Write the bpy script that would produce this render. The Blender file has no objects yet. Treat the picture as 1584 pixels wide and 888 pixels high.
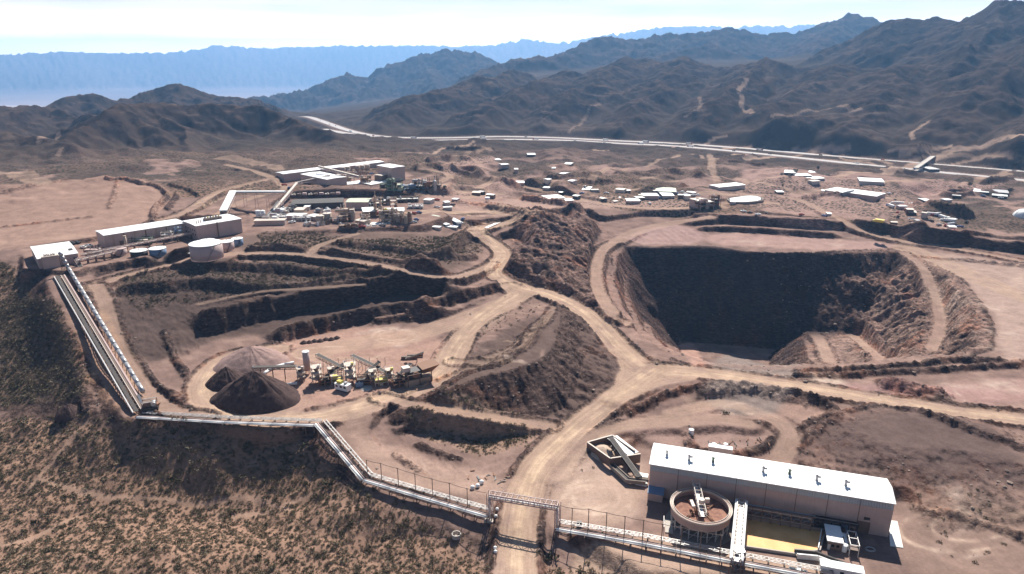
import bpy, bmesh, math, random, time
import numpy as np
from mathutils import Vector, Matrix
T0 = time.time()
R = math.radians
sc = bpy.context.scene
COL = sc.collection

# ------------------------------------------------------------------ camera, sky, sun, exposure
CAMZ, PITCH, FPX = 150.0, R(18.3), 1070.0
cam_d = bpy.data.cameras.new("camera")
cam = bpy.data.objects.new("camera", cam_d)
COL.objects.link(cam)
cam.location = (0, 0, CAMZ)
cam.rotation_euler = (R(90) - PITCH, 0, 0)
cam_d.sensor_width = 36.0
cam_d.lens = 36.0 * FPX / 1584.0
cam_d.clip_start = 1.0
cam_d.clip_end = 90000.0
sc.camera = cam

SUN_EL, SUN_AZ = R(45.5), R(12.0)          # azimuth measured from +Y towards +X
sun_d = bpy.data.lights.new("sun", 'SUN')
sun_d.energy = 5.0
sun_d.angle = R(0.5)
sun_d.color = (1.0, 0.95, 0.87)
sun = bpy.data.objects.new("sun", sun_d)
COL.objects.link(sun)
sdir = Vector((math.sin(SUN_AZ) * math.cos(SUN_EL), math.cos(SUN_AZ) * math.cos(SUN_EL), math.sin(SUN_EL)))
sun.rotation_euler = sdir.to_track_quat('Z', 'Y').to_euler()

world = bpy.data.worlds.new("World")
sc.world = world
world.use_nodes = True
nt = world.node_tree
nt.nodes.clear()
wo = nt.nodes.new('ShaderNodeOutputWorld')
bg = nt.nodes.new('ShaderNodeBackground')
bg.inputs['Strength'].default_value = 0.052
sky = nt.nodes.new('ShaderNodeTexSky')
sky.sky_type = 'NISHITA'
sky.sun_disc = False
sky.sun_elevation = SUN_EL
sky.sun_rotation = SUN_AZ
sky.altitude = 1400
sky.air_density = 1.0
sky.dust_density = 1.2
sky.ozone_density = 1.5
# thin high cloud sheet mixed over the sky
tc = nt.nodes.new('ShaderNodeTexCoord')
mp = nt.nodes.new('ShaderNodeMapping')
mp.inputs['Scale'].default_value = (1.3, 1.6, 14.0)
mp.inputs['Location'].default_value = (3.1, 0.7, 0.4)
cn = nt.nodes.new('ShaderNodeTexNoise')
cn.inputs['Scale'].default_value = 1.6
cn.inputs['Detail'].default_value = 7.0
cn.inputs['Roughness'].default_value = 0.55
cr = nt.nodes.new('ShaderNodeValToRGB')
cr.color_ramp.elements[0].position = 0.30
cr.color_ramp.elements[0].color = (0.35, 0.35, 0.35, 1)
cr.color_ramp.elements[1].position = 0.55
cr.color_ramp.elements[1].color = (1, 1, 1, 1)
mx = nt.nodes.new('ShaderNodeMix')
mx.data_type = 'RGBA'
mx.inputs['B'].default_value = (19, 16, 14.6, 1)
nt.links.new(tc.outputs['Generated'], mp.inputs['Vector'])
nt.links.new(mp.outputs['Vector'], cn.inputs['Vector'])
nt.links.new(cn.outputs['Fac'], cr.inputs['Fac'])
# the cloud sheet thins out towards the zenith
sx = nt.nodes.new('ShaderNodeSeparateXYZ'); nt.links.new(tc.outputs['Generated'], sx.inputs[0])
el = nt.nodes.new('ShaderNodeMapRange'); el.interpolation_type = 'SMOOTHSTEP'
el.inputs[1].default_value = 0.04; el.inputs[2].default_value = 0.20; el.inputs[3].default_value = 1.0; el.inputs[4].default_value = 0.0
nt.links.new(sx.outputs['Z'], el.inputs[0])
ml = nt.nodes.new('ShaderNodeMath'); ml.operation = 'MULTIPLY'
nt.links.new(cr.outputs['Color'], ml.inputs[0]); nt.links.new(el.outputs[0], ml.inputs[1])
nt.links.new(ml.outputs[0], mx.inputs['Factor'])
nt.links.new(sky.outputs['Color'], mx.inputs['A'])
# the air just above the horizon glares
gl = nt.nodes.new('ShaderNodeMapRange'); gl.interpolation_type = 'SMOOTHSTEP'
gl.inputs[1].default_value = 0.0; gl.inputs[2].default_value = 0.065; gl.inputs[3].default_value = 4.2; gl.inputs[4].default_value = 1.0
nt.links.new(sx.outputs['Z'], gl.inputs[0])
vm = nt.nodes.new('ShaderNodeVectorMath'); vm.operation = 'SCALE'
nt.links.new(mx.outputs['Result'], vm.inputs[0]); nt.links.new(gl.outputs[0], vm.inputs['Scale'])
nt.links.new(vm.outputs[0], bg.inputs['Color'])
nt.links.new(bg.outputs['Background'], wo.inputs['Surface'])

sc.view_settings.view_transform = 'Standard'
sc.view_settings.look = 'None'
sc.view_settings.exposure = 0.86
sc.view_settings.gamma = 1.0
sc.render.engine = 'CYCLES'
sc.cycles.max_bounces = 5
sc.cycles.volume_bounces = 0
sc.cycles.use_denoising = True

# ------------------------------------------------------------------ pixel <-> world helpers
def pray(px, py):
    x = px - 792.0; v = 444.0 - py
    return np.array([x, math.cos(PITCH) * FPX + math.sin(PITCH) * v, -math.sin(PITCH) * FPX + math.cos(PITCH) * v])
def P(px, py, z):
    d = pray(px, py); t = (z - CAMZ) / d[2]
    return (d[0] * t, d[1] * t, z)
def PR(px, py, r):
    """world point on the pixel ray at ground distance r"""
    d = pray(px, py); t = r / math.hypot(d[0], d[1])
    return (d[0] * t, d[1] * t, CAMZ + d[2] * t)

# ------------------------------------------------------------------ noise
rng = np.random.RandomState(7)
_perm = rng.permutation(512).astype(np.int64)
_gx = np.cos(np.arange(512) * 2.399963).astype(np.float32)
_gy = np.sin(np.arange(512) * 2.399963).astype(np.float32)
def pn(x, y):
    x = np.asarray(x, np.float64); y = np.asarray(y, np.float64)
    xi = np.floor(x); yi = np.floor(y)
    xf = (x - xi).astype(np.float32); yf = (y - yi).astype(np.float32)
    xi = xi.astype(np.int64); yi = yi.astype(np.int64)
    u = xf * xf * xf * (xf * (xf * 6 - 15) + 10); v = yf * yf * yf * (yf * (yf * 6 - 15) + 10)
    def h(a, b):
        return _perm[(_perm[a & 511] + b) & 511]
    a = h(xi, yi); b = h(xi + 1, yi); c = h(xi, yi + 1); d = h(xi + 1, yi + 1)
    n00 = _gx[a] * xf + _gy[a] * yf
    n10 = _gx[b] * (xf - 1) + _gy[b] * yf
    n01 = _gx[c] * xf + _gy[c] * (yf - 1)
    n11 = _gx[d] * (xf - 1) + _gy[d] * (yf - 1)
    return ((n00 * (1 - u) + n10 * u) * (1 - v) + (n01 * (1 - u) + n11 * u) * v) * 1.5
def fbm(x, y, s, o=4, g=0.5, seed=0.0):
    t = 0; a = 1.0; f = 1.0 / s
    for i in range(o):
        t = t + a * pn(x * f + seed + 17.3 * i, y * f - seed * 1.7 + 9.1 * i); a *= g; f *= 2.03
    return t
def ridged(x, y, s, o=4, g=0.5, seed=0.0):
    t = 0; a = 1.0; f = 1.0 / s
    for i in range(o):
        t = t + a * (1 - 2.0 * np.abs(pn(x * f + seed + 31.3 * i, y * f - seed * 1.3 + 5.7 * i))); a *= g; f *= 2.07
    return t
def sst(e0, e1, x):
    t = np.clip((x - e0) / (e1 - e0), 0, 1)
    return t * t * (3 - 2 * t)

# ------------------------------------------------------------------ polar grid about the camera's foot point
AZ = np.concatenate([np.linspace(-180, -47, 34)[:-1], np.linspace(-47, -43, 9)[:-1], np.linspace(-43, 43, 900), np.linspace(43, 47, 9)[1:], np.linspace(47, 180, 34)[1:-1]])
rr = [4.0, 25, 50, 80, 110, 140]; r = 160.0
while r < 26500:
    rr.append(r)
    if r < 560: r += 0.95
    elif r < 1100: r *= 1.0026
    elif r < 5200: r *= 1.0037
    else: r *= 1.011
RRs = np.array(rr)
AZr = np.radians(AZ)
NA, NR = len(AZ), len(RRs)
X = (np.sin(AZr)[None, :] * RRs[:, None]); Y = (np.cos(AZr)[None, :] * RRs[:, None])
RG = np.repeat(RRs[:, None], NA, 1)
XF, YF = X.ravel(), Y.ravel()
print("grid", NR, NA, NR * NA)

# ------------------------------------------------------------------ broad relief: control points (pixel, pixel, height)
CP = [(900,780,0),(1000,820,0),(1200,870,0),(1380,830,0),(1500,870,-1),(900,700,1),(1000,650,3),(1100,665,2),(1200,640,5),(840,760,0),(790,885,-3),(1560,800,1),
 (1000,575,8),(940,500,10),(880,465,12),(800,440,14),(760,420,15),(775,390,17),(745,360,19),
 (1100,578,8),(1250,600,8),(1400,625,8),(1584,648,8),(950,610,6),(880,670,3),(820,720,1),(800,790,0),
 (380,600,5),(500,620,5),(600,560,6),(640,590,6),(550,520,6),(700,510,8),(320,600,5),(780,470,11),
 (650,650,1),(750,690,-2),(800,670,1),(700,640,2),(600,680,0),(700,740,-1),(640,740,-1),(750,760,-1),(860,655,1),
 (230,645,4),(350,650,4),(490,655,3.5),(540,710,1),(570,750,-1),(700,790,-2),(750,800,-2),(860,825,-1.5),(1000,855,-1),(1150,885,-1),
 (300,710,-4),(200,705,-8),(60,740,-14),(150,790,-17),(300,780,-18),(400,785,-17),(480,775,-11),(250,850,-9),(450,850,-9),(0,888,-15),(600,870,-10),(700,888,-9),(740,860,-7),(830,870,-6),(920,888,-5),
 (0,700,-14),(0,630,-11),(90,650,-6),(150,620,3),(125,560,9),(100,500,19),(80,450,27),(90,430,30),(60,560,1),(20,600,-6),(40,490,14),(0,450,20),(0,405,30),
 (80,420,31),(200,385,32),(320,400,31),(370,370,32),(280,370,33),(250,410,30),(0,380,32),(130,330,38),(0,285,46),(230,285,46),(250,330,39),(300,310,36),(330,290,42),
 (450,340,32),(600,350,30),(690,340,29),(500,270,42),(650,270,40),(430,275,42),(580,300,37),(380,330,33),(400,300,37),
 (400,365,31),(500,375,28),(700,400,23),(600,390,26),(440,405,25),(700,430,19),(350,440,21),(500,440,17),(650,455,14),(300,500,12),(450,490,9),(600,480,9),(250,560,7),(200,500,15),(160,450,23),(180,425,26),(240,600,5),(210,560,8),
 (850,345,25),(830,400,20),(870,430,17),(900,470,14),(905,380,17),(790,350,22),(880,325,22),
 (945,360,9),(928,385,7),(925,430,4),(940,470,3),(1000,350,10),(1080,365,9),(1250,378,9),(1400,385,9),
 (1100,320,18),(1300,335,18),(1500,355,16),(1584,385,13),(1500,400,10),(1580,450,9),(1560,550,9),(1450,570,9),(1300,575,9),
 (900,295,22),(1000,305,21),(1150,305,20),(1300,300,16),(1500,300,12),(1584,330,12),(750,300,24),(800,270,22),(720,250,24),
 (760,216,4),(1000,222,0),(1200,235,0),(1400,252,-2),(1584,269,-4),(600,208,0),(550,203,-4),(500,190,-14),(460,180,-20),(900,245,12),(1100,260,10),(1300,270,8),(1500,280,4),(650,235,16),(560,230,20),(450,230,24),(350,240,22),(200,245,16),(50,240,14),
 (1350,600,8),(1500,620,8),(1450,640,9),(1300,640,8),(1400,700,4),(1540,700,5),(1250,690,3),(1450,780,0),(1580,730,4)]
CPF = [(0,1700,-10),(300,1700,-5),(560,1700,-15),(800,1500,0),(1000,1500,12),(1200,1400,22),(1400,1350,30),(1584,1200,15),
 (0,2600,-70),(300,2600,-60),(520,2800,-50),(760,2200,45),(1000,2300,92),(1300,1800,84),(1584,1700,95),(1300,2300,128),(1584,2300,140),
 (0,4500,-250),(300,4500,-230),(560,4500,-120),(800,3200,80),(1100,3200,130),(1500,3200,170),(650,3200,-10),
 (0,7000,-430),(400,7000,-430),(800,7000,-300),(1200,7000,-100),(1584,6000,0),
 (0,10000,-500),(400,10000,-500),(800,10000,-450),(1200,10000,-400),(1584,10000,-300),(0,26000,-450),(500,26000,-450),(1100,26000,-450),(1584,26000,-450)]
pts = [P(a, b, z) for a, b, z in CP]
for px, r_, z in CPF:
    d = pray(px, 90); k = r_ / math.hypot(d[0], d[1]); pts.append((d[0] * k, d[1] * k, z))
for az_, r_, z in [(-60,250,-20),(-60,600,10),(-60,2000,-10),(60,250,0),(60,600,10),(60,1500,0),(60,4000,60),(-60,8000,-450),(0,60,-20),(-90,60,-25),(90,60,-10),(180,60,-25),(120,600,-10),(-120,600,-30),(180,3000,-30),(120,9000,-200),(-120,9000,-400)]:
    pts.append((math.sin(R(az_)) * r_, math.cos(R(az_)) * r_, z))
pts = np.array(pts)
def warp(x, y):
    r_ = np.hypot(x, y); L = np.log(r_)
    a = np.arctan2(x, y)
    return np.cos(a) * L * 1.0, np.sin(a) * L * 1.0
# log-polar embedding: distance between (a, L) pairs
pa, pL = np.arctan2(pts[:, 0], pts[:, 1]), np.log(np.hypot(pts[:, 0], pts[:, 1]))
def kern(a1, L1):
    da = np.abs(a1[:, None] - pa[None, :]); da = np.minimum(da, 2 * np.pi - da)
    d = np.sqrt(da ** 2 + (L1[:, None] - pL[None, :]) ** 2 + 1e-5)
    return -d
N = len(pts)
A = np.zeros((N + 1, N + 1)); A[:N, :N] = kern(pa, pL) - np.eye(N) * 0.004; A[:N, N] = 1; A[N, :N] = 1
wts = np.linalg.solve(A, np.append(pts[:, 2], 0))
ca = np.concatenate([np.linspace(-np.pi, R(-47), 30)[:-1], np.linspace(R(-47), R(47), 230), np.linspace(R(47), np.pi, 30)[1:]])
cL = np.linspace(math.log(3.9), math.log(27500), 430)
gA, gL = np.meshgrid(ca, cL)
gz = (kern(gA.ravel(), gL.ravel()) @ wts[:N] + wts[N]).reshape(gA.shape)
# bilinear up to the fine grid (separable)
tmp = np.empty((len(cL), NA))
for i in range(len(cL)): tmp[i] = np.interp(AZr, ca, gz[i])
# slight blur so that the creases at the control points go
for _ in range(3):
    tmp[1:-1] = (tmp[:-2] + 2 * tmp[1:-1] + tmp[2:]) / 4
Z = np.empty((NR, NA))
LR = np.log(RRs)
for j in range(NA): Z[:, j] = np.interp(LR, cL, tmp[:, j])
for _ in range(4):
    Z[:, 34:-34] = (Z[:, 33:-35] + Z[:, 34:-34] + Z[:, 35:-33]) / 3
ZF = Z.ravel()          # view: edits to ZF edit Z

def G(px, py):
    """where the ray through a photo pixel first meets the ground"""
    d = pray(px, py); az = math.degrees(math.atan2(d[0], d[1])); td = -d[2] / math.hypot(d[0], d[1])
    j = int(np.clip(np.searchsorted(AZ, az) - 1, 0, NA - 2)); f = (az - AZ[j]) / (AZ[j + 1] - AZ[j])
    zc = Z[:, j] * (1 - f) + Z[:, j + 1] * f
    g = zc - (CAMZ - RRs * td)
    k = int(np.argmax(g >= 0))
    if g[k] < 0: k = NR - 1
    if k == 0: rr_ = RRs[0]
    else: rr_ = RRs[k - 1] + (RRs[k] - RRs[k - 1]) * (-g[k - 1]) / (g[k] - g[k - 1] + 1e-9)
    return (math.sin(R(az)) * rr_, math.cos(R(az)) * rr_, CAMZ - rr_ * td)
def hz(x, y):
    """ground height at a world point"""
    r_ = math.hypot(x, y); az = math.degrees(math.atan2(x, y))
    j = int(np.clip(np.searchsorted(AZ, az) - 1, 0, NA - 2)); f = (az - AZ[j]) / (AZ[j + 1] - AZ[j])
    k = int(np.clip(np.searchsorted(RRs, r_) - 1, 0, NR - 2)); g = (r_ - RRs[k]) / (RRs[k + 1] - RRs[k])
    return float((Z[k, j] * (1 - f) + Z[k, j + 1] * f) * (1 - g) + (Z[k + 1, j] * (1 - f) + Z[k + 1, j + 1] * f) * g)
def W(poly):
    """pixel points -> world: (px,py) meets the current ground, (px,py,z) lies at height z"""
    return np.array([G(*p) if len(p) == 2 else P(*p) for p in poly])

def bbox(pw, m):
    x0, y0 = pw[:, 0].min() - m, pw[:, 1].min() - m; x1, y1 = pw[:, 0].max() + m, pw[:, 1].max() + m
    rmin = max(4.0, 0 if (x0 < 0 < x1 and y0 < 0 < y1) else math.hypot(max(x0, 0, -x1), max(y0, 0, -y1)))
    rmax = math.hypot(max(abs(x0), abs(x1)), max(abs(y0), abs(y1)))
    k0 = max(0, np.searchsorted(RRs, rmin) - 1); k1 = min(NR, np.searchsorted(RRs, rmax) + 1)
    sub = slice(k0 * NA, k1 * NA)
    m_ = (XF[sub] > x0) & (XF[sub] < x1) & (YF[sub] > y0) & (YF[sub] < y1)
    return np.nonzero(m_)[0] + k0 * NA
def pdist(x, y, pw, closed=False):
    """distance, signed side (+ = left of travel), arclength, height along a polyline"""
    n = len(pw); best = np.full(x.shape, 1e18); sgn = np.ones_like(x); arc = np.zeros_like(x); zz = np.zeros_like(x); s0 = 0.0
    for i in range(n if closed else n - 1):
        a = pw[i]; b = pw[(i + 1) % n]; ex, ey = b[0] - a[0], b[1] - a[1]; L2 = ex * ex + ey * ey + 1e-9
        t = np.clip(((x - a[0]) * ex + (y - a[1]) * ey) / L2, 0, 1)
        dx = x - a[0] - t * ex; dy = y - a[1] - t * ey; d = dx * dx + dy * dy
        m = d < best
        best = np.where(m, d, best); sgn = np.where(m, np.sign(ex * dy - ey * dx), sgn)
        L = math.sqrt(L2); arc = np.where(m, s0 + t * L, arc); zz = np.where(m, a[2] + t * (b[2] - a[2]), zz); s0 += L
    return np.sqrt(best), sgn, arc, zz, s0
def inside(x, y, pw):
    c = np.zeros(x.shape, bool); n = len(pw)
    for i in range(n):
        xa, ya = pw[i][:2]; xb, yb = pw[(i + 1) % n][:2]
        if ya == yb: continue
        c ^= ((ya > y) != (yb > y)) & (x < (xb - xa) * (y - ya) / (yb - ya) + xa)
    return c
def smooth(pw, n=2):
    pw = np.asarray(pw, float)
    for _ in range(n):
        q = [pw[0]]
        for a, b in zip(pw[:-1], pw[1:]): q += [a * .75 + b * .25, a * .25 + b * .75]
        q.append(pw[-1]); pw = np.array(q)
    return pw
def smoothc(pw, n=2):
    pw = np.asarray(pw, float)
    for _ in range(n):
        nx = np.roll(pw, -1, 0); pw = np.stack([pw * .75 + nx * .25, pw * .25 + nx * .75], 1).reshape(-1, 3)
    return pw
def plane(pw):
    A_ = np.c_[pw[:, 0], pw[:, 1], np.ones(len(pw))]
    return np.linalg.lstsq(A_, pw[:, 2], rcond=None)[0]

# noise fields shared by several features
NEAR = RG.ravel() < 1300
nidx = np.nonzero(NEAR)[0]
N1 = np.zeros(XF.shape, np.float32); N2 = np.zeros(XF.shape, np.float32); N3 = np.zeros(XF.shape, np.float32)
N1[nidx] = fbm(XF[nidx], YF[nidx], 26, 3, .55, 3.0)
N2[nidx] = fbm(XF[nidx], YF[nidx], 7, 3, .55, 8.0)
N3[nidx] = ridged(XF[nidx], YF[nidx], 5.0, 3, .55, 21.0)
print("noise", time.time() - T0)
# ------------------------------------------------------------------ terrain features
MR = np.zeros(XF.shape, np.float32)     # rock / roughness mask
def fill(poly, slope=0.7, wob=1.5, rough=0.5, plane_z=None):
    """a dumped or natural flat-topped mound: level top, sides at the angle of repose"""
    pw = smoothc(W(poly), 1); c = plane(pw); hmax = 40
    ix = bbox(pw, 70); x, y = XF[ix], YF[ix]
    d, _, arc, zz, _ = pdist(x, y, pw, True); ins = inside(x, y, pw)
    zp = c[0] * x + c[1] * y + c[2]
    rill = pn(arc / 2.6 + 5, d * .03) * .5 + pn(arc / 7.0 + 9, d * .02) * 1.3
    dd = np.where(ins, 0, d + (N1[ix] * wob + rill * 1.7) * np.minimum(d / 4, 1))
    z = np.where(ins, zp, zz - slope * np.maximum(dd, 0))
    m = z > ZF[ix]
    ZF[ix] = np.where(m, z, ZF[ix]); MR[ix] = np.where(m & ~ins, np.maximum(MR[ix], rough), MR[ix])
def cut(poly, slope=1.2, wob=1.5, rough=0.9):
    pw = smoothc(W(poly), 1); c = plane(pw)
    ix = bbox(pw, 45); x, y = XF[ix], YF[ix]
    d, _, _, zz, _ = pdist(x, y, pw, True); ins = inside(x, y, pw)
    zp = c[0] * x + c[1] * y + c[2]
    dd = np.where(ins, 0, d + N1[ix] * wob * np.minimum(d / 4, 1))
    z = np.where(ins, zp, zz + slope * np.maximum(dd, 0))
    m = z < ZF[ix]
    ZF[ix] = np.where(m, z, ZF[ix]); MR[ix] = np.where(m & ~ins, np.maximum(MR[ix], rough), MR[ix])
def scarp(poly, h, face=4.0, back=12.0, front=0.0, wob=1.2, rough=0.9, ends=10.0):
    """a bank along a line drawn left to right at its crest: steep on the camera's side, dying away behind"""
    pw = smooth(W(poly), 2)
    ix = bbox(pw, max(face, back * 3) + 5); x, y = XF[ix], YF[ix]
    d, s, arc, _, L = pdist(x, y, pw); sd = d * s + N2[ix] * wob
    ef = sst(0, ends, arc) * sst(0, ends, L - arc) * np.where((arc <= 0) | (arc >= L), 0, 1)
    sd = sd + face * .13 * pn(arc / 3.2 + h * 7, sd * .12) + face * .16 * pn(arc / 11.0 + h * 3, sd * .03)
    hh = 1.25 * h * (1 + 0.22 * N1[ix])
    prof = np.where(sd >= 0, np.exp(-(sd / back) ** 2), np.clip(1 + sd / face, 0, 1))
    ZF[ix] += hh * prof * ef
    MR[ix] = np.maximum(MR[ix], .55 * rough * ef * np.clip(1 - np.abs(sd + face / 2) / (face * .8), 0, 1))
def berm(poly, h=1.2, w=2.2, wob=.8, rough=.9, dark=.8):
    pw = smooth(W(poly), 2); ix = bbox(pw, w * 3); x, y = XF[ix], YF[ix]
    d, s, arc, _, L = pdist(x, y, pw); d = np.abs(d * s + N2[ix] * wob)
    k = np.exp(-(d / w) ** 2) * (1 + .35 * N1[ix] + .2 * N3[ix])
    ZF[ix] += h * k; MR[ix] = np.maximum(MR[ix], rough * np.clip(k, 0, 1))
RD = np.zeros((len(XF), 3), np.float32)  # road: lateral u, arclength s, mask
def road(poly, hw, blend=3.0, berms=0.0, mask=1.0, level=True, wob=0.5, keep=0.0):
    pw = W(poly)
    pw = smooth(pw, 3)
    zz0 = pw[:, 2].copy()
    for _ in range(6): zz0[1:-1] = (zz0[:-2] + 2 * zz0[1:-1] + zz0[2:]) / 4
    pw[:, 2] = zz0
    ix = bbox(pw, hw + blend + 5); x, y = XF[ix], YF[ix]
    d, s, arc, zz, L = pdist(x, y, pw); dn = np.maximum(d + N1[ix] * wob + .2 * N2[ix] * wob, 0)
    m = 1 - sst(hw, hw + blend, dn)
    if level: ZF[ix] = ZF[ix] * (1 - m) + (zz + keep) * m
    if berms:
        k = np.exp(-((dn - hw - 1.2) / 1.1) ** 2) * (1 + .5 * N2[ix] + .3 * N3[ix])
        ZF[ix] += berms * k; MR[ix] = np.maximum(MR[ix], .8 * np.clip(k, 0, 1))
    mm = mask * (1 - sst(hw - .6, hw + .8, dn))
    MR[ix] *= 1 - .9 * (1 - sst(hw - 1, hw + .3, dn))
    b = mm > RD[ix, 2]
    t = RD[ix]; t[b] = np.c_[(d * s)[b], arc[b], mm[b]]; RD[ix] = t

# ---- far and middle mountains: ridge lines (px, py, ground distance) with spurs grown from them
rs = random.Random(5)
SEGS = []     # x0,y0,z0,x1,y1,z1,slope
def base_z(x, y):
    return hz(x, y)
def grow(p, q, slope, depth, jit):
    SEGS.append((*p, *q, slope))
def ridge(pl, slope=0.5, step=0.09, spurs=True, depth=2, spur_drop=0.72, lenk=1.0):
    w = [PR(*p) for p in pl]
    dense = []
    for a, b in zip(w[:-1], w[1:]):
        L = math.dist(a[:2], b[:2]); n = max(1, int(L / (math.hypot(a[0], a[1]) * step)))
        for i in range(n):
            t = i / n; dense.append([a[k] + (b[k] - a[k]) * t for k in range(3)])
    dense.append(list(w[-1]))
    for a, b in zip(dense[:-1], dense[1:]): SEGS.append((*a, *b, slope))
    if not spurs: return
    for i in range(len(dense)):
        a = dense[max(i - 1, 0)]; b = dense[min(i + 1, len(dense) - 1)]
        tx, ty = b[0] - a[0], b[1] - a[1]; tl = math.hypot(tx, ty) + 1e-6; tx /= tl; ty /= tl
        for sd in (-1, 1):
            spur(dense[i], (-ty * sd, tx * sd), slope, depth, lenk)
def spur(p, dr, slope, depth, lenk):
    z0 = base_z(p[0], p[1]); h = p[2] - z0
    if h < 8 or depth == 0: return
    ln = h / slope * rs.uniform(1.2, 2.0) * lenk
    an = math.atan2(dr[1], dr[0]) + rs.uniform(-.45, .45)
    cur = list(p); n = 5
    cur[2] -= h * rs.uniform(.02, .12)
    for k in range(n):
        an += rs.uniform(-.3, .3)
        nx = cur[0] + math.cos(an) * ln / n; ny = cur[1] + math.sin(an) * ln / n
        f = (k + 1) / n
        nz = base_z(nx, ny) - 3 + h * (1 - f) ** 1.25 * rs.uniform(.86, 1.04)
        nz = min(nz, cur[2] - 1)
        SEGS.append((*cur, nx, ny, nz, slope * 1.05))
        if k >= 0 and depth > 1:
            for sd in (-1, 1):
                if rs.random() < .8: spur([nx, ny, nz], (math.cos(an + sd * 1.0), math.sin(an + sd * 1.0)), slope * 1.05, depth - 1, lenk * .55)
        cur = [nx, ny, nz]
# far ranges
ridge([(x, y, 20000 - max(0, x - 400) * 3) for x, y in [(-200,84),(0,85),(100,80),(150,83),(270,81),(325,75),(336,70),(345,75),(365,71),(380,74),(400,75),(520,71),(640,71),(760,72)]], .30, .05, depth=2, lenk=.6)
ridge([(x, y, r_) for x, y, r_ in [(700,74,18000),(760,72,17500),(812,61,17000),(860,68,16500),(920,58,16000),(1020,43,15500),(1060,35,15500),(1110,42,15500),(1160,41,15500),(1220,40,15500),(1290,38,15500),(1400,40,15500),(1700,40,15500)]], .34, .05, depth=2, lenk=.6)
# blue peaks left of centre
ridge([(370,158,4300),(450,146,4500),(500,133,4600),(535,118,4700),(560,122,4800),(600,108,4800),(655,87,4900),(690,79,4900),(705,88,4900),(717,80,4900),(750,93,4900),(780,103,5000)], .52, .035, depth=2)
# middle range
ridge([(640,172,2300),(700,140,2700),(770,104,3100),(800,98,3200),(830,90,3200),(850,96,3300),(880,85,3500),(905,72,3600),(930,62,3700),(985,65,3800),(1040,57,3900),(1120,48,3900),(1180,56,4000),(1240,56,4100),(1290,38,4200),(1313,26,4200),(1330,27,4200),(1355,40,4300),(1450,60,4300)], .45, .045, depth=2)
ridge([(985,105,3000),(1040,85,3200),(1100,72,3400)], .42, .04, depth=2)
ridge([(800,150,2500),(850,120,2800),(905,112,2900),(960,100,3200)], .42, .04, depth=2)
ridge([(1100,120,2500),(1180,100,2800),(1250,85,3000)], .4, .04, depth=2)
# right mountain
ridge([(1190,128,2100),(1255,96,2300),(1300,72,2400),(1350,48,2450),(1395,32,2450),(1430,31,2400),(1465,36,2350),(1485,36,2300),(1520,18,2250),(1548,8,2200),(1590,10,2150),(1660,20,2100),(1760,20,2000)], .58, .035, depth=2)
ridge([(1548,10,2200),(1530,50,2000),(1500,80,1850),(1470,115,1700),(1450,140,1600)], .55, .035, depth=2)
ridge([(1395,32,2450),(1350,75,2200),(1310,105,2050),(1290,130,1900)], .52, .035, depth=2)
ridge([(1600,60,1900),(1570,110,1650),(1540,150,1500),(1500,180,1400)], .45, .035, depth=2)
# foothills: spurs that come down from the mountains to the highway (px, ground distance, height over the plain)
def ridgeb(pl, slope, step=.05, depth=2, lenk=1.0):
    q = []
    for px, r_, h in pl:
        d = pray(px, 90); k = r_ / math.hypot(d[0], d[1]); x, y = d[0] * k, d[1] * k
        z = base_z(x, y) + h
        py = 444 - FPX * math.tan(math.atan2(z - CAMZ, r_) + PITCH)
        q.append((x, y, z))
    dense = []
    for a, b in zip(q[:-1], q[1:]):
        n = max(1, int(math.dist(a[:2], b[:2]) / (math.hypot(a[0], a[1]) * step)))
        for i in range(n): dense.append([a[k] + (b[k] - a[k]) * i / n for k in range(3)])
    dense.append(list(q[-1]))
    for i in range(1, len(dense) - 1): dense[i][2] += rs.uniform(-.12, .12) * 40
    for a, b in zip(dense[:-1], dense[1:]): SEGS.append((*a, *b, slope))
    for i in range(len(dense)):
        a = dense[max(i - 1, 0)]; b = dense[min(i + 1, len(dense) - 1)]
        tx, ty = b[0] - a[0], b[1] - a[1]; tl = math.hypot(tx, ty) + 1e-6; tx /= tl; ty /= tl
        for sd in (-1, 1): spur(dense[i], (-ty * sd, tx * sd), slope, depth, lenk)
ridgeb([(575,1480,5),(610,1650,35),(660,1850,62),(740,2000,60),(800,2300,50)], .42)
ridgeb([(700,1400,5),(740,1600,38),(820,1800,50),(880,2100,55)], .40)
ridgeb([(830,1420,6),(870,1650,38),(930,1900,50),(980,2300,60)], .38)
ridgeb([(950,1330,5),(990,1550,30),(1040,1800,45),(1060,2200,55)], .38)
ridgeb([(1080,1280,5),(1110,1480,28),(1150,1700,40),(1180,2000,50)], .36)
ridgeb([(1180,1250,4),(1200,1450,25),(1260,1650,35),(1300,1900,40)], .36)
ridgeb([(1290,1180,4),(1340,1330,22),(1380,1500,30),(1400,1750,40)], .36)
ridgeb([(1420,1130,4),(1440,1260,20),(1500,1450,30),(1540,1650,45)], .36)
ridgeb([(1560,1100,8),(1600,1250,25),(1700,1500,40)], .36)
ridge([(1205,190,1330),(1240,184,1340),(1255,183,1345),(1285,196,1330)], .5, .02, depth=1)
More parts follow.
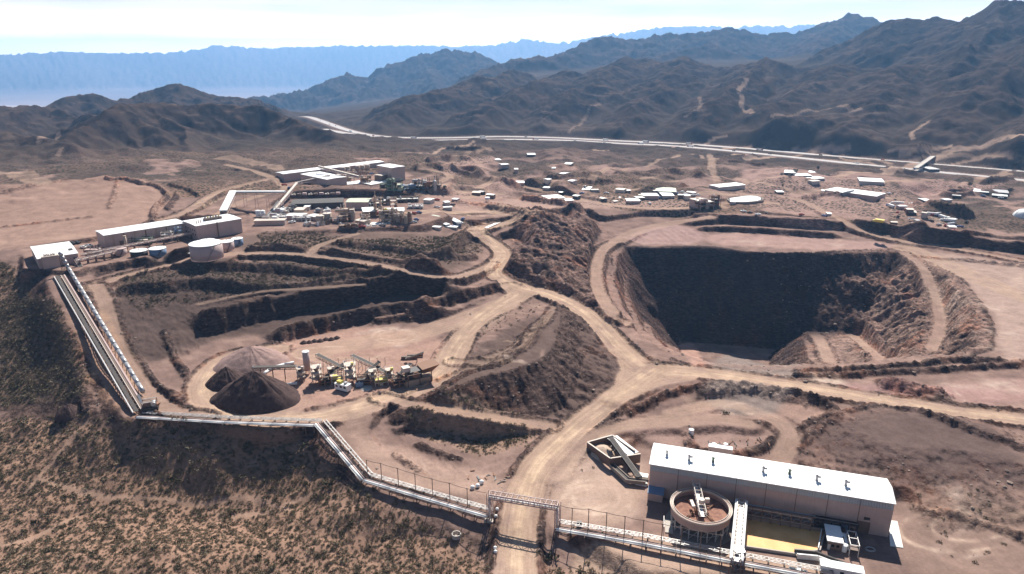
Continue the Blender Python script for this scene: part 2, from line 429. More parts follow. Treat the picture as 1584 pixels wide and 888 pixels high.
# left hills
ridge([(70,232,1150),(140,200,1250),(190,172,1330),(235,164,1380),(300,166,1400),(350,172,1400),(385,170,1380),(430,180,1330),(480,196,1260),(530,215,1180)], .48, .035, depth=2)
ridge([(95,160,2100),(125,150,2150),(150,150,2150),(175,157,2150),(210,148,2200),(245,139,2250),(268,134,2250),(290,139,2250),(330,152,2250),(380,158,2200),(430,168,2100)], .48, .035, depth=2)
ridge([(-80,165,1650),(0,168,1700),(60,168,1750),(110,178,1700),(160,190,1600)], .42, .04, depth=2)
ridge([(-60,205,1250),(20,210,1250),(60,220,1200),(110,232,1120)], .35, .04, depth=2)
print("segs", len(SEGS), time.time() - T0)
S = np.array(SEGS)
XX, YY = X, Y
kfar = np.searchsorted(RRs, 950)
HM = np.full((NR, NA), -1e9)
# domain warp so that the spurs wander
wxf = fbm(X[kfar:], Y[kfar:], 150, 4, .55, 1.0) * 22; wyf = fbm(X[kfar:], Y[kfar:], 150, 4, .55, 5.0) * 22
sc_ = np.clip(RG[kfar:] / 2500, .6, 6)
XW = X[kfar:] + wxf * sc_; YW = Y[kfar:] + wyf * sc_
for x0, y0, z0, x1, y1, z1, sl in SEGS:
    zt = max(z0, z1); reach = (zt - min(-20, z1, base_z(x1, y1)) + 25) / sl
    reach = min(reach, max(120, (zt - base_z((x0 + x1) / 2, (y0 + y1) / 2) + 30) / sl * 1.3))
    cx, cy = (x0 + x1) / 2, (y0 + y1) / 2; hl = math.hypot(x1 - x0, y1 - y0) / 2 + reach
    rc = math.hypot(cx, cy)
    k0 = np.searchsorted(RRs, rc - hl); k1 = np.searchsorted(RRs, rc + hl)
    k0 = max(k0, kfar)
    if k1 <= k0: continue
    ac = math.degrees(math.atan2(cx, cy)); da = math.degrees(math.asin(min(1, hl / rc))) if hl < rc else 180
    j0 = max(0, np.searchsorted(AZ, ac - da)); j1 = np.searchsorted(AZ, ac + da)
    if j1 <= j0: continue
    xs = XW[k0 - kfar:k1 - kfar, j0:j1]; ys = YW[k0 - kfar:k1 - kfar, j0:j1]
    ex, ey = x1 - x0, y1 - y0; L2 = ex * ex + ey * ey + 1e-9
    t = np.clip(((xs - x0) * ex + (ys - y0) * ey) / L2, 0, 1)
    d = np.hypot(xs - x0 - t * ex, ys - y0 - t * ey)
    h = z0 + t * (z1 - z0) - sl * d
    v = HM[k0:k1, j0:j1]; np.maximum(v, h, out=v)
D = HM[kfar:] - Z[kfar:]
MT = np.zeros((NR, NA), np.float32)
kk = 10.0 * np.clip(RG[kfar:] / 2000, .5, 4)
Zs = Z[kfar:] + kk * np.log1p(np.exp(np.clip(D / kk, -30, 30)))
MT[kfar:] = sst(0, 25, D)
fade = sst(950, 1080, RG[kfar:])
Z[kfar:] = Z[kfar:] * (1 - fade) + Zs * fade
# erosion-like roughness on the slopes
rf = RG[kfar:] / 2000
am = (0.25 + 1.0 * MT[kfar:]) * fade * (1 - .8 * sst(9000, 13000, RG[kfar:]))
Z[kfar:] += am * np.clip(rf, .4, 3) * (ridged(X[kfar:], Y[kfar:], 70, 5, .6, 2.0) * 2.8 - 1) * sst(-5, 40, D + 20)
Z[kfar:] += MT[kfar:] * fade * np.clip(RG[kfar:] / 1800, .5, 4) * ridged(X[kfar:] + wxf * .6, Y[kfar:] + wyf * .6, 230, 4, .55, 6.0) * 5.0
Z[kfar:] += fade * fbm(X[kfar:], Y[kfar:], 55, 3, .5, 4.0) * 1.6 * np.clip(rf, .5, 2)
# far range: keep its little crags
print("mountains", time.time() - T0)
# ---- natural relief of the scrub land
def pmask(poly, soft=8.0, nz=4.0):
    pw = smoothc(W(poly), 1); ix = bbox(pw, soft * 2 + nz * 2); x, y = XF[ix], YF[ix]
    d, *_ = pdist(x, y, pw, True); sd = np.where(inside(x, y, pw), d, -d) + N1[ix] * nz + N2[ix] * nz * .35
    return ix, sst(-soft, soft, sd)
SC = np.zeros(XF.shape, np.float32)      # scrub cover
def scrub(poly, v=1.0, soft=4.0, nz=4.0):
    ix, m = pmask(poly, soft, nz); SC[ix] = SC[ix] * (1 - m) + v * m
MID = (RG.ravel() > 560)
mi = np.nonzero(MID & (RG.ravel() < 2600))[0]
ZF[mi] += sst(560, 800, RG.ravel()[mi]) * (fbm(XF[mi], YF[mi], 120, 4, .55, 12.0) * 9.0 + ridged(XF[mi], YF[mi], 60, 3, .5, 15.0) * 1.6) * (1 - sst(1800, 2600, RG.ravel()[mi]))
SC[RG.ravel() > 640] = .95
BARE = np.zeros(XF.shape, np.float32)
AZF = np.tile(AZ, NR); BARE[mi] = sst(.05, .38, fbm(XF[mi], YF[mi], 95, 4, .6, 19.0) + .10 * sst(0, 20, AZF[mi]) - .25 * (1 - sst(-16, -4, AZF[mi]))) * sst(600, 680, RG.ravel()[mi]) * (1 - sst(900, 1200, RG.ravel()[mi]))
SC *= 1 - .85 * BARE
# lower left scrub hills
ix, m = pmask([(-60,650),(60,640),(130,655),(200,662),(330,668),(480,675),(520,740),(600,790),(700,820),(740,870),(760,930),(-80,960)], 5, 3)
SC[ix] = np.maximum(SC[ix], m)
ZF[ix] += m * (fbm(XF[ix], YF[ix], 48, 4, .55, 31.0) * 2.4 + fbm(XF[ix], YF[ix], 9, 2, .5, 33.0) * .35)
ix, m = pmask([(-80,440),(50,455),(85,475),(110,520),(125,570),(128,620),(60,618),(-80,620)], 3, 1.5)
SC[ix] = np.maximum(SC[ix], 1.2 * m)
scrub([(-60,405),(30,410),(50,445),(20,470),(-60,470)], .8)
for pl, v in [([(640,640),(700,630),(790,650),(850,665),(830,690),(770,700),(700,690),(640,665)], .75),
              ([(190,420),(400,405),(520,410),(660,440),(600,455),(420,455),(300,470),(200,480),(170,450)], .28),
              ([(380,360),(480,355),(540,372),(470,392),(370,392)], .45),
              ([(530,375),(620,368),(740,372),(740,400),(680,412),(600,400),(520,388)], .45),
              ([(700,545),(860,470),(780,470),(700,520),(660,570)], .08),
              ([(830,860),(920,880),(980,900),(830,900)], .7)]:
    scrub(pl, v)

scrub([(-60,300),(0,288),(120,276),(240,278),(262,300),(240,345),(150,368),(-60,392)], .0)
scrub([(900,720),(1000,690),(1584,760),(1584,888),(900,888)], .02)
# ---- benches and banks of the old workings in the middle (crests drawn left to right)
SPLIT = None
scarp([(250,404),(330,392),(440,396),(540,404),(640,425),(690,437)], 5.0, 5, 10)
scarp([(300,425),(360,412),(470,420),(560,438),(620,436)], 3.0, 4, 9)
scarp([(170,452),(260,446),(330,440),(400,455),(460,450),(560,436),(600,432),(660,437)], 3.5, 5, 9)
scarp([(300,517),(400,490),(470,476),(560,458),(630,440),(675,437),(705,455)], 8.5, 6, 12)
scarp([(610,432),(650,434),(690,452),(700,470)], 4.0, 5, 9)
scarp([(412,532),(470,514),(540,500),(590,490),(620,484),(660,487),(695,497)], 5.0, 5, 8)
scarp([(560,505),(600,497),(640,492),(690,500)], 2.5, 4, 6)
scarp([(640,478),(690,470),(740,455),(790,440)], 3.5, 4, 8)
scarp([(500,375),(600,385),(700,405),(740,395)], 2.5, 4, 9)
scarp([(690,398),(710,375),(735,366),(752,375)], 5, 5, 9)
scarp([(380,378),(440,383),(500,385),(525,395)], 2.0, 3, 8)
scarp([(135,425),(190,410),(250,406)], 3, 4, 10)
berm([(165,455),(172,500),(205,560),(240,600),(285,615)], 1.2, 1.8)
berm([(255,515),(262,545),(290,580),(300,612)], 1.0, 1.6)
berm([(240,625),(280,628),(320,635)], 1.5, 2.5)
# platform edge west of the inclined conveyor
berm([(60,455),(100,520),(118,570),(140,640)], .8, 3.0)
# trench in which the inclined conveyor runs
pw = W([(92,432),(130,497),(170,560),(214,636)])
ix = bbox(pw, 20); d, s, arc, zz, L = pdist(XF[ix], YF[ix], pw)
ZF[ix] = np.where(d < 12, ZF[ix] * sst(5, 12, d) + zz * (1 - sst(5, 12, d)), ZF[ix])
TRK = pw
# ground falls away below the plant buildings
# ---- crusher pad
pw = W([(300,600),(330,560),(420,545),(520,540),(560,515),(640,505),(700,520),(690,580),(600,620),(480,642),(380,645),(310,625)])
c = plane(pw); ix = bbox(pw, 15); d, *_ = pdist(XF[ix], YF[ix], pw, True); ins = inside(XF[ix], YF[ix], pw)
m = sst(-12, 0, np.where(ins, d, -d)); ZF[ix] = ZF[ix] * (1 - m) + (c[0] * XF[ix] + c[1] * YF[ix] + c[2]) * m; MR[ix] *= 1 - m
# ---- central waste dump
fill([(668,612,10),(700,592,13),(735,568,15.5),(785,560,17),(812,535,18),(838,505,18.5),(850,482,18.5),(868,474,18),(866,505,18),(856,540,17.5),(838,556,17),(795,571,16),(745,580,14.5),(705,604,11.5)], .66, 2.5, .8)
berm([(700,592),(745,566),(800,558),(812,520)], .8, 1.4)
scarp([(880,560),(905,585),(925,600)], 2, 4, 6)
for poly, v in [([(872,470),(915,500),(965,555),(965,600),(900,650),(860,655),(850,600),(870,540)], .8), ([(700,560),(800,480),(845,470),(820,520),(760,560)], .18), ([(180,430),(330,410),(560,415),(640,440),(400,480),(260,560),(200,540)], .3), ([(1240,650),(1400,634),(1540,665),(1600,720),(1450,740),(1300,715)], .12), ([(600,640),(700,640),(760,700),(700,740),(620,720)], .2)]:
    ix, m = pmask(poly, 4, 3); MR[ix] = np.maximum(MR[ix], m * v * .25); ZF[ix] += m * v * (ridged(XF[ix] * .9 + YF[ix] * .7, (YF[ix] - XF[ix]) * .28, 8, 3, .55, 13.0) * 1.3 + N1[ix] * 1.0)
# lower terrace beyond the conveyor, below the pad
scarp([(575,640),(620,628),(655,622)], 3, 4, 6)
scarp([(590,645),(660,648),(740,655),(800,660),(835,668)], 3.5, 4, 6)
scarp([(600,668),(650,655),(700,660)], 2.0, 3, 6)
berm([(612,705),(660,740),(700,755),(735,760)], 1.0, 1.6)
berm([(530,680),(560,705),(585,720)], 1.0, 1.8)
berm([(650,690),(685,705),(705,712)], 1.0, 1.8)
# ---- shallow gravel slope on the right (low mound)
fill([(1300,655,9.5),(1400,636,11),(1500,650,11),(1584,690,10.5),(1640,730,10),(1500,700,9),(1380,690,9)], .25, 4, .35)
berm([(1225,700),(1300,640),(1380,628),(1460,650),(1530,675),(1600,700)], 1.2, 2.2)
berm([(1240,735),(1330,740),(1420,790),(1500,800),(1590,830)], .5, 1.5)
# ---- berms around the roads on the right
for b in [[(1230,576),(1290,574),(1400,567),(1480,557),(1584,562)],
          [(1180,588),(1215,594),(1260,603),(1340,613),(1430,622),(1520,632),(1600,640)],
          [(1230,582),(1300,583),(1350,578),(1440,575),(1500,570),(1590,565)],
          [(975,640),(1040,605),(1100,598),(1170,600),(1230,612),(1290,632)],
          [(905,672),(960,653),(1000,648),(1100,652),(1190,655),(1210,668)],
          [(840,735),(860,700),(900,672),(950,655)],
          [(1060,660),(1065,690),(1100,705),(1180,700),(1205,670)],
          [(1290,640),(1240,660),(1220,690)],
          [(1400,395),(1470,402),(1540,408),(1600,415)]]:
    berm(b, 1.5, 1.9)
berm([(1375,597),(1410,604),(1450,612)], 3.0, 4.5)
berm([(1090,608),(1140,602),(1210,610),(1270,622)], 1.6, 3.2)
# ---- rocky ridge between haul road and pit ramp
ix, m = pmask([(790,350),(840,325),(905,320),(935,340),(915,370),(912,420),(925,470),(960,500),(930,500),(880,455),(810,435),(775,410),(795,385)], 3, 1.5)
ZF[ix] += m * (ridged(XF[ix] * .75 + YF[ix] * .6, YF[ix] * .45 - XF[ix] * .2, 26, 4, .6, 9.0) * 3.6 + 1.0)
MR[ix] = np.maximum(MR[ix], m)
berm([(1040,556),(1080,569),(1130,578),(1230,579)], .35, 1.2)
cut([(770,372,15),(800,368,15),(815,385,15),(790,395,15)], 1.2)
cut([(905,333,13),(930,345,11),(960,340,11),(1000,335,11),(1080,333,11),(1075,345,10),(1000,352,10),(930,365,9)], 1.6, 1.5)
cut([(850,338,17),(875,330,17),(885,345,16),(865,352,16)], 1.2)
# ---- benches north of the pit
def BN(pl, h, face=4, back=16): scarp(pl, h, face, back, wob=.7, ends=14)
BN([(1040,346),(1110,344),(1180,348),(1260,352),(1340,356),(1400,366),(1450,368)], 5.5)
BN([(1070,356),(1130,357),(1200,361),(1260,366),(1310,368)], 3.0, 3, 9)
BN([(1390,377),(1460,375),(1540,385),(1620,395)], 6.0)
BN([(1400,366),(1480,368),(1584,372),(1640,376)], 3.0)
BN([(1150,325),(1240,336),(1330,345),(1400,350)], 1.5, 3, 9)
scarp([(610,288),(680,290),(760,300)], 3.0, 6, 14)
scarp([(700,345),(760,340),(820,330)], 2.0, 5, 12)
# dark small hollows
for a in [(820,295,26,8),(720,268,12,5),(1480,300,10,3)]:
    g = G(a[0], a[1]); ix = bbox(np.array([g]), 60); d = np.hypot((XF[ix] - g[0]) / a[2], (YF[ix] - g[1]) / (a[2] * .8))
    ZF[ix] += 6 * np.exp(-((d - 1.2) / .5) ** 2) - 3 * np.exp(-(d / .8) ** 2)
# ---- the open pit
RIM = [(958,374,8.5),(1010,374.5,9),(1080,375.5,9),(1112,378,9),(1150,384,9),(1200,387,9),(1260,388,9),(1330,386,9),(1392,384,9),(1412,392,9),(1450,408,9),(1490,430,9),(1520,465,9),(1536,505,9),(1538,540,9),(1500,552,9),(1420,560,9),(1330,568,9),(1230,574,8.5),(1150,573,8.5),(1105,569,8.5),(1060,556,8),(1015,540,7),(975,510,5),(952,480,4.5),(940,440,5),(945,405,6.5)]
FLOOR = [(1044,527,-57),(1130,534,-57),(1234,544,-57),(1240,600,-57),(1215,640,-57),(1120,640,-57),(1082,600,-57),(1060,560,-57)]
rim = W(RIM); flo = smoothc(W(FLOOR), 1)
ix = bbox(rim, 4); x, y = XF[ix], YF[ix]
wx = x + N1[ix] * 1.6 + N2[ix] * .5; wy = y + fbm(x, y, 22, 3, .6, 44.0) * 1.0
ins = inside(wx, wy, rim); dr, _, arcr, zr, _ = pdist(wx, wy, rim, True)
df, *_ = pdist(wx, wy, flo, True); inf_ = inside(wx, wy, flo)
t = np.where(inf_, 1.0, dr / (dr + df + 1e-6))
# benches: 4 steps, risers steep, treads narrow; uneven with a shift that wanders
sh = fbm(x, y, 60, 2, .5, 51.0) * .10
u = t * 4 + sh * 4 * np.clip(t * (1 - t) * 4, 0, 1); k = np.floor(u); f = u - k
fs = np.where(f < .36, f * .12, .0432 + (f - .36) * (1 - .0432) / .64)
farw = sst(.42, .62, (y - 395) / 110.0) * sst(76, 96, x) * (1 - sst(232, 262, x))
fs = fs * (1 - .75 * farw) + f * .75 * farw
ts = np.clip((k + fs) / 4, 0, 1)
zz = zr + (-57 - zr) * ts
side = np.clip(np.abs(x - 128) / 75 - .55, .25, 1.3)
zz += np.clip(t * (1 - t) * 5, 0, 1) * (.35 + side) * (pn(arcr / 5.5, t * 2.2) * 1.5 + pn(arcr / 2.2, t * 4) * .7)
zz += np.clip(t * (1 - t) * 5, 0, 1) * side * (N3[ix] * .6 + N2[ix] * .8)
ZF[ix] = np.where(ins, np.minimum(zz, ZF[ix] + .0 * zz), ZF[ix]); MR[ix] = np.where(ins & ~inf_, np.clip(side, .3, 1), MR[ix]); MR[ix] = np.where(ins & inf_, .15, MR[ix])
SC[ix] = np.where(ins, 0, SC[ix])
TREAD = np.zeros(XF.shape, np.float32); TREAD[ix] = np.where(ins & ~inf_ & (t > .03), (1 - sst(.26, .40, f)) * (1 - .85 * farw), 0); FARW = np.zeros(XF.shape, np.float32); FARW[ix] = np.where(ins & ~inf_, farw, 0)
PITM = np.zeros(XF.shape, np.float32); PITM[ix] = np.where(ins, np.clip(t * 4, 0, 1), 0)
# spur with two ramps low on the near right side
fill([(1242,509,-40),(1290,505,-39),(1330,508,-36),(1395,560,-22),(1330,575,-22),(1250,575,-32)], .95, .8, 1.0)
0 and print("spur", min(ZF[bbox(W([(1300,520,-35),(1310,520,-35)]),3)]), max(ZF[bbox(W([(1300,520,-35),(1310,520,-35)]),3)]))
ix = bbox(rim, -1); PITM[ix] = np.maximum(PITM[ix], inside(XF[ix], YF[ix], rim) * .8)
# ---- roads
RAMP = dict(berms=.7)
road([(797,960),(797,888),(800,830),(806,780),(822,730),(860,690),(905,650),(950,615),(990,588),(1015,570)], 6.6, 4, .4)
road([(740,352),(733,357),(760,375),(782,392),(768,410),(760,424),(790,440),(850,455),(900,478),(935,510),(965,545),(1000,572)], 6.5, 4, .8)
road([(985,572),(1050,572),(1120,580),(1200,592),(1290,607),(1400,625),(1500,640),(1640,655)], 6.0, 3, .5)
road([(955,540),(985,568),(968,600)], 6, 5, 0, .9, wob=1.5)
road([(1060,577),(1005,586),(955,612)], 7, 5, 0, .9, wob=1.5)
road([(735,355),(765,350),(790,344),(812,332)], 6, 3, .4)
road([(790,444),(810,455),(780,470),(730,500),(700,545),(690,575),(640,605),(560,630),(470,650),(390,650),(335,635),(312,605),(325,570),(370,550),(430,540)], 7.0, 4, .3, .85, wob=1.5)
road([(810,452),(760,480),(700,500),(640,520),(560,530),(480,545)], 9.0, 5, 0, .6, wob=2)
road([(590,615),(640,627),(700,635),(780,648),(850,660)], 3.6, 3, .6, .45)
road([(640,612),(700,585),(760,552),(835,512),(860,475)], 3.0, 3, .3, .4, level=False)
road([(700,560),(760,560),(810,545),(832,500)], 2.5, 2, .3, .35, level=False)
road([(130,450),(150,440),(200,425),(270,408),(340,394),(420,390),(480,395),(560,405),(640,422),(700,432),(745,418),(762,408)], 4.0, 3, .5, .5)
road([(150,442),(165,470),(175,515),(205,575),(235,615),(270,640),(320,645)], 4.0, 3, .5, .45)
road([(480,393),(490,380),(530,368),(550,362)], 3.0, 2, 0, .5)
road([(310,470),(400,450),(480,446),(560,440)], 2.2, 2, 0, .25)
road([(470,625),(420,650),(360,652)], 4, 3, 0, .3)
road([(560,640),(540,670),(580,720),(640,745),(760,755),(800,750)], 5, 4, 0, .2)
road([(962,368),(930,385),(921,420),(925,455),(945,482),(965,500)], 4.5, 3, .5, .45)
road([(1095,336),(1040,345),(990,355),(955,372)], 7.0, 4, 0, .4)
road([(860,730),(880,700),(930,665),(1000,652),(1100,648),(1160,655)], 4.0, 4, .0, .45, wob=2)
road([(1040,640),(1120,620),(1180,640),(1225,665),(1215,700),(1190,730),(1170,750)], 4.0, 3, 0, .4)
road([(860,760),(920,740),(965,760),(940,800),(880,800)], 7.0, 4, .0, .35, wob=2, level=False)
road([(1180,300),(1100,320),(1000,325),(900,310),(820,290),(770,278),(740,290)], 4.5, 3, 0, .55)
road([(1584,405),(1500,388),(1430,378),(1350,366),(1300,340),(1230,305),(1150,300)], 4.5, 3, .4, .5)
road([(1400,383),(1450,400),(1510,430),(1584,460)], 9, 4, 0, .7, level=False)
road([(340,330),(375,310),(420,298),(450,290),(410,268),(350,255)], 4, 4, 0, .6)
road([(235,345),(290,330),(330,298),(380,285),(430,275)], 4, 4, .4, .6)
road([(600,330),(680,330),(760,327),(800,325)], 3.5, 3, 0, .8)
road([(640,300),(690,285),(700,270),(660,262)], 4, 3, 0, .6)
road([(1398,392),(1425,408),(1440,440),(1452,475),(1455,510),(1440,540)], 3.8, 3, .3, .35)
road([(1263,519,-38),(1273,534,-35),(1283,560,-29)], 4.2, 3, .3, .4)
road([(1318,519,-36),(1337,534,-32),(1368,562,-24)], 4.2, 3, .3, .4)
HW = [([(440,186,2150),(470,178,2080),(505,190,1800),(540,203,1560),(580,211,1450),(640,214,1420),(720,213,1420),(770,211,1440),(860,213,1420),(950,218,1360),(1050,222,0),(1180,232,0),(1300,243,0),(1420,252.5,0),(1584,266,0),(1700,276,0),(1850,289,0)], 'far carriageway'),
      ([(500,200,1650),(560,211,1440),(620,217,1380),(680,217.5,1380),(770,215.5,1400),(880,217,1370),(950,222,1320),(1050,226,1260),(1180,238.5,0),(1300,251.5,0),(1430,264.5,0),(1584,279.5,0),(1700,290,0),(1850,304,0)], 'near carriageway')]
HWW = []
for k, (pl, nm) in enumerate(HW):
    pw = []
    for px, py, r_ in pl:
        pw.append(PR(px, py, r_) if r_ > 100 else P(px, py, r_ + 1.0))
    HWW.append(smooth(np.array(pw), 3))
for pw in HWW:
    ix = bbox(pw, 330); x, y = XF[ix], YF[ix]; d, s, arc, zz, L_ = pdist(x, y, pw)
    m = 1 - sst(9, 45, d); ZF[ix] = ZF[ix] * (1 - m) + zz * m; SC[ix] *= 1 - (1 - sst(9, 14, d)) * .9
    # nothing between the camera and the road may stand above the sight line
    cam_side = s < 0; lim = zz + .075 * d; k_ = cam_side & (d < np.where(x > 60, 320, 60)); ZF[ix] = np.where(k_, np.minimum(ZF[ix], lim + 1.5), ZF[ix])
for pl, h_ in [([(165,276),(225,286),(258,296),(256,310),(238,322),(236,345)], 2.2), ([(275,300),(262,318),(258,325)], 1.8), ([(262,286),(290,292),(305,302)], 1.8), ([(0,352),(70,344),(145,335)], .5), ([(182,278),(178,300),(168,322)], .5), ([(0,300),(60,287),(120,276)], 1.0)]: berm(pl, h_, 1.8)
rt = random.Random(77)
for k in range(64):
    px, py = rt.uniform(640, 1560), rt.uniform(228, 330)
    if 930 < px and py > 322: continue
    L_ = rt.uniform(20, 90); sl = rt.uniform(-.25, .25); pl = [(px + L_ * i / 3, py + L_ * i / 3 * sl + rt.uniform(-2, 2)) for i in range(4)]
    if k % 3 == 0: berm(pl, rt.uniform(2.0, 4.5), rt.uniform(3, 6))
    else: road(pl, rt.uniform(2.5, 5), 3, 0, rt.uniform(.55, .9), level=False)
for pl in [[(60,740),(150,770),(300,783),(400,765),(450,790)], [(360,800),(430,785),(505,748)], [(120,800),(60,830),(-20,850)], [(135,650),(100,690),(40,760)]]: road(pl, 1.1, 2, 0, .35, level=False)
# dirt tracks in the country beyond
for t_, w_, mk in [([(1100,262),(1102,248),(1098,240)], 5, .7), ([(1150,300),(1110,290),(1103,262)], 4, .6), ([(850,285),(900,278),(960,262),(1010,255),(1050,240)], 4, .6), ([(650,260),(700,250),(720,238),(760,232)], 4, .5),
              ([(1300,272),(1380,262),(1410,255),(1450,240),(1500,228),(1590,210)], 7, .75), ([(1584,250),(1500,238),(1430,243)], 4, .5), ([(1250,245),(1340,250),(1420,244)], 4, .5),
              ([(1412,215),(1408,205),(1425,195),(1436,188)], 3, .6), ([(1165,175),(1145,165),(1150,150),(1140,140),(1155,122)], 5, .5), ([(1195,180),(1240,172),(1280,165),(1330,170)], 4, .4),
              ([(60,220),(65,212),(90,205)], 4, .6), ([(90,240),(95,230)], 3, .5), ([(340,245),(400,250),(430,262)], 8, .5), ([(0,268),(40,275),(60,283)], 10, .5), ([(1060,180),(1090,165),(1080,150)], 3, .35), ([(880,205),(905,180),(930,160)], 3, .35)]:
    road(t_, w_, 3, 0, mk, level=False)
print("features", time.time() - T0)

for pw in HWW:
    ix = bbox(pw, 60); x, y = XF[ix], YF[ix]; d, s, arc, zz, L_ = pdist(x, y, pw); m = 1 - sst(10, 24, d); ZF[ix] = ZF[ix] * (1 - m) + zz * m; MR[ix] *= 1 - m
# ---- rock relief where ground is rough, gullies on dumped slopes
nr = nidx
ZF[nr] += MR[nr] * (N3[nr] * .55 + fbm(XF[nr], YF[nr], 2.6, 2, .5, 61.0) * .45) + (1 - np.clip(RD[nr, 2] * 2, 0, 1)) * (.20 * N2[nr] + .12 * fbm(XF[nr], YF[nr], 3.0, 2, .6, 67.0))
PADS = []
def pad(poly, z=None, soft=3.0):
    """level building ground"""
    pw = W(poly); z_ = float(np.mean(pw[:, 2])) if z is None else z
    ix = bbox(pw, soft + 2); d, *_ = pdist(XF[ix], YF[ix], pw, True); m = sst(-soft, 0, np.where(inside(XF[ix], YF[ix], pw), d, -d))
    ZF[ix] = ZF[ix] * (1 - m) + z_ * m; MR[ix] *= 1 - m; SC[ix] *= 1 - m
    return z_
pad([(905,740),(990,690),(1400,770),(1430,888),(1000,888),(900,830)], 0.0, 6)
pad([(40,430),(120,425),(160,395),(380,375),(380,330),(280,335),(140,370),(40,385)], None, 4)
pad([(270,412),(300,380),(390,362),(400,375),(350,412)], None, 3)
pad([(410,360),(650,355),(690,340),(640,300),(450,300),(395,335)], None, 8)
pad([(430,285),(590,290),(690,300),(700,285),(640,262),(440,272)], None, 6)
# ------------------------------------------------------------------ ground colour (surface colours, plus light and shade painted on the pit walls)
gx = np.gradient(Z, axis=1) / (np.gradient(AZr)[None, :] * RG); gy = np.gradient(Z, axis=0) / np.gradient(RRs)[:, None]
SL = np.hypot(gx, gy).ravel().astype(np.float32)
def C3(*c): return np.array(c, np.float32)
def lay(base, c, m): return base * (1 - m[:, None]) + np.asarray(c, np.float32) * m[:, None]
V1 = np.zeros(XF.shape, np.float32); V1[:] = fbm(XF, YF, 210, 3, .55, 71.0)
V2 = np.zeros(XF.shape, np.float32); V2[nidx] = fbm(XF[nidx], YF[nidx], 14, 3, .6, 77.0)
colr = np.tile(C3(.275, .20, .172), (len(XF), 1))
colr = lay(colr, C3(.36, .265, .222), np.clip(V2 * .9, 0, 1))
colr = lay(colr, C3(.19, .142, .125), np.clip(-V2 * .9, 0, 1))
# scrub soil
colr = lay(colr, C3(.37, .25, .18), np.clip(SC * .8, 0, 1))
MIDM = sst(600, 700, RG.ravel())
colr = lay(colr, C3(.125, .100, .090), MIDM * (.80 + .25 * np.clip(V1, -1, 1)))
colr = lay(colr, C3(.36, .262, .225), BARE * .9)
# worked slopes are darker, browner broken rock
rk = np.clip(sst(.26, .55, SL) * .9 + MR * .75, 0, 1) * (RG.ravel() < 1100) * (1 - .85 * np.clip(SC * 1.2, 0, 1))
rockc = lay(np.tile(C3(.105, .082, .077), (len(XF), 1)), C3(.17, .122, .104), np.clip(V2 * 1.2 + .2, 0, 1))
rockc = lay(rockc, C3(.07, .06, .06), np.clip(-V2 * 1.4 - .1, 0, 1))
colr = lay(colr, C3(0, 0, 0), rk) + rockc * rk[:, None]
FARM = sst(850, 1250, RG.ravel())
farc = lay(np.tile(C3(.065, .050, .043), (len(XF), 1)), C3(.11, .084, .070), np.clip(V1 * 1.2, 0, 1))
farc = lay(farc, C3(.040, .033, .031), np.clip(MT.ravel() * (sst(.25, .6, SL) * .8 + .15), 0, 1))
colr = lay(colr, C3(0, 0, 0), FARM * .9) + farc * (FARM * .9)[:, None]
STAINS = []
def tint(poly, c, a=1.0, soft=3.0, nz=3.0, brk=0.0):
    ix, m = pmask(poly, soft, nz)
    m = m * a
    if brk: m = m * np.clip(.5 + brk * (N2[ix] + N1[ix] * .5), 0, 1)
    colr[ix] = lay(colr[ix], C3(*c), m)
def streak(pl, w, c, a, brk=.6):
    pw = smooth(W(pl), 2); ix = bbox(pw, w * 2); d, s, arc, _, L = pdist(XF[ix], YF[ix], pw)
    m = a * np.exp(-((d + N1[ix] * .6) / w) ** 2) * np.clip(.6 + brk * N2[ix], 0, 1) * sst(0, 6, arc) * sst(0, 6, L - arc)
    colr[ix] = lay(colr[ix], C3(*c), m)
TAN = (.44, .33, .27); PALE = (.60, .50, .42); BROWN = (.25, .185, .155); DARK = (.13, .10, .095); SAND = (.52, .41, .31)
tint([(-60,300),(0,290),(120,276),(240,278),(262,300),(240,345),(150,368),(60,380),(-60,392)], (.37, .265, .215), .9, 4, 4)
tint([(-60,385),(150,372),(140,360),(40,372),(-60,370)], (.46,.34,.27), .7)
tint([(960,374),(1100,376),(1080,355),(1060,345),(1000,350)], (.45, .33, .30), .8)
tint([(1080,376),(1250,388),(1400,386),(1380,372),(1250,368),(1100,358)], (.47, .34, .30), .8)
tint([(1050,340),(1200,345),(1400,357),(1500,365),(1300,345),(1120,332)], (.46, .335, .29), .7)
tint([(1405,388),(1500,395),(1620,420),(1620,570),(1545,555),(1535,480),(1490,430)], (.43, .335, .285), .9)
tint([(1560,420),(1640,440),(1640,520),(1580,470)], (.50, .40, .33), .6)
tint([(950,660),(1050,655),(1190,662),(1150,700),(1070,700),(1000,690)], (.41,.30,.26), .6)
tint([(830,760),(900,690),(990,690),(1000,760),(980,810),(860,810)], (.52,.41,.34), .8, 5)
tint([(1240,660),(1400,632),(1540,665),(1600,720),(1600,760),(1450,740),(1300,720)], (.15,.115,.106), .9, 6, 5)
tint([(1390,760),(1600,760),(1600,900),(1400,900)], (.30,.225,.185), .7, 5)
tint([(1240,585),(1400,590),(1600,600),(1600,620),(1400,612),(1240,590)], (.40,.275,.255), .8)
tint([(1400,600),(1600,575),(1600,630),(1450,615)], (.42,.29,.26), .7)
tint([(1130,610),(1250,615),(1290,640),(1230,650),(1150,640),(1050,640)], (.45,.325,.265), .7)
tint([(900,820),(1340,880),(1360,920),(850,920)], (.50,.385,.30), .85)
tint([(430,530),(560,500),(690,520),(680,590),(560,620),(400,640),(330,620),(330,580)], (.43,.30,.245), .9)
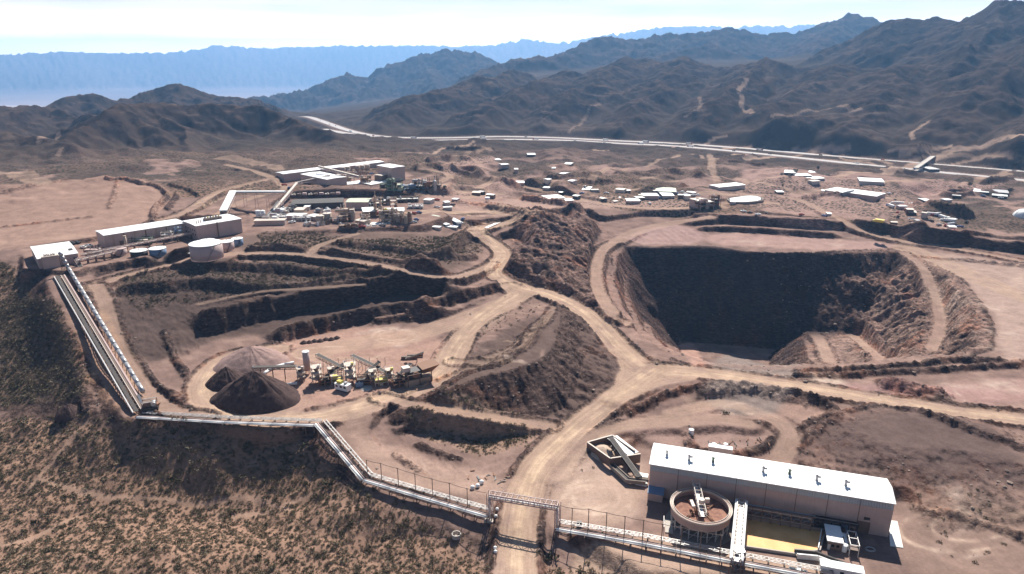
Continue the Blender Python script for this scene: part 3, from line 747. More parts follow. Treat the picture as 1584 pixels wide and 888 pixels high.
tint([(165,440),(260,412),(440,396),(560,408),(690,437),(700,455),(620,470),(470,505),(300,525),(260,560),(215,560),(180,490)], (.095,.076,.070), .88, 5, 4)
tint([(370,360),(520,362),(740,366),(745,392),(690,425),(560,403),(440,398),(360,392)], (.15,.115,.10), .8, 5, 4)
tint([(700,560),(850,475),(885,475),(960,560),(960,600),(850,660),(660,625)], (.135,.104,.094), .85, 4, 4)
tint([(1405,395),(1450,408),(1490,430),(1520,465),(1536,505),(1530,550),(1330,568),(1250,570),(1240,545),(1320,500),(1380,440)], (.40,.30,.25), .8, 3, 4, .9)  # right pit wall: brown rock, lightened so its sunlit side is in the colour
tint([(960,380),(1000,440),(1040,520),(1060,555),(1000,530),(950,480),(940,430)], (.38,.26,.215), .8, 3, 4, .9)
tint([(640,640),(700,630),(790,650),(850,665),(830,690),(770,700),(700,690),(640,665)], (.34,.25,.19), .8, 4, 4)
tint([(-60,440),(60,455),(100,500),(125,570),(128,620),(-60,618)], (.16,.125,.10), .8, 4, 2)
tint([(50,760),(100,700),(180,640),(330,668),(480,675),(520,740),(470,790),(390,770),(300,775),(150,790)], (.29,.20,.145), .5, 6, 4)
tint([(690,500),(800,455),(820,462),(720,530)], (.46,.36,.29), .6)
tint([(520,650),(640,700),(780,740),(790,790),(640,745),(560,720)], (.42,.315,.26), .8)
tint([(150,560),(130,480),(150,470),(220,620),(215,650),(180,650)], (.36,.25,.20), .8)
tint([(100,470),(150,560),(205,650),(190,655),(120,560)], (.46,.31,.21), .6, 2, 2, .9)
tint([(1082,560),(1100,534),(1234,544),(1240,640),(1100,640)], (.30,.26,.235), .95)
tint([(1042,520),(1085,532),(1100,575),(1060,560)], (.50,.34,.28), .9, 2)
tint([(700,250),(780,240),(760,262),(640,280),(690,262)], (.44,.32,.27), .8, 6)
tint([(1150,262),(1250,262),(1300,275),(1400,290),(1450,330),(1350,340),(1150,320),(1120,290)], (.40,.29,.25), .8, 8, 6)
tint([(1380,275),(1560,275),(1530,300),(1400,300)], (.42,.30,.265), .8, 6)
tint([(700,310),(900,300),(1100,305),(1110,325),(950,320),(800,320),(700,330)], (.45,.335,.28), .8, 5, 4)
tint([(640,300),(760,280),(830,290),(700,330)], (.40,.29,.25), .8, 5, 4)
def far_tint(pl, c, a_, soft):
    pw = np.array([P(x, y, -450) for x, y in pl]); ix = bbox(pw, soft * 2); x, y = XF[ix], YF[ix]; d, *_ = pdist(x, y, pw, True); ins = inside(x, y, pw)
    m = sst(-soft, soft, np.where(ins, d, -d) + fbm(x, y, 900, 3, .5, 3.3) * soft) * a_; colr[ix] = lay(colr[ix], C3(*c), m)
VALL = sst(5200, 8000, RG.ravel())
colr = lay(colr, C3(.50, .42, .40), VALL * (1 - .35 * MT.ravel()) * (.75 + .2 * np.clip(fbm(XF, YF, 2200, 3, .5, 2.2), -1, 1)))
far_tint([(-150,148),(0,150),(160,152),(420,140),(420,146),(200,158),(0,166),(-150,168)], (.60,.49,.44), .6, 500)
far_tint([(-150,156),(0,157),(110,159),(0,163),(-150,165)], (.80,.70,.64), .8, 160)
for pl, w_, c, a in [([(1440,440),(1500,470),(1560,480)], 5, PALE, .6), ([(1500,510),(1550,520),(1584,515)], 4, PALE, .6), ([(1495,540),(1550,545)], 3, PALE, .6), ([(1395,392),(1440,412),(1500,420)], 3, SAND, .6),
        ([(1240,580),(1290,592),(1310,588)], 4, (.72,.62,.5), .8), ([(1440,755),(1480,765),(1520,760)], 4, PALE, .7), ([(1500,590),(1560,600),(1600,610)], 5, PALE, .5),
        ([(1435,590),(1500,600),(1590,590)], 3, PALE, .5), ([(1430,330),(1460,345),(1470,360)], 3, PALE, .5),
        ([(500,640),(440,655),(360,650),(310,625),(296,600),(310,572),(350,550)], 1.6, SAND, .8), ([(600,610),(660,590),(690,565),(695,545)], 1.4, PALE, .6), ([(590,618),(655,598),(684,570)], 1.0, PALE, .6),
        ([(540,640),(470,655)], 1.6, PALE, .7), ([(540,520),(590,508),(640,512),(650,530),(600,538)], 2, PALE, .55), ([(560,515),(620,505),(660,520)], 2.5, PALE, .5), ([(460,548),(530,556),(600,552)], 1.5, SAND, .6),
        ([(870,750),(920,740),(960,760),(955,790),(900,800)], .9, PALE, .6), ([(890,755),(925,750),(945,765),(940,785),(900,790)], .9, PALE, .6), ([(905,762),(925,760),(932,770),(922,780)], .8, PALE, .5), ([(880,740),(940,732),(978,765),(970,800)], .9, PALE, .4),
        ([(800,830),(870,790),(905,780)], .8, BROWN, .4), ([(900,700),(870,740),(880,760)], 2.0, SAND, .6), ([(1000,650),(940,670),(900,700)], 2.0, SAND, .8),
        ([(1130,372),(1170,376),(1190,380)], 5, PALE, .5), ([(1280,378),(1310,381)], 5, PALE, .5), ([(440,320),(460,330)], 3, PALE, .5), ([(700,345),(790,341)], 2, PALE, .7),
        ([(1050,620),(1130,625),(1180,640)], 2.5, SAND, .7), ([(155,475),(185,530),(205,580),(212,640)], 1.6, (.60,.38,.22), .5),
        ([(560,745),(640,765),(740,790)], 3, BROWN, .4), ([(1540,800),(1480,820),(1440,860)], 2, PALE, .3), ([(1410,840),(1500,850),(1584,830)], 1.5, BROWN, .4)]:
    streak(pl, w_, c, a)
rv = random.Random(31)
for k in range(150):
    zx = rv.choice([(860,1000,700,860),(420,700,520,640),(560,780,660,790),(1250,1584,590,640),(1400,1584,400,560),(1380,1584,760,888),(1020,1220,600,700),(950,1400,350,384),(940,1040,540,620),(690,860,450,560)])
    px, py = rv.uniform(zx[0], zx[1]), rv.uniform(zx[2], zx[3]); th = rv.uniform(-.5, .5) + (0 if rv.random() < .7 else 1.2); cv = rv.uniform(-.05, .05) * 3; L_ = rv.uniform(15, 60); pl = []
    for i in range(6): pl.append((px, py)); px += math.cos(th) * L_ / 5; py += math.sin(th) * L_ / 5 * .6; th += cv
    c_ = rv.choice([PALE, SAND, BROWN, TAN])
    streak(pl, .7, c_, rv.uniform(.25, .55), .8)
    if rv.random() < .6: streak([(a_, b_ + 2.2) for a_, b_ in pl], .7, c_, .35, .8)
ix, m = pmask([(790,350),(840,325),(905,320),(935,340),(915,370),(912,420),(925,470),(960,500),(930,500),(880,455),(810,435),(775,410),(795,385)], 3, 3)
colr[ix] = lay(colr[ix], C3(.34, .245, .21), m * np.clip(.45 + N2[ix] * .9 + N1[ix] * .4, 0, .9))
# fine tilled lines on the bench tongue north of the pit
ix, m = pmask([(1035,352),(1110,356),(1085,376),(1000,374)], 3, 1)
colr[ix] = lay(colr[ix], C3(.34,.24,.215), m * (.5 + .5 * np.sin(XF[ix] * 1.1 + YF[ix] * .25 + N1[ix])) * .6)
for pw in HWW:
    ix = bbox(pw, 40); d, *_ = pdist(XF[ix], YF[ix], pw); colr[ix] = lay(colr[ix], C3(.33, .25, .215), .55 * (1 - sst(12, 22, d + N1[ix] * 4)))
# roads
rdc = lay(np.tile(C3(.46, .355, .275), (len(XF), 1)), C3(.38, .29, .24), np.clip(V2 * 1.2, 0, 1))
m = np.clip(RD[:, 2], 0, 1); colr = lay(colr, C3(0, 0, 0), m) + rdc * m[:, None]
# pale worn wheel lanes along the haul roads
for pl, w_, a_ in [([(797,900),(800,830),(806,780),(822,730),(860,690),(905,650),(950,615),(985,590)], 1.5, .75), ([(740,352),(760,375),(780,392),(768,410),(762,424),(790,440),(850,455),(900,478),(935,510),(965,545),(995,568)], 1.3, .6),
        ([(1000,575),(1120,580),(1200,592),(1290,607),(1400,625),(1500,640),(1640,655)], 1.4, .55), ([(800,452),(770,470),(730,500),(700,545),(690,575),(640,603),(560,628),(470,648),(390,648),(335,633),(313,605),(326,572),(370,552)], 1.4, .65),
        ([(985,590),(1000,575)], 3, .5), ([(735,352),(790,343)], 1.5, .7), ([(300,322),(340,300),(400,285)], 1.2, .5), ([(640,330),(700,328),(790,326)], 1.0, .7)]:
    for o_ in (-2.2, 2.0): streak([(x_ + o_ * 2.2, y_ + o_ * .8) for x_, y_ in pl], w_, (.66, .53, .38), a_, .9)
for cx_, cy_, rx_, ry_ in [(915,772,42,22), (915,772,30,15), (905,775,18,9), (925,768,54,28), (610,520,34,11), (610,520,24,7), (520,548,70,12), (1150,632,30,9), (1500,815,60,22), (1480,820,90,34)]:
    streak([(cx_ + rx_ * math.cos(k * .42), cy_ + ry_ * math.sin(k * .42)) for k in range(13)], .8, (.68, .56, .45), .55, .9)
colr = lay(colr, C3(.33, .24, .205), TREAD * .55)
colr = lay(colr, C3(.065, .054, .055), FARW * (.75 + .2 * np.clip(N1, -1, 1)))  # shade of the far pit wall, painted in as a darker rock colour
colr *= np.where(FARM < .5, .80, .9)[:, None].astype(np.float32) * C3(1.0, .90, .865)
# speckle mask: real shrubs are grown near the camera, beyond them the material takes over
SPK = np.clip(SC, 0, 1) * (.15 + .85 * sst(430, 560, RG.ravel())) * (1 - np.clip(RD[:, 2] * 1.6, 0, 1)) * (1 - sst(2500, 6000, RG.ravel()) * .7) * (1 - .85 * MT.ravel())

def grid_mesh():
    me = bpy.data.meshes.new("ground")
    nv = NR * NA
    co = np.empty((nv + 1, 3), np.float32); co[:nv, 0] = XF; co[:nv, 1] = YF; co[:nv, 2] = ZF; co[nv] = (0, 0, ZF[:NA].mean())
    i = np.arange(NR - 1)[:, None] * NA + np.arange(NA)[None, :]
    jn = (np.arange(NA) + 1) % NA
    i2 = np.arange(NR - 1)[:, None] * NA + jn[None, :]
    q = np.stack([i, i2, i2 + NA, i + NA], -1).reshape(-1, 4)[:, ::-1]
    q = np.ascontiguousarray(q)
    cap = np.stack([np.full(NA, nv), jn, np.arange(NA)], 1)
    nq, ncp = len(q), len(cap)
    me.vertices.add(nv + 1); me.vertices.foreach_set("co", co.ravel())
    me.loops.add(nq * 4 + ncp * 3); me.loops.foreach_set("vertex_index", np.concatenate([q.ravel(), cap.ravel()]).astype(np.int32))
    me.polygons.add(nq + ncp)
    me.polygons.foreach_set("loop_start", np.concatenate([np.arange(nq) * 4, nq * 4 + np.arange(ncp) * 3]).astype(np.int32))
    me.polygons.foreach_set("use_smooth", np.ones(nq + ncp, bool))
    me.update(calc_edges=True)
    a = me.attributes.new("col", 'FLOAT_COLOR', 'POINT')
    c4 = np.ones((nv + 1, 4), np.float32); c4[:nv, :3] = colr; c4[nv, :3] = colr[0]; a.data.foreach_set("color", c4.ravel())
    a = me.attributes.new("msk", 'FLOAT_COLOR', 'POINT')
    c4 = np.ones((nv + 1, 4), np.float32); c4[:nv, 0] = SPK; c4[:nv, 1] = np.clip(rk, 0, 1); c4[:nv, 2] = RD[:, 2]; c4[nv, :3] = 0; a.data.foreach_set("color", c4.ravel())
    a = me.attributes.new("rdv", 'FLOAT_VECTOR', 'POINT')
    c3 = np.zeros((nv + 1, 3), np.float32); c3[:nv, 0] = RD[:, 0]; c3[:nv, 1] = RD[:, 1]; c3[:nv, 2] = MT.ravel() * sst(900, 1200, RG.ravel()); a.data.foreach_set("vector", c3.ravel())
    return me
gme = grid_mesh()
gob = bpy.data.objects.new("ground", gme); COL.objects.link(gob); gob['kind'] = 'structure'
print("mesh", time.time() - T0, "zmin", ZF.min(), "zmax", ZF.max(), "tris", NR * NA * 2)

# ------------------------------------------------------------------ node helpers
class NB:
    def __init__(s, name):
        s.m = bpy.data.materials.new(name); s.m.use_nodes = True; s.t = s.m.node_tree; s.t.nodes.clear()
        s.out = s.t.nodes.new('ShaderNodeOutputMaterial'); s.b = s.t.nodes.new('ShaderNodeBsdfPrincipled'); s.t.links.new(s.b.outputs[0], s.out.inputs[0])
    def n(s, typ, **kw):
        n = s.t.nodes.new(typ)
        for k, v in kw.items(): setattr(n, k, v)
        return n
    def set(s, sock, v):
        if hasattr(v, 'links'): s.t.links.new(v, sock)
        else: sock.default_value = v
    def noise(s, vec, scale, detail=4, rough=.55, typ='3D'):
        n = s.n('ShaderNodeTexNoise'); n.inputs['Scale'].default_value = scale; n.inputs['Detail'].default_value = detail; n.inputs['Roughness'].default_value = rough
        if vec is not None: s.t.links.new(vec, n.inputs['Vector'])
        return n.outputs['Fac']
    def ramp(s, f, a, b, ca=(0, 0, 0, 1), cb=(1, 1, 1, 1)):
        n = s.n('ShaderNodeMapRange'); s.set(n.inputs[0], f); n.inputs[1].default_value = a; n.inputs[2].default_value = b; n.interpolation_type = 'SMOOTHSTEP'
        return n.outputs[0]
    def math(s, op, a, b=0.0):
        n = s.n('ShaderNodeMath', operation=op); s.set(n.inputs[0], a); s.set(n.inputs[1], b); return n.outputs[0]
    def mix(s, f, a, b, bt='MIX'):
        n = s.n('ShaderNodeMix', data_type='RGBA', blend_type=bt); s.set(n.inputs['Factor'], f); s.set(n.inputs['A'], a); s.set(n.inputs['B'], b); return n.outputs['Result']
    def sep(s, c):
        n = s.n('ShaderNodeSeparateColor'); s.set(n.inputs[0], c); return n.outputs
    def attr(s, name, o='Color'): return s.n('ShaderNodeAttribute', attribute_name=name).outputs[o]
    def bump(s, h, strength=.5, dist=.1, prev=None):
        n = s.n('ShaderNodeBump'); n.inputs['Strength'].default_value = strength; n.inputs['Distance'].default_value = dist; s.set(n.inputs['Height'], h)
        if prev is not None: s.t.links.new(prev, n.inputs['Normal'])
        return n.outputs[0]
def RGBA(c): return (c[0], c[1], c[2], 1.0)

g = NB("ground")
pos = g.n('ShaderNodeNewGeometry').outputs['Position']
c0 = g.attr("col"); mk = g.sep(g.attr("msk")); rdv = g.attr("rdv", 'Vector')
n1 = g.noise(pos, .9, 5, .6); n2 = g.noise(pos, .12, 5, .6); n3 = g.noise(pos, .018, 5, .6)
v = g.math('MULTIPLY_ADD', n1, .55); g.t.nodes[-1].inputs[2].default_value = .30
v2 = g.math('MULTIPLY_ADD', n2, .7); g.t.nodes[-1].inputs[2].default_value = .08
val = g.math('ADD', v, v2)
c1 = g.mix(1.0, c0, g.n('ShaderNodeCombineColor').outputs[0], 'MULTIPLY')
cc = g.t.nodes[-1]; comb = [x for x in g.t.nodes if x.bl_idname == 'ShaderNodeCombineColor'][0]
for i in range(3): g.t.links.new(val, comb.inputs[i])
# reddish / greyish drift on rock
hue = g.mix(g.ramp(g.noise(pos, .045, 4, .6), .52, .68), c1, g.mix(1.0, c1, (1.2, .97, .86, 1), 'MULTIPLY'))
c2 = g.mix(mk[1], c1, hue)
# broken streaks down the rock faces, strata
wn = g.n('ShaderNodeMapping'); g.t.links.new(pos, wn.inputs['Vector']); wn.inputs['Scale'].default_value = (.35, .35, 1.1); wn.inputs['Rotation'].default_value = (.5, .3, .4)
st = g.ramp(g.noise(wn.outputs[0], 1.0, 5, .65), .35, .68)
stc = g.mix(g.math('MULTIPLY', mk[1], .9), (1, 1, 1, 1), g.mix(st, (.45, .45, .47, 1), (1.45, 1.4, 1.35, 1)))
c3 = g.mix(1.0, c2, stc, 'MULTIPLY')
# tyre tracks along the roads
mpn = g.n('ShaderNodeMapping'); g.t.links.new(rdv, mpn.inputs['Vector']); mpn.inputs['Scale'].default_value = (.75, .035, 1)
tr = g.ramp(g.noise(mpn.outputs[0], 1.0, 5, .7), .38, .66)
trc = g.mix(g.math('MULTIPLY', mk[2], .8), (1, 1, 1, 1), g.mix(tr, (.86, .84, .84, 1), (1.14, 1.15, 1.14, 1)))
c4 = g.mix(1.0, c3, trc, 'MULTIPLY')
# outcrops and scree on the mountains
xs_ = g.n('ShaderNodeSeparateXYZ'); g.t.links.new(rdv, xs_.inputs[0]); mtn = xs_.outputs[2]
oc = g.math('MULTIPLY', g.ramp(g.noise(pos, .022, 8, .72), .50, .60), mtn); c4 = g.mix(g.math('MULTIPLY', oc, .75), c4, (.012, .011, .014, 1))
oc2 = g.math('MULTIPLY', g.ramp(g.noise(pos, .009, 9, .75), .56, .66), mtn); c4 = g.mix(g.math('MULTIPLY', oc2, .5), c4, (.17, .125, .10, 1))
# distant scrub: speckled clumps
vo = g.n('ShaderNodeTexVoronoi'); vo.inputs['Scale'].default_value = .36; g.t.links.new(pos, vo.inputs['Vector'])
clump = g.noise(pos, .02, 3, .6)
thr = g.math('SUBTRACT', g.math('MULTIPLY_ADD', clump, .5), vo.outputs['Distance']); 
[x for x in g.t.nodes if x.bl_idname == 'ShaderNodeMath'][-2].inputs[2].default_value = .23
sp = g.math('MULTIPLY', g.ramp(thr, -.03, .12), mk[0])
vc = g.mix(g.noise(pos, .3, 2), (.034, .033, .027, 1), (.065, .060, .046, 1))
c5 = g.mix(g.math('MULTIPLY', sp, .92), c4, vc)
g.set(g.b.inputs['Base Color'], c5)
g.b.inputs['Roughness'].default_value = .95; g.b.inputs['Specular IOR Level'].default_value = 0.0
b1 = g.bump(g.noise(pos, 2.2, 6, .65), .55, .35)
rb = g.n('ShaderNodeBump'); rb.inputs['Distance'].default_value = 1.6; g.t.links.new(b1, rb.inputs['Normal'])
g.t.links.new(g.noise(pos, .5, 6, .7), rb.inputs['Height']); g.t.links.new(g.math('MULTIPLY_ADD', mk[1], .75), rb.inputs['Strength']); [x for x in g.t.nodes if x.bl_idname == 'ShaderNodeMath'][-1].inputs[2].default_value = .06
g.t.links.new(rb.outputs[0], g.b.inputs['Normal'])
gme.materials.append(g.m)
# ------------------------------------------------------------------ materials for built things
def paint(name, c, rough=.6, metal=0.0, grime=.35, rib=0.0, dirt=(.24, .17, .13)):
    b = NB(name); tcn = b.n('ShaderNodeTexCoord').outputs['Object']
    a = b.noise(tcn, .35, 6, .65); s_ = b.n('ShaderNodeMapping'); b.t.links.new(tcn, s_.inputs['Vector']); s_.inputs['Scale'].default_value = (1.6, 1.6, .12)
    st_ = b.ramp(b.noise(s_.outputs[0], 1.0, 5, .6), .45, .75)
    v = b.mix(b.math('MULTIPLY', b.ramp(a, .35, .75), grime), RGBA(c), RGBA([x * .72 + d * .28 for x, d in zip(c, dirt)]))
    v = b.mix(b.math('MULTIPLY', st_, grime * .7), v, RGBA([x * .5 + d * .5 for x, d in zip(c, dirt)]))
    b.set(b.b.inputs['Base Color'], v); b.b.inputs['Roughness'].default_value = rough; b.b.inputs['Metallic'].default_value = metal
    nb = b.bump(a, .15, .05)
    if rib:
        wv = b.n('ShaderNodeTexWave'); wv.bands_direction = 'X'; wv.inputs['Scale'].default_value = rib; b.t.links.new(tcn, wv.inputs['Vector'])
        nb = b.bump(wv.outputs['Fac'], .5, .06, nb)
    b.t.links.new(nb, b.b.inputs['Normal'])
    return b.m
M = dict(
 white=paint('white_sheet', (.78, .78, .76), .55, 0, .3, .6), whitep=paint('white_paint', (.74, .74, .72), .5, 0, .3),
 beige=paint('beige_cladding', (.48, .355, .31), .65, 0, .6, 1.2), beige2=paint('tan_cladding', (.46, .34, .25), .65, 0, .45, 1.0),
 pink=paint('pinkish_steel', (.47, .34, .31), .6, 0, .4), cream=paint('cream_steel', (.62, .53, .45), .6, 0, .4),
 dark=paint('dark_steel', (.045, .042, .042), .55, .3, .4), grey=paint('galvanised_steel', (.38, .37, .37), .45, .5, .35),
 lgrey=paint('light_steel', (.55, .53, .51), .5, .2, .35), tankp=paint('stained_tank_steel', (.43, .29, .24), .7, 0, .7), rust=paint('rusty_steel', (.24, .12, .07), .8, 0, .6), brown=paint('brown_steel', (.16, .105, .08), .7, 0, .5),
 conc=paint('concrete', (.46, .41, .36), .9, 0, .5), concd=paint('dirty_concrete', (.26, .215, .18), .9, 0, .6),
 belt=paint('rubber_belt', (.05, .045, .042), .85, 0, .6), blue=paint('blue_grey_sheet', (.15, .22, .33), .55, 0, .3, .8), strip=paint('skylight_sheet', (.36, .42, .45), .35, 0, .25),
 green=paint('green_steel', (.07, .12, .07), .6, 0, .5), yellow=paint('yellow_steel', (.62, .50, .08), .55, 0, .3), olive=paint('olive_sheet', (.42, .45, .33), .6, 0, .3, .8),
 glass=paint('dark_glass', (.02, .025, .03), .12, 0, .1), tyre=paint('tyre_rubber', (.02, .02, .02), .85, 0, .3), red=paint('red_paint', (.38, .05, .04), .45, 0, .2),
 bluep=paint('blue_paint', (.06, .12, .28), .45, 0, .2), silver=paint('silver_paint', (.42, .43, .45), .35, .5, .2), road=paint('concrete_paving', (.40, .36, .34), .9, 0, .35), mark=paint('road_marking', (.8, .8, .78), .7, 0, .1),
 tan_roof=paint('tan_roof_sheet', (.55, .46, .38), .6, 0, .4, .8))
def soilmat(name, ca, cb, sc1=.5, bump=.6, dist=.5, stone=0.0):
    b = NB(name); p_ = b.n('ShaderNodeNewGeometry').outputs['Position']
    f = b.noise(p_, sc1, 7, .65); b.set(b.b.inputs['Base Color'], b.mix(b.ramp(f, .32, .68), RGBA(ca), RGBA(cb)))
    b.b.inputs['Roughness'].default_value = .95; b.b.inputs['Specular IOR Level'].default_value = .1
    b.t.links.new(b.bump(b.noise(p_, 1.8, 7, .7), bump, dist), b.b.inputs['Normal']); return b.m
M['pile'] = soilmat('crushed_ore', (.055, .036, .034), (.10, .065, .058)); M['pile2'] = soilmat('pale_ore', (.25, .165, .145), (.34, .23, .20)); M['sand'] = soilmat('tan_ore', (.40, .29, .22), (.52, .40, .31))
M['rockm'] = soilmat('boulder_rock', (.16, .12, .10), (.34, .26, .21), 1.0)
b_ = NB('pond_water'); p_ = b_.n('ShaderNodeNewGeometry').outputs['Position']
b_.set(b_.b.inputs['Base Color'], b_.mix(b_.ramp(b_.noise(p_, .18, 4, .5), .35, .65), (.70, .36, .13, 1), (.80, .44, .18, 1))); b_.b.inputs['Roughness'].default_value = .4; b_.b.inputs['Specular IOR Level'].default_value = .25
b_.b.inputs['Roughness'].default_value = .6; b_.t.links.new(b_.bump(b_.noise(p_, 3.0, 3, .5), .05, .05), b_.b.inputs['Normal']); M['water'] = b_.m
def leafmat(name, ca, cb):
    b = NB(name); p_ = b.n('ShaderNodeNewGeometry').outputs['Position']; oi = b.n('ShaderNodeObjectInfo').outputs['Random']
    f = b.math('ADD', b.math('MULTIPLY', b.noise(p_, 1.5, 3, .6), .7), b.math('MULTIPLY', oi, .35))
    b.set(b.b.inputs['Base Color'], b.mix(b.ramp(f, .3, .75), RGBA(ca), RGBA(cb))); b.b.inputs['Roughness'].default_value = .8; b.b.inputs['Specular IOR Level'].default_value = 0.05
    return b.m
M['leaf'] = leafmat('scrub_leaves', (.115, .095, .062), (.25, .205, .14)); M['leafd'] = leafmat('dark_leaves', (.05, .047, .030), (.12, .105, .065)); M['twig'] = paint('dry_twigs', (.16, .12, .09), .9, 0, .4)

# ------------------------------------------------------------------ mesh builder
class MB:
    def __init__(s): s.v = []; s.f = []
    def _add(s, v, f):
        o = len(s.v); s.v += [tuple(x) for x in v]; s.f += [tuple(i + o for i in q) for q in f]; return s
    def hexa(s, c8): return s._add(c8, [(0, 3, 2, 1), (4, 5, 6, 7), (0, 1, 5, 4), (1, 2, 6, 5), (2, 3, 7, 6), (3, 0, 4, 7)])
    def box(s, cx, cy, cz, sx, sy, sz, rz=0.0):
        """centre of the base"""
        c, n = math.cos(rz), math.sin(rz); q = []
        for z in (cz, cz + sz):
            for a, b in ((-1, -1), (1, -1), (1, 1), (-1, 1)):
                x, y = a * sx / 2, b * sy / 2; q.append((cx + x * c - y * n, cy + x * n + y * c, z))
        return s.hexa(q)
    def bar(s, p, q, w, h=None):
        h = h or w; p = Vector(p); q = Vector(q); d = (q - p)
        if d.length < 1e-5: return s
        d.normalize(); up = Vector((0, 0, 1)) if abs(d.z) < .95 else Vector((1, 0, 0)); x = d.cross(up).normalized(); u = x.cross(d)
        x *= w / 2; u *= h / 2
        return s.hexa([p - x - u, p + x - u, p + x + u, p - x + u, q - x - u, q + x - u, q + x + u, q - x + u])
    def tube(s, p, q, r, n=8, r2=None, cap=True):
        r2 = r if r2 is None else r2; p = Vector(p); q = Vector(q); d = (q - p).normalized(); up = Vector((0, 0, 1)) if abs(d.z) < .95 else Vector((1, 0, 0)); x = d.cross(up).normalized(); u = x.cross(d)
        v = []; 
        for k in range(n):
            a = 2 * math.pi * k / n; o = x * math.cos(a) + u * math.sin(a); v += [p + o * r, q + o * r2]
        f = [(2 * k, 2 * ((k + 1) % n), 2 * ((k + 1) % n) + 1, 2 * k + 1) for k in range(n)]
        if cap: f += [tuple(2 * k for k in range(n))[::-1], tuple(2 * k + 1 for k in range(n))]
        return s._add(v, f)
    def path(s, ps, r, n=8):
        for a, b in zip(ps[:-1], ps[1:]): s.tube(a, b, r, n)
        return s
    def lathe(s, cx, cy, prof, n=24, closed=True):
        v = []; m = len(prof)
        for k in range(n):
            a = 2 * math.pi * k / n; v += [(cx + r * math.cos(a), cy + r * math.sin(a), z) for r, z in prof]
        f = []
        for k in range(n):
            k2 = (k + 1) % n
            for i in range(m - 1): f.append((k * m + i, k2 * m + i, k2 * m + i + 1, k * m + i + 1))
        if closed: f += [tuple(k * m for k in range(n))[::-1], tuple(k * m + m - 1 for k in range(n))]
        return s._add(v, f)
    def prism(s, poly, z0, z1):
        n = len(poly); A_ = sum(poly[i][0] * poly[(i + 1) % n][1] - poly[(i + 1) % n][0] * poly[i][1] for i in range(n))
        if A_ < 0: poly = poly[::-1]
        g0 = (lambda p: z0) if not callable(z0) else z0; g1 = (lambda p: z1) if not callable(z1) else z1
        v = [(p[0], p[1], g0(p)) for p in poly] + [(p[0], p[1], g1(p)) for p in poly]
        return s._add(v, [tuple(range(n))[::-1], tuple(range(n, 2 * n))] + [(i, (i + 1) % n, n + (i + 1) % n, n + i) for i in range(n)])
    def truss(s, p, q, w, h, n, t=.12):
        """box girder of chords and lacing from p to q (bottom centreline)"""
        p = Vector(p); q = Vector(q); d = (q - p).normalized(); x = Vector((d.y, -d.x, 0)).normalized() * (w / 2); u = Vector((0, 0, h)); P_ = lambda t_, a, b: p.lerp(q, t_) + x * a + u * b
        for a in (-1, 1):
            for b in (0, 1): s.bar(P_(0, a, b), P_(1, a, b), t * 1.3)
            for i in range(n):
                s.bar(P_(i / n, a, 0), P_(i / n, a, 1), t * .8); s.bar(P_(i / n, a, i % 2), P_((i + 1) / n, a, 1 - i % 2), t * .8)
            s.bar(P_(1, a, 0), P_(1, a, 1), t)
        for i in range(n + 1):
            s.bar(P_(i / n, -1, 0), P_(i / n, 1, 0), t * .8); s.bar(P_(i / n, -1, 1), P_(i / n, 1, 1), t * .8)
        return s
    def build(s, name, mat, parent=None, smooth=False, label=None, kind=None, loc=None):
        me = bpy.data.meshes.new(name); me.from_pydata(s.v, [], s.f); me.materials.append(M[mat] if isinstance(mat, str) else mat)
        if smooth: me.polygons.foreach_set('use_smooth', [True] * len(me.polygons))
        me.update(); o = bpy.data.objects.new(name, me); COL.objects.link(o)
        if parent: o.parent = parent
        if loc is not None: o.location = loc
        if label: o['label'] = label
        if kind: o['kind'] = kind
        return o
def thing(name, label, cat, loc=(0, 0, 0), rz=0.0, group=None):
    o = bpy.data.objects.new(name, None); COL.objects.link(o); o.location = loc; o.rotation_euler = (0, 0, rz); o.empty_display_size = .5
    o['label'] = label; o['category'] = cat
    if group: o['group'] = group
    return o
def tag(o, label, cat, group=None):
    o['label'] = label; o['category'] = cat
    if group: o['group'] = group
    return o
def copy_tree(o, parent=None):
    c = o.copy(); COL.objects.link(c)
    if parent: c.parent = parent
    for ch in list(o.children): copy_tree(ch, c)
    return c
def Q(px, py, h=0.0, it=6):
    """world point seen at a photo pixel that stands h metres above the ground"""
    z = 10.0
    for _ in range(it):
        p = P(px, py, z + h); z = hz(p[0], p[1])
    p = P(px, py, z + h)
    return Vector((p[0], p[1], z))
def frame(A, B):
    return math.atan2(B[1] - A[1], B[0] - A[0]), math.hypot(B[0] - A[0], B[1] - A[1])

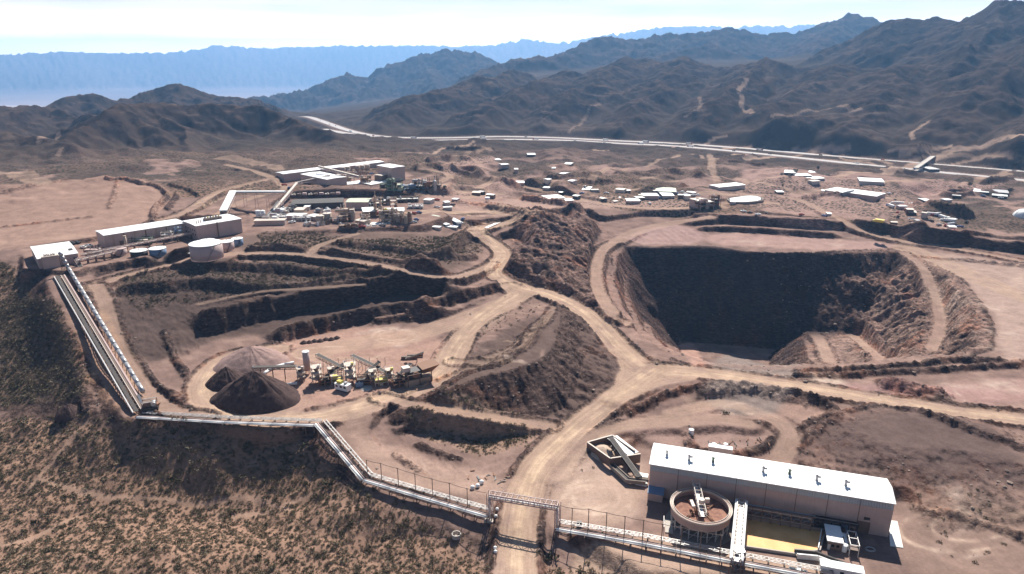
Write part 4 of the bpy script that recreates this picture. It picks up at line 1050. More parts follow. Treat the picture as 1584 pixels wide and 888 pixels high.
def building(name, label, fl, fr, bl, h, wall='beige', roof='white', ridge=.8, cat='building', group=None, doors=0, windows=0, vents=0, sink=2.0, ro='x', zmin=None, bays=0):
    """fl, fr, bl: eave corners of the roof in the photo (front left, front right, back left), h: wall height"""
    A, B, C = Q(*fl, h), Q(*fr, h), Q(*bl, h); z = min(A.z, B.z) if zmin is None else zmin
    a = P(*fl, z + h); b = P(*fr, z + h); c = P(*bl, z + h)
    rz, L = frame(a, b); nx, ny = -math.sin(rz), math.cos(rz); D = max(2.0, abs((c[0] - a[0]) * nx + (c[1] - a[1]) * ny))
    t = thing(name, label, cat, (a[0], a[1], z), rz, group)
    if bays:
        for i in range(bays):
            w = L / bays; MB().box(w * (i + .5), .1, -sink, w - .07, .2, h + sink).build('wall_panel', wall, t)
        MB().box(L / 2, D / 2 + .15, -sink, L - .04, D - .3, h + sink - .05).build('wall', wall, t)
    else:
        MB().box(L / 2, D / 2, -sink, L, D, h + sink).build('wall', wall, t)
    m = MB(); e = .35; th = .18
    if ro == 'x':   # ridge along the length
        for y0, z0, y1, z1 in ((-e, h + .02, D / 2, h + ridge), (D / 2, h + ridge, D + e, h + .02)):
            m.hexa([(-e, y0, z0), (L + e, y0, z0), (L + e, y1, z1), (-e, y1, z1), (-e, y0, z0 + th), (L + e, y0, z0 + th), (L + e, y1, z1 + th), (-e, y1, z1 + th)])
        m._add([(0, 0, h), (0, D, h), (0, D / 2, h + ridge)], [(0, 1, 2)]); m._add([(L, 0, h), (L, D, h), (L, D / 2, h + ridge)], [(0, 2, 1)])
    else:
        for x0, z0, x1, z1 in ((-e, h + .02, L / 2, h + ridge), (L / 2, h + ridge, L + e, h + .02)):
            m.hexa([(x0, -e, z0), (x1, -e, z1), (x1, D + e, z1), (x0, D + e, z0), (x0, -e, z0 + th), (x1, -e, z1 + th), (x1, D + e, z1 + th), (x0, D + e, z0 + th)])
        m._add([(0, 0, h), (L, 0, h), (L / 2, 0, h + ridge)], [(0, 1, 2)]); m._add([(0, D, h), (L, D, h), (L / 2, D, h + ridge)], [(0, 2, 1)])
    ro_ob = m.build('roof', roof, t)
    for i in range(doors):
        x = L * (i + .5) / doors * .9 + L * .05; w = min(3.6, L / doors * .5); MB().box(x, -.04, 0, w, .1, min(4.0, h * .7)).build('door', 'brown', t)
    for i in range(windows):
        x = L * (i + .5) / windows; MB().box(x, -.03, h * .55, min(1.6, L / windows * .5), .09, min(1.0, h * .25)).build('window', 'glass', t)
    for i in range(vents):
        x = L * (i + .5) / vents; v = MB().tube((x, D * .5, h + ridge), (x, D * .5, h + ridge + .9), .35, 8); v.tube((x, D * .5, h + ridge + .9), (x, D * .5, h + ridge + 1.1), .6, 8, .1); v.build('vent', 'lgrey', ro_ob)
    return t, L, D
def tank(name, label, px, py, r, h, body='pink', top='white', cone=.8, cat='tank', group=None, ladder=True, at=None, n=32, legs=0):
    p = Q(px, py) if at is None else Vector(at); t = thing(name, label, cat, p, 0, group); z0 = legs
    MB().lathe(0, 0, [(r, z0 - (0 if legs else 1.5)), (r, z0 + h)], n).build('shell', body, t, True)
    MB().lathe(0, 0, [(r + .12, z0 + h - .02), (r + .12, z0 + h + .22), (r * .5, z0 + h + .22 + cone * .55), (.05, z0 + h + .22 + cone)], n).build('roof', top, t, False)
    if ladder and r > 2:
        m = MB(); a0 = -1.2
        for k in range(12):
            a = a0 + k * .05; zz = z0 + h * k / 12; m.box(math.cos(a) * (r + .4), math.sin(a) * (r + .4), zz + .3, .7, .7, .12, a)
        m.build('stair', 'brown', t)
        MB().tube((0, 0, z0 + h + cone), (0, 0, z0 + h + cone + .8), .3, 8).build('vent', 'lgrey', t)
    if legs:
        for k in range(4):
            a = math.pi / 4 + k * math.pi / 2; MB().tube((math.cos(a) * r * .85, math.sin(a) * r * .85, -1), (math.cos(a) * r * .85, math.sin(a) * r * .85, z0), .12, 6).build('leg', 'brown', t)
    return t
def conveyor(name, label, p, q, w=1.4, h=1.1, nt_=8, mat='brown', nsup=2, cat='conveyor', group=None, roof=None):
    """inclined belt conveyor from p to q (world, undersides)"""
    p = Vector(p); q = Vector(q); t = thing(name, label, cat, (p.x, p.y, hz(p.x, p.y)), 0, group); o = Vector(t.location); a, b = p - o, q - o
    MB().truss(a, b, w, h, nt_, .16).build('truss', mat, t)
    MB().bar(a + Vector((0, 0, h + .12)), b + Vector((0, 0, h + .12)), w * .9, .12).build('belt', 'belt', t)
    MB().tube((a.x, a.y, a.z + h), (a.x, a.y, a.z + h + .01), .3, 8)
    d = (b - a); sx = Vector((d.y, -d.x, 0)).normalized() * (w / 2)
    for e in (a, b): MB().tube(e + sx + Vector((0, 0, h)), e - sx + Vector((0, 0, h)), .35, 8).build('pulley', 'dark', t)
    for i in range(nsup):
        f = (i + 1) / (nsup + .6); c = a.lerp(b, f); g_ = hz(c.x + o.x, c.y + o.y) - o.z
        if c.z - g_ > .6:
            m = MB(); 
            for sg in (-1, 1): m.bar(c + sx * sg, Vector((c.x, c.y, g_ - .5)) + sx * sg * 1.5, .22)
            m.bar(c.lerp(Vector((c.x, c.y, g_)), .5) - sx * 1.2, c.lerp(Vector((c.x, c.y, g_)), .5) + sx * 1.2, .18); m.build('support', mat, t)
    if roof: MB().bar(a + Vector((0, 0, h + 1.0)), b + Vector((0, 0, h + 1.0)), w * 1.15, .9).build('cover', roof, t)
    return t
# ================================================================== right foreground: mill, thickener, pond
a = P(1003, 766, 0); b = P(1373, 831, 0); rz, L = frame(a, b); h = 13.0; D = 14.0
mill = thing('mill_building', 'long beige mill building with a white sheet roof, behind the round open tank', 'building', (a[0], a[1], 0), rz)
nb = 8
for i in range(nb):
    w = L / nb; MB().box(w * (i + .5), .12, -1, w - .09, .24, h + 1 - 2.6).build('wall_panel', 'beige', mill)
MB().box(L / 2, .12, h - .45, L, .22, .45).build('fascia', 'beige', mill)
m = MB()
for i in range(nb * 12):
    w = L / (nb * 12); m.box(w * (i + .5), .13, h - 2.58, w - .16, .2, 2.1)
m.build('window_strip', 'strip', mill)
MB().box(L / 2, D / 2 + .12, -1, L - .3, D - .25, h + .95).build('wall', 'beige', mill)
for x in (0, L): MB().box(x, D / 2, -1, .22, D - .02, h + 1 - .02).build('end_wall', 'beige', mill)
m = MB(); e = .5; th = .2; rd = 1.35
for y0, z0, y1, z1 in ((-e, h, D / 2, h + rd), (D / 2, h + rd, D + e, h)):
    for i in range(nb * 2):
        x0 = -e + (L + 2 * e) * i / (nb * 2); x1 = -e + (L + 2 * e) * (i + 1) / (nb * 2) - .05
        m.hexa([(x0, y0, z0), (x1, y0, z0), (x1, y1, z1), (x0, y1, z1), (x0, y0, z0 + th), (x1, y0, z0 + th), (x1, y1, z1 + th), (x0, y1, z1 + th)])
m._add([(0, 0, h), (0, D, h), (0, D / 2, h + rd)], [(0, 1, 2)]); m._add([(L, 0, h), (L, D, h), (L, D / 2, h + rd)], [(0, 2, 1)])
mroof = m.build('roof', 'white', mill)
for fx, fy, tp in [(.065, .42, 0), (.165, .36, 1), (.27, .42, 2), (.485, .36, 1), (.595, .42, 2), (.705, .36, 1), (.82, .34, 1)]:
    x = L * fx; y = D * fy; zr = h + rd * (y / (D / 2))
    m = MB(); m.box(x, y, zr - .2, .9, .9, .7)
    m.tube((x, y, zr + .3), (x, y, zr + 1.7), .38, 10)
    if tp == 1: m.tube((x, y, zr + 1.5), (x + 1.2, y - .1, zr + 1.6), .42, 10); m.tube((x, y, zr + 1.7), (x, y, zr + 2.4), .5, 10, .3)
    else: m.tube((x, y, zr + 1.7), (x, y, zr + 2.0), .65, 10, .2)
    m.build('roof_vent', 'lgrey' if tp != 2 else 'green', mroof)
m = MB(); m.box(2.6, -1.6, -.5, 5.2, 3.2, 3.6); annex_ = m.build('annex', 'beige', mill)
MB().hexa([(-.2, -3.4, 3.0), (5.5, -3.4, 3.0), (5.5, 0, 4.0), (-.2, 0, 4.0), (-.2, -3.4, 3.2), (5.5, -3.4, 3.2), (5.5, 0, 4.2), (-.2, 0, 4.2)]).build('annex_roof', 'blue', annex_)
MB().box(L * .9, -.05, 0, 4, .2, 4.4).build('door', 'brown', mill)
MB().box(L * .83, -.9, 0, 2.2, 1.7, 3.0).build('switch_box', 'blue', mill)
MB().box(L * .91, -.08, 5.2, 1.8, .1, 1.0).build('sign', 'dark', mill)
for i in range(1, nb): MB().tube((L * i / nb, -.12, 0), (L * i / nb, -.12, h - .3), .09, 6).build('downpipe', 'brown', mill)
def mw(x, y, z=0.0):   # mill-local to world
    return Vector((a[0] + x * math.cos(rz) - y * math.sin(rz), a[1] + x * math.sin(rz) + y * math.cos(rz), z))
MRZ = rz
# pipe rack in front of the mill
pr = thing('pipe_rack', 'dark two-storey pipe rack along the front wall of the long mill', 'pipe rack', mw(29, -3.6), MRZ)
for y in (-1.0, 1.0):
    for i in range(9): MB().box(i * 3.1, y, -.5, .28, .28, 5.8).build('post', 'brown', pr)
for z_ in (2.4, 5.1):
    for y in (-1.0, 1.0): MB().bar((0, y, z_), (24.8, y, z_), .26).build('beam', 'grey', pr)
    for y in (-.6, -.1, .4): MB().tube((-1, y, z_ + .3), (26, y, z_ + .3), .2, 8).build('pipe', 'brown' if y < 0 else 'grey', pr)
for i in range(8):
    MB().bar((i * 3.1, -1.0, 2.5), ((i + 1) * 3.1, -1.0, 5.0), .12).build('brace', 'grey', pr)
pr2 = thing('pump_gallery', 'dark framed pump gallery against the right part of the mill front', 'pump gallery', mw(55, -2.0), MRZ)
for i in range(6): MB().box(i * 2.6, -1.2, -.5, .25, .25, 4.6).build('post', 'dark', pr2)
MB().box(6.5, 0, 4.0, 14, 2.6, .2).build('deck', 'dark', pr2)
for i in range(5): MB().tube((1.4 + i * 2.6, 0, 0), (1.4 + i * 2.6, 0, 2.0), .7, 10).build('pump', 'brown', pr2)
MB().bar((0, -1.2, 5.0), (13, -1.2, 5.0), .1).build('handrail', 'grey', pr2)
# thickener
TC = Vector((63.4, 197.2, 0)); TR = 9.75
th_ = thing('thickener_tank', 'round open thickener tank on steel legs with a bridge across, in front of the mill', 'tank', TC)
m = MB(); m.lathe(0, 0, [(TR, 4.4), (TR, 7.6), (TR - .25, 7.6), (TR - .25, 4.6), (TR * .5, 4.0), (.1, 3.6)], 56, False); m.build('shell', 'tankp', th_, False)
MB().lathe(0, 0, [(TR + .02, 7.05), (TR + .45, 7.15), (TR + .45, 7.75), (TR + .3, 7.75), (TR + .3, 7.4), (TR - .6, 7.4), (TR - .6, 7.75), (TR - .75, 7.75), (TR - .75, 6.9), (TR + .0, 6.9)], 56, False).build('launder', 'tan_roof', th_)
MB().lathe(0, 0, [(TR - .3, 5.2), (.05, 5.15)], 56, False).build('slurry', soilmat('slurry', (.20, .105, .08), (.33, .18, .13), .6, .2, .1), th_)
MB().lathe(0, 0, [(TR, 4.38), (.5, 2.6), (.1, 2.6)], 56, False).build('cone_bottom', 'brown', th_)
for k in range(20):
    A_ = 2 * math.pi * k / 20; x, y = math.cos(A_) * (TR - .3), math.sin(A_) * (TR - .3); MB().box(x, y, -.6, .3, .3, 5.1, A_).build('leg', 'lgrey', th_)
for k in range(20):
    A_ = 2 * math.pi * k / 20; B_ = 2 * math.pi * (k + 1) / 20
    MB().bar((math.cos(A_) * (TR - .3), math.sin(A_) * (TR - .3), 2.1), (math.cos(B_) * (TR - .3), math.sin(B_) * (TR - .3), 2.3), .14).bar((math.cos(A_) * (TR - .3), math.sin(A_) * (TR - .3), .4), (math.cos(B_) * (TR - .3), math.sin(B_) * (TR - .3), 4.2), .1).build('brace', 'lgrey', th_)
# rake bridge from the mill to the centre and near rim
bd = Vector((math.sin(-MRZ - .17) * -1, 1, 0)).normalized(); bd = Vector((.12, 1, 0)).normalized()
m = MB(); m.truss(Vector((-1.0, -6.0, 7.7)), Vector((-1.0, -6.0, 7.7)) + bd * 18.5, 2.2, 1.6, 9, .14); brg_ = m.build('bridge', 'cream', th_)
MB().bar(Vector((-1.0, -6.0, 7.75)), Vector((-1.0, -6.0, 7.75)) + bd * 18.5, 1.1, .08).build('walkway', 'lgrey', brg_)
MB().tube((0, 0, 4), (0, 0, 9.6), .45, 12).build('drive_shaft', 'grey', th_)
MB().tube((0, 0, 8.6), (0, 0, 10.2), 1.0, 12).build('drive', 'cream', th_)
for k in range(4):
    A_ = .5 + k * math.pi / 2; m = MB(); m.bar((0, 0, 5.6), (math.cos(A_) * 7.6, math.sin(A_) * 7.6, 5.5), .25); m.bar((0, 0, 7.2), (math.cos(A_) * 6.6, math.sin(A_) * 6.6, 5.6), .15); m.build('rake_arm', 'rust', th_)
m = MB(); m.lathe(0, 0, [(2.0, 4.9), (2.0, 6.9), (1.85, 6.9), (1.85, 4.9)], 20, False); m.build('feedwell', 'rust', th_)
MB().box(2.4, 1.6, 7.7, 1.4, 1.0, 1.6).build('motor', 'cream', brg_)
MB().box(-2.6, 1.2, 7.0, 1.0, 3.6, .8).build('feed_trough', 'cream', th_)
MB().lathe(0, 0, [(TR + 1.6, -.3), (TR + 1.6, .12), (.1, .12)], 40).build('foundation', 'concd', th_)
# slab and ramp beside the tank
s_ = P(1036, 812, 0); o = MB().box(0, 0, -.2, 2.6, 7, .55).build('concrete_ramp', 'conc', None, loc=(s_[0] - .5, s_[1] - 1, 0)); o.rotation_euler[2] = -.2; tag(o, 'pale concrete ramp left of the round open tank', 'ramp')
o = MB()
for y in (-3, 0, 3): o.box(0, y, 0, .12, .12, 2.2)
o.bar((0, -3, 2.2), (0, 3, 2.2), .12).bar((0, -3, 1.2), (0, 3, 1.2), .08)
o = o.build('handrail', 'lgrey', None, loc=(s_[0] - 2.3, s_[1] - 1, 0)); o.rotation_euler[2] = -.2; tag(o, 'steel handrail beside the pale concrete ramp at the round tank', 'handrail')
# walkway bridge between tank and pond
p0 = Vector(P(1147, 776, 6.5)); p1 = Vector(P(1139, 868, 6.5))
wb = thing('access_bridge', 'long steel access bridge on legs between the round tank and the pond', 'bridge', (p0.x, p0.y, 0)); o0 = Vector(wb.location)
q0, q1 = p0 - o0, p1 - o0; MB().truss(q0, q1, 2.6, 1.1, 16, .16).build('truss', 'lgrey', wb); MB().bar(q0, q1, 1.2, .1).build('walkway', 'grey', wb)
d_ = (q1 - q0).normalized(); sx = Vector((d_.y, -d_.x, 0))
for off, r_, mt in ((-1.7, .32, 'whitep'), (1.7, .36, 'whitep'), (-.8, .2, 'lgrey'), (.8, .2, 'cream')): MB().tube(q0 + sx * off + Vector((0, 0, .5)), q1 + sx * off + Vector((0, 0, .5)), r_, 10).build('pipe', mt, wb)
for i in range(7):
    c = q0.lerp(q1, .04 + i * .15)
    for sg in (-1, 1): MB().bar(c + sx * 1.3 * sg, Vector((c.x, c.y, -1)) + sx * 1.8 * sg, .24).build('leg', 'brown', wb)
    MB().bar(Vector((c.x, c.y, 1)) + sx * 1.7, Vector((c.x, c.y, 5.5)) - sx * 1.3, .14).build('brace', 'brown', wb)
# stair tower at the near end of the bridge
c = Vector(P(1141, 868, 3)); st = thing('stair_tower', 'lattice stair tower where the access bridge meets the pipeline', 'stair tower', (c.x, c.y, -1))
for sx_ in (-1.5, 1.5):
    for sy_ in (-1.5, 1.5): MB().box(sx_, sy_, 0, .22, .22, 8.6).build('post', 'brown', st)
for z_ in (2, 4.2, 6.4, 8.4): MB().box(0, 0, z_, 3.2, 3.2, .12).build('platform', 'grey', st)
for k in range(3): MB().bar((-1.3, -1.2 if k % 2 else 1.2, 2 + 2.2 * k), (1.3, -1.2 if k % 2 else 1.2, 4.2 + 2.2 * k), .6, .12).build('flight', 'grey', st)
for z_ in (0, 4.2): MB().bar((-1.5, -1.5, z_), (1.5, -1.5, z_ + 4.2), .12).bar((1.5, -1.5, z_), (-1.5, -1.5, z_ + 4.2), .12).build('brace', 'brown', st)
# pond
W_ = [Vector(P(*q, .4)) for q in [(1150, 801), (1276, 823), (1268, 852), (1228, 857.5), (1150, 846)]]
po = thing('settling_pond', 'settling pond of yellow-brown water in front of the mill', 'pond', (W_[0].x, W_[0].y, 0)); o0 = Vector(po.location)
pl = [(v.x - o0.x, v.y - o0.y) for v in W_]
MB().prism(pl, .1, .38).build('water', 'water', po)
for i in range(5):
    p_, q_ = Vector((*pl[i], .0)), Vector((*pl[(i + 1) % 5], .0)); e_ = (q_ - p_).normalized() * .2
    MB().bar(p_ - e_ + Vector((0, 0, .3 if i else .6)), q_ - e_ + Vector((0, 0, .3 if i else .6)), .45, 1.3 if i else 2.0).build('wall', 'conc' if i != 0 else 'concd', po)
MB().bar(Vector((*pl[1], .9)) + Vector((-1.2, 0, 0)), Vector((*pl[2], .9)) + Vector((-.6, 0, 0)), .3, 1.6).build('baffle', 'whitep', po)
r0, r1, r2 = Vector(P(1230, 852, 1.5)), Vector(P(1262, 855, 1.7)), Vector(P(1309, 873, .2))
rp = thing('pond_ramp', 'dark walled concrete ramp rising at the near right corner of the pond', 'ramp', (r0.x, r0.y, 0)); o0 = Vector(rp.location)
for nm, mt, oy, w_ in (('kerb', 'whitep', -1.7, .45), ('wall', 'dark', 0.5, .5)):
    for p_, q_ in ((r0, r1), (r1, r2)):
        MB().bar(p_ - o0 + Vector((0, oy, -.6)), q_ - o0 + Vector((0, oy, -.6)), w_, 1.8).build(nm, mt, rp)
for p_, q_ in ((r0, r1), (r1, r2)): MB().bar(p_ - o0 + Vector((0, -.6, -.8)), q_ - o0 + Vector((0, -.6, -.8)), 2.0, .4).build('ramp_floor', 'concd', rp)
# control cabin and its tanks
def mrz_thing(name, label, cat, px, py, z=0.0, dr=0.0, group=None):
    p_ = P(px, py, z); return thing(name, label, cat, (p_[0], p_[1], hz(p_[0], p_[1]) if z == 0 else z), MRZ + dr, group)
t = mrz_thing('control_cabin', 'white-roofed control cabin at the right end of the pond', 'cabin', 1289, 846)
MB().box(0, 2.4, -.5, 4.4, 8.4, 3.7).build('wall', 'brown', t); MB().box(0, 2.4, 3.2, 4.9, 8.9, .28).build('roof', 'white', t); MB().box(-.6, -1.84, 1.3, .9, .1, .9).build('window', 'glass', t); MB().box(.9, -1.84, 1.3, .9, .1, .9).build('window', 'glass', t); MB().box(-1.7, -1.84, 0, .8, .12, 2.1).build('door', 'lgrey', t)
for k, (px, py, r_, lab) in enumerate([(1301, 836, .9, 'upper white dosing tank right of the white-roofed cabin'), (1305, 852, .9, 'lower white dosing tank right of the white-roofed cabin')]):
    p_ = P(px, py, 0); t = tank('dosing_tank', lab, 0, 0, r_, 2.2, 'whitep', 'white', .3, at=(p_[0], p_[1], 0), ladder=False, group='dosing tanks by the cabin', n=16)
t = mrz_thing('filter_press', 'white and dark filter unit standing right of the white-roofed cabin', 'machine', 1307, 842)
MB().box(0, 0, .6, 1.2, 6, 1.6).build('body', 'whitep', t)
for k in range(6): MB().box(-.9, -2.5 + k, .5, .7, .5, 1.3).build('chamber', 'dark', t)
for k in (-2.8, 2.8): MB().box(0, k, -.4, 1.8, .3, 2.6).build('frame', 'lgrey', t)
t = mrz_thing('steel_structure', 'tall open steel frame standing at the right of the filter unit', 'steel frame', 1317, 850)
for x in (-1.3, 1.3):
    for y in (-3.6, 0, 3.6): MB().box(x, y, -1, .22, .22, 5.4).build('post', 'lgrey', t)
for y in (-3.6, 0, 3.6): MB().bar((-1.3, y, 4.3), (1.3, y, 4.3), .2).build('beam', 'lgrey', t)
for x in (-1.3, 1.3): MB().bar((x, -3.6, 4.3), (x, 3.6, 4.3), .2).build('beam', 'lgrey', t)
MB().box(0, 0, 2.3, 2.4, 7, .12).build('deck', 'brown', t)
pl = [P(*q, .0) for q in [(1374, 805), (1388, 807), (1397, 848), (1377, 845)]]; c = pl[0]
o = MB().prism([(q[0] - c[0], q[1] - c[1]) for q in pl], -.3, .22).build('concrete_pad', paint('fresh_concrete', (.72, .69, .64), .8, 0, .2), None, loc=(c[0], c[1], 0)); tag(o, 'bare white concrete pad at the right end of the mill', 'pad')
p_ = P(1346, 850, 0); rs2 = random.Random(3)
t = thing('hose_coil', 'coil of pale hose lying in the dirt right of the steel frame', 'hose', (p_[0], p_[1], hz(p_[0], p_[1])))
for k in range(2): MB().path([(math.cos(i * .5) * (1.6 - k * .4), math.sin(i * .5) * (1.2 - k * .3), .1 + k * .1) for i in range(14)], .08, 6).build('hose', 'lgrey', t)
# bottom edge: two white trailers and a vehicle
t = mrz_thing('site_trailer', 'white flat-roofed site trailer at the bottom edge, right of the pickup', 'trailer', 1300, 889)
MB().box(0, 0, .6, 12, 3.2, 2.7).build('body', 'whitep', t); MB().box(0, 0, 3.3, 12.3, 3.5, .15).build('roof', 'white', t)
for x in (-3, 0, 3): MB().box(x, -1.62, 1.6, 1.1, .08, .8).build('window', 'glass', t)
for x in (-1, 1): MB().tube((x, -1.4, .45), (x, 1.4, .45), .45, 12).build('wheel', 'tyre', t)
def make_pickup(mat, name='pickup_truck'):
    t = thing(name, '', 'pickup')
    m = MB(); m.box(0, 0, .55, 5.4, 1.9, .55); m.box(1.9, 0, 1.1, 1.5, 1.85, .18); m.build('body', mat, t)
    m = MB(); m.hexa([(-.6, -.85, 1.1), (1.3, -.85, 1.1), (1.3, .85, 1.1), (-.6, .85, 1.1), (-.45, -.75, 1.85), (.7, -.75, 1.85), (.7, .75, 1.85), (-.45, .75, 1.85)]); cab_ = m.build('cab', mat, t)
    MB().hexa([(.74, -.7, 1.82), (1.33, -.78, 1.15), (1.33, .78, 1.15), (.74, .7, 1.82), (.80, -.7, 1.84), (1.39, -.78, 1.17), (1.39, .78, 1.17), (.80, .7, 1.84)]).build('windscreen', 'glass', cab_)
    m = MB(); m.box(-1.65, -.9, 1.1, 2.0, .1, .4); m.box(-1.65, .9, 1.1, 2.0, .1, .4); m.box(-2.62, 0, 1.1, .1, 1.9, .4); m.build('bed', mat, t)
    for x in (-1.6, 1.7):
        for y in (-.85, .85): MB().tube((x, y - .13, .4), (x, y + .13, .4), .4, 10).build('wheel', 'tyre', t)
    return t
PK = {k: make_pickup(k) for k in ('whitep', 'silver', 'dark', 'red', 'bluep')}
PKU = set()
CN = {'whitep': 'white', 'silver': 'silver', 'dark': 'black', 'red': 'red', 'bluep': 'blue'}
def pickup(px, py, ang, mat, label, group=None, r=None, z=None):
    o = PK[mat] if mat not in PKU else copy_tree(PK[mat]); PKU.add(mat)
    p_ = Q(px, py) if r is None else Vector(PR(px, py, r)); o.location = (p_.x, p_.y, p_.z + .02 if z is None else z); o.rotation_euler = (0, 0, ang); o['label'] = label
    if group: o['group'] = group
    elif 'group' in o: del o['group']
    return o
pickup(1234, 888, MRZ, 'whitep', 'white pickup at the bottom edge, left of the long white trailer')
# ---- ore bunker with its conveyor
zb = hz(*P(930, 700, 1)[:2]); bz = zb
cor = [P(*q, bz + 3.2) for q in [(908.6, 684), (947.4, 673), (982, 697), (990.8, 702), (944, 709)]]; c0 = cor[0]
t = thing('ore_bunker', 'dark walled open ore bunker left of the mill', 'bunker', (c0[0], c0[1], bz)); o0 = Vector((c0[0], c0[1], 0))
cl = [Vector((q[0], q[1], 0)) - o0 for q in cor]
for i, mt in ((0, 'concd'), (1, 'concd'), (3, 'concd'), (4, 'concd')):
    p_, q_ = cl[i], cl[(i + 1) % 5]; MB().bar(p_ + Vector((0, 0, 1.3)), q_ + Vector((0, 0, 1.3)), .5, 3.8).build('wall', 'brown', t); MB().bar(p_ + Vector((0, 0, 3.25)), q_ + Vector((0, 0, 3.25)), .6, .14).build('wall_cap', 'tan_roof', t)
MB().prism([(v.x, v.y) for v in (cl[1], cl[2], cl[3], (cl[3] + cl[4]) / 2, (cl[0] + cl[1]) / 2 * .35 + cl[1] * .65)], -.3, .3).build('floor', 'conc', t)
mm = (cl[1] + cl[2]) / 2; MB().bar(cl[1] + Vector((-.3, -1.2, 3.0)), cl[2] + Vector((-.6, -1.0, 2.4)), 5.0, .15).build('chute_plate', 'white', t)
def heap(name, label, px, py, r, h, mat, cat='stockpile', seed=1, group=None, asp=1.0, sink=1.0, at=None, n=72, m_=26):
    p_ = Q(px, py) if at is None else Vector(at); rs3 = np.random.RandomState(seed); v = []; f = []
    for i in range(m_ + 1):
        t_ = i / m_
        for k in range(n):
            A_ = 2 * math.pi * k / n; rr_ = r * t_ * (1 + .05 * math.sin(2 * A_ + seed) + .03 * math.sin(5 * A_ + seed * 2))
            x, y = rr_ * math.cos(A_), rr_ * math.sin(A_) * asp; hh = h * (1 - t_ ** 1.12) - sink * t_ ** 6
            v.append([x, y, hh])
    v = np.array(v); nn = fbm(v[:, 0] + seed * 40, v[:, 1], max(2.0, r * .22), 5, .65, seed) * h * .035; gl = np.tile(fbm(np.cos(np.arange(n) / n * 6.283) * 6, np.sin(np.arange(n) / n * 6.283) * 6, 1.0, 3, .6, seed), m_ + 1)
    tt = np.repeat(np.arange(m_ + 1) / m_, n); v[:, 2] += nn + gl * h * .045 * tt * (1 - tt) * 4
    for i in range(m_):
        for k in range(n): k2 = (k + 1) % n; f.append((i * n + k, (i + 1) * n + k, (i + 1) * n + k2, i * n + k2))
    mb = MB(); mb._add(v, f); o = mb.build(name, mat, None, True, loc=(p_.x, p_.y, p_.z)); tag(o, label, cat, group); return o
cp = P(932, 697, bz + .5); heap('ore_heap', 'tan ore heaped inside the dark walled bunker', 0, 0, 6.2, 2.4, 'sand', seed=4, at=(cp[0], cp[1], bz), n=40, m_=12)
conveyor('inclined_conveyor', 'dark inclined conveyor rising out of the ore bunker', P(989, 741, bz + .3), P(944, 679, bz + 4.6), 2.0, .9, 18, 'dark', 3)
g1, g2, g3 = [Vector(P(*q, bz + .3)) for q in [(945, 718), (971, 742), (1001, 745)]]
t = thing('reclaim_trench', 'low walled trench running from the ore bunker to the mill corner', 'trench', (g1.x, g1.y, bz)); o0 = Vector(t.location)
for p_, q_ in ((g1, g2), (g2, g3)):
    for off in (-1.0, 1.0): MB().bar(p_ - o0 + Vector((off * .7, off * .7, -.2)), q_ - o0 + Vector((off * .7, off * .7, -.2)), .3, 1.4).build('wall', 'concd', t)
    MB().bar(p_ - o0, q_ - o0, 1.0, .2).build('belt', 'belt', t)
for px, py, lab in [(1003, 739, 'upper'), (1002, 749, 'lower')]:
    p_ = P(px - 3, py, 0); o = MB().box(0, 0, 0, 4.2, 2.4, 1.3 if lab == 'upper' else .5).build('equipment_box', 'whitep', None, loc=(p_[0] - 1.6, p_[1], hz(p_[0], p_[1]))); o.rotation_euler[2] = MRZ
    tag(o, f'{lab} of two small white boxes at the left corner of the mill', 'box')
# yard behind the mill
t = mrz_thing('shipping_container', 'long white container lying behind the mill roof', 'container', 1113, 708)
MB().box(0, 0, 0, 9, 2.4, 2.2).build('body', 'lgrey', t); MB().box(0, 0, 2.2, 9.1, 2.5, .12).build('roof', 'white', t); MB().box(4.55, 0, .1, .08, 2.2, 2.0).build('door', 'lgrey', t)
for px, py, lab, sx_ in [(1104, 694, 'small white tank on the pipe yard behind the mill', .9), (1113, 695, 'small dark tank on the pipe yard behind the mill', .8), (1122, 694, 'second small pale tank on the pipe yard behind the mill', .8)]:
    p_ = Q(px, py); t = tank('yard_tank', lab, 0, 0, sx_, 2.0, 'whitep' if 'dark' not in lab else 'dark', 'white' if 'dark' not in lab else 'dark', .3, at=p_, ladder=False, n=14)
rp_ = random.Random(11)
for k in range(22):
    px, py = 1096 + rp_.uniform(0, 95), 682 + rp_.uniform(0, 14) + 4; p_ = Q(px, py - (px - 1096) * .08); A_ = rp_.uniform(-.5, .3) + 1.4
    L_ = rp_.uniform(1.2, 3.5); o = MB().tube((0, 0, .25), (math.cos(A_) * L_, math.sin(A_) * L_, .25), .22, 7).build('pipe_length', rp_.choice(['rust', 'brown', 'dark']), None, loc=p_)
    tag(o, 'short dark pipe lying in the rows of the pipe yard behind the mill', 'pipe', 'pipes laid out behind the mill')
t = Q(1069, 671); t = tank('water_tank', 'small white tank beside the curved bank behind the ore bunker', 0, 0, 1.0, 1.8, 'whitep', 'white', .3, at=t, ladder=False, n=14)
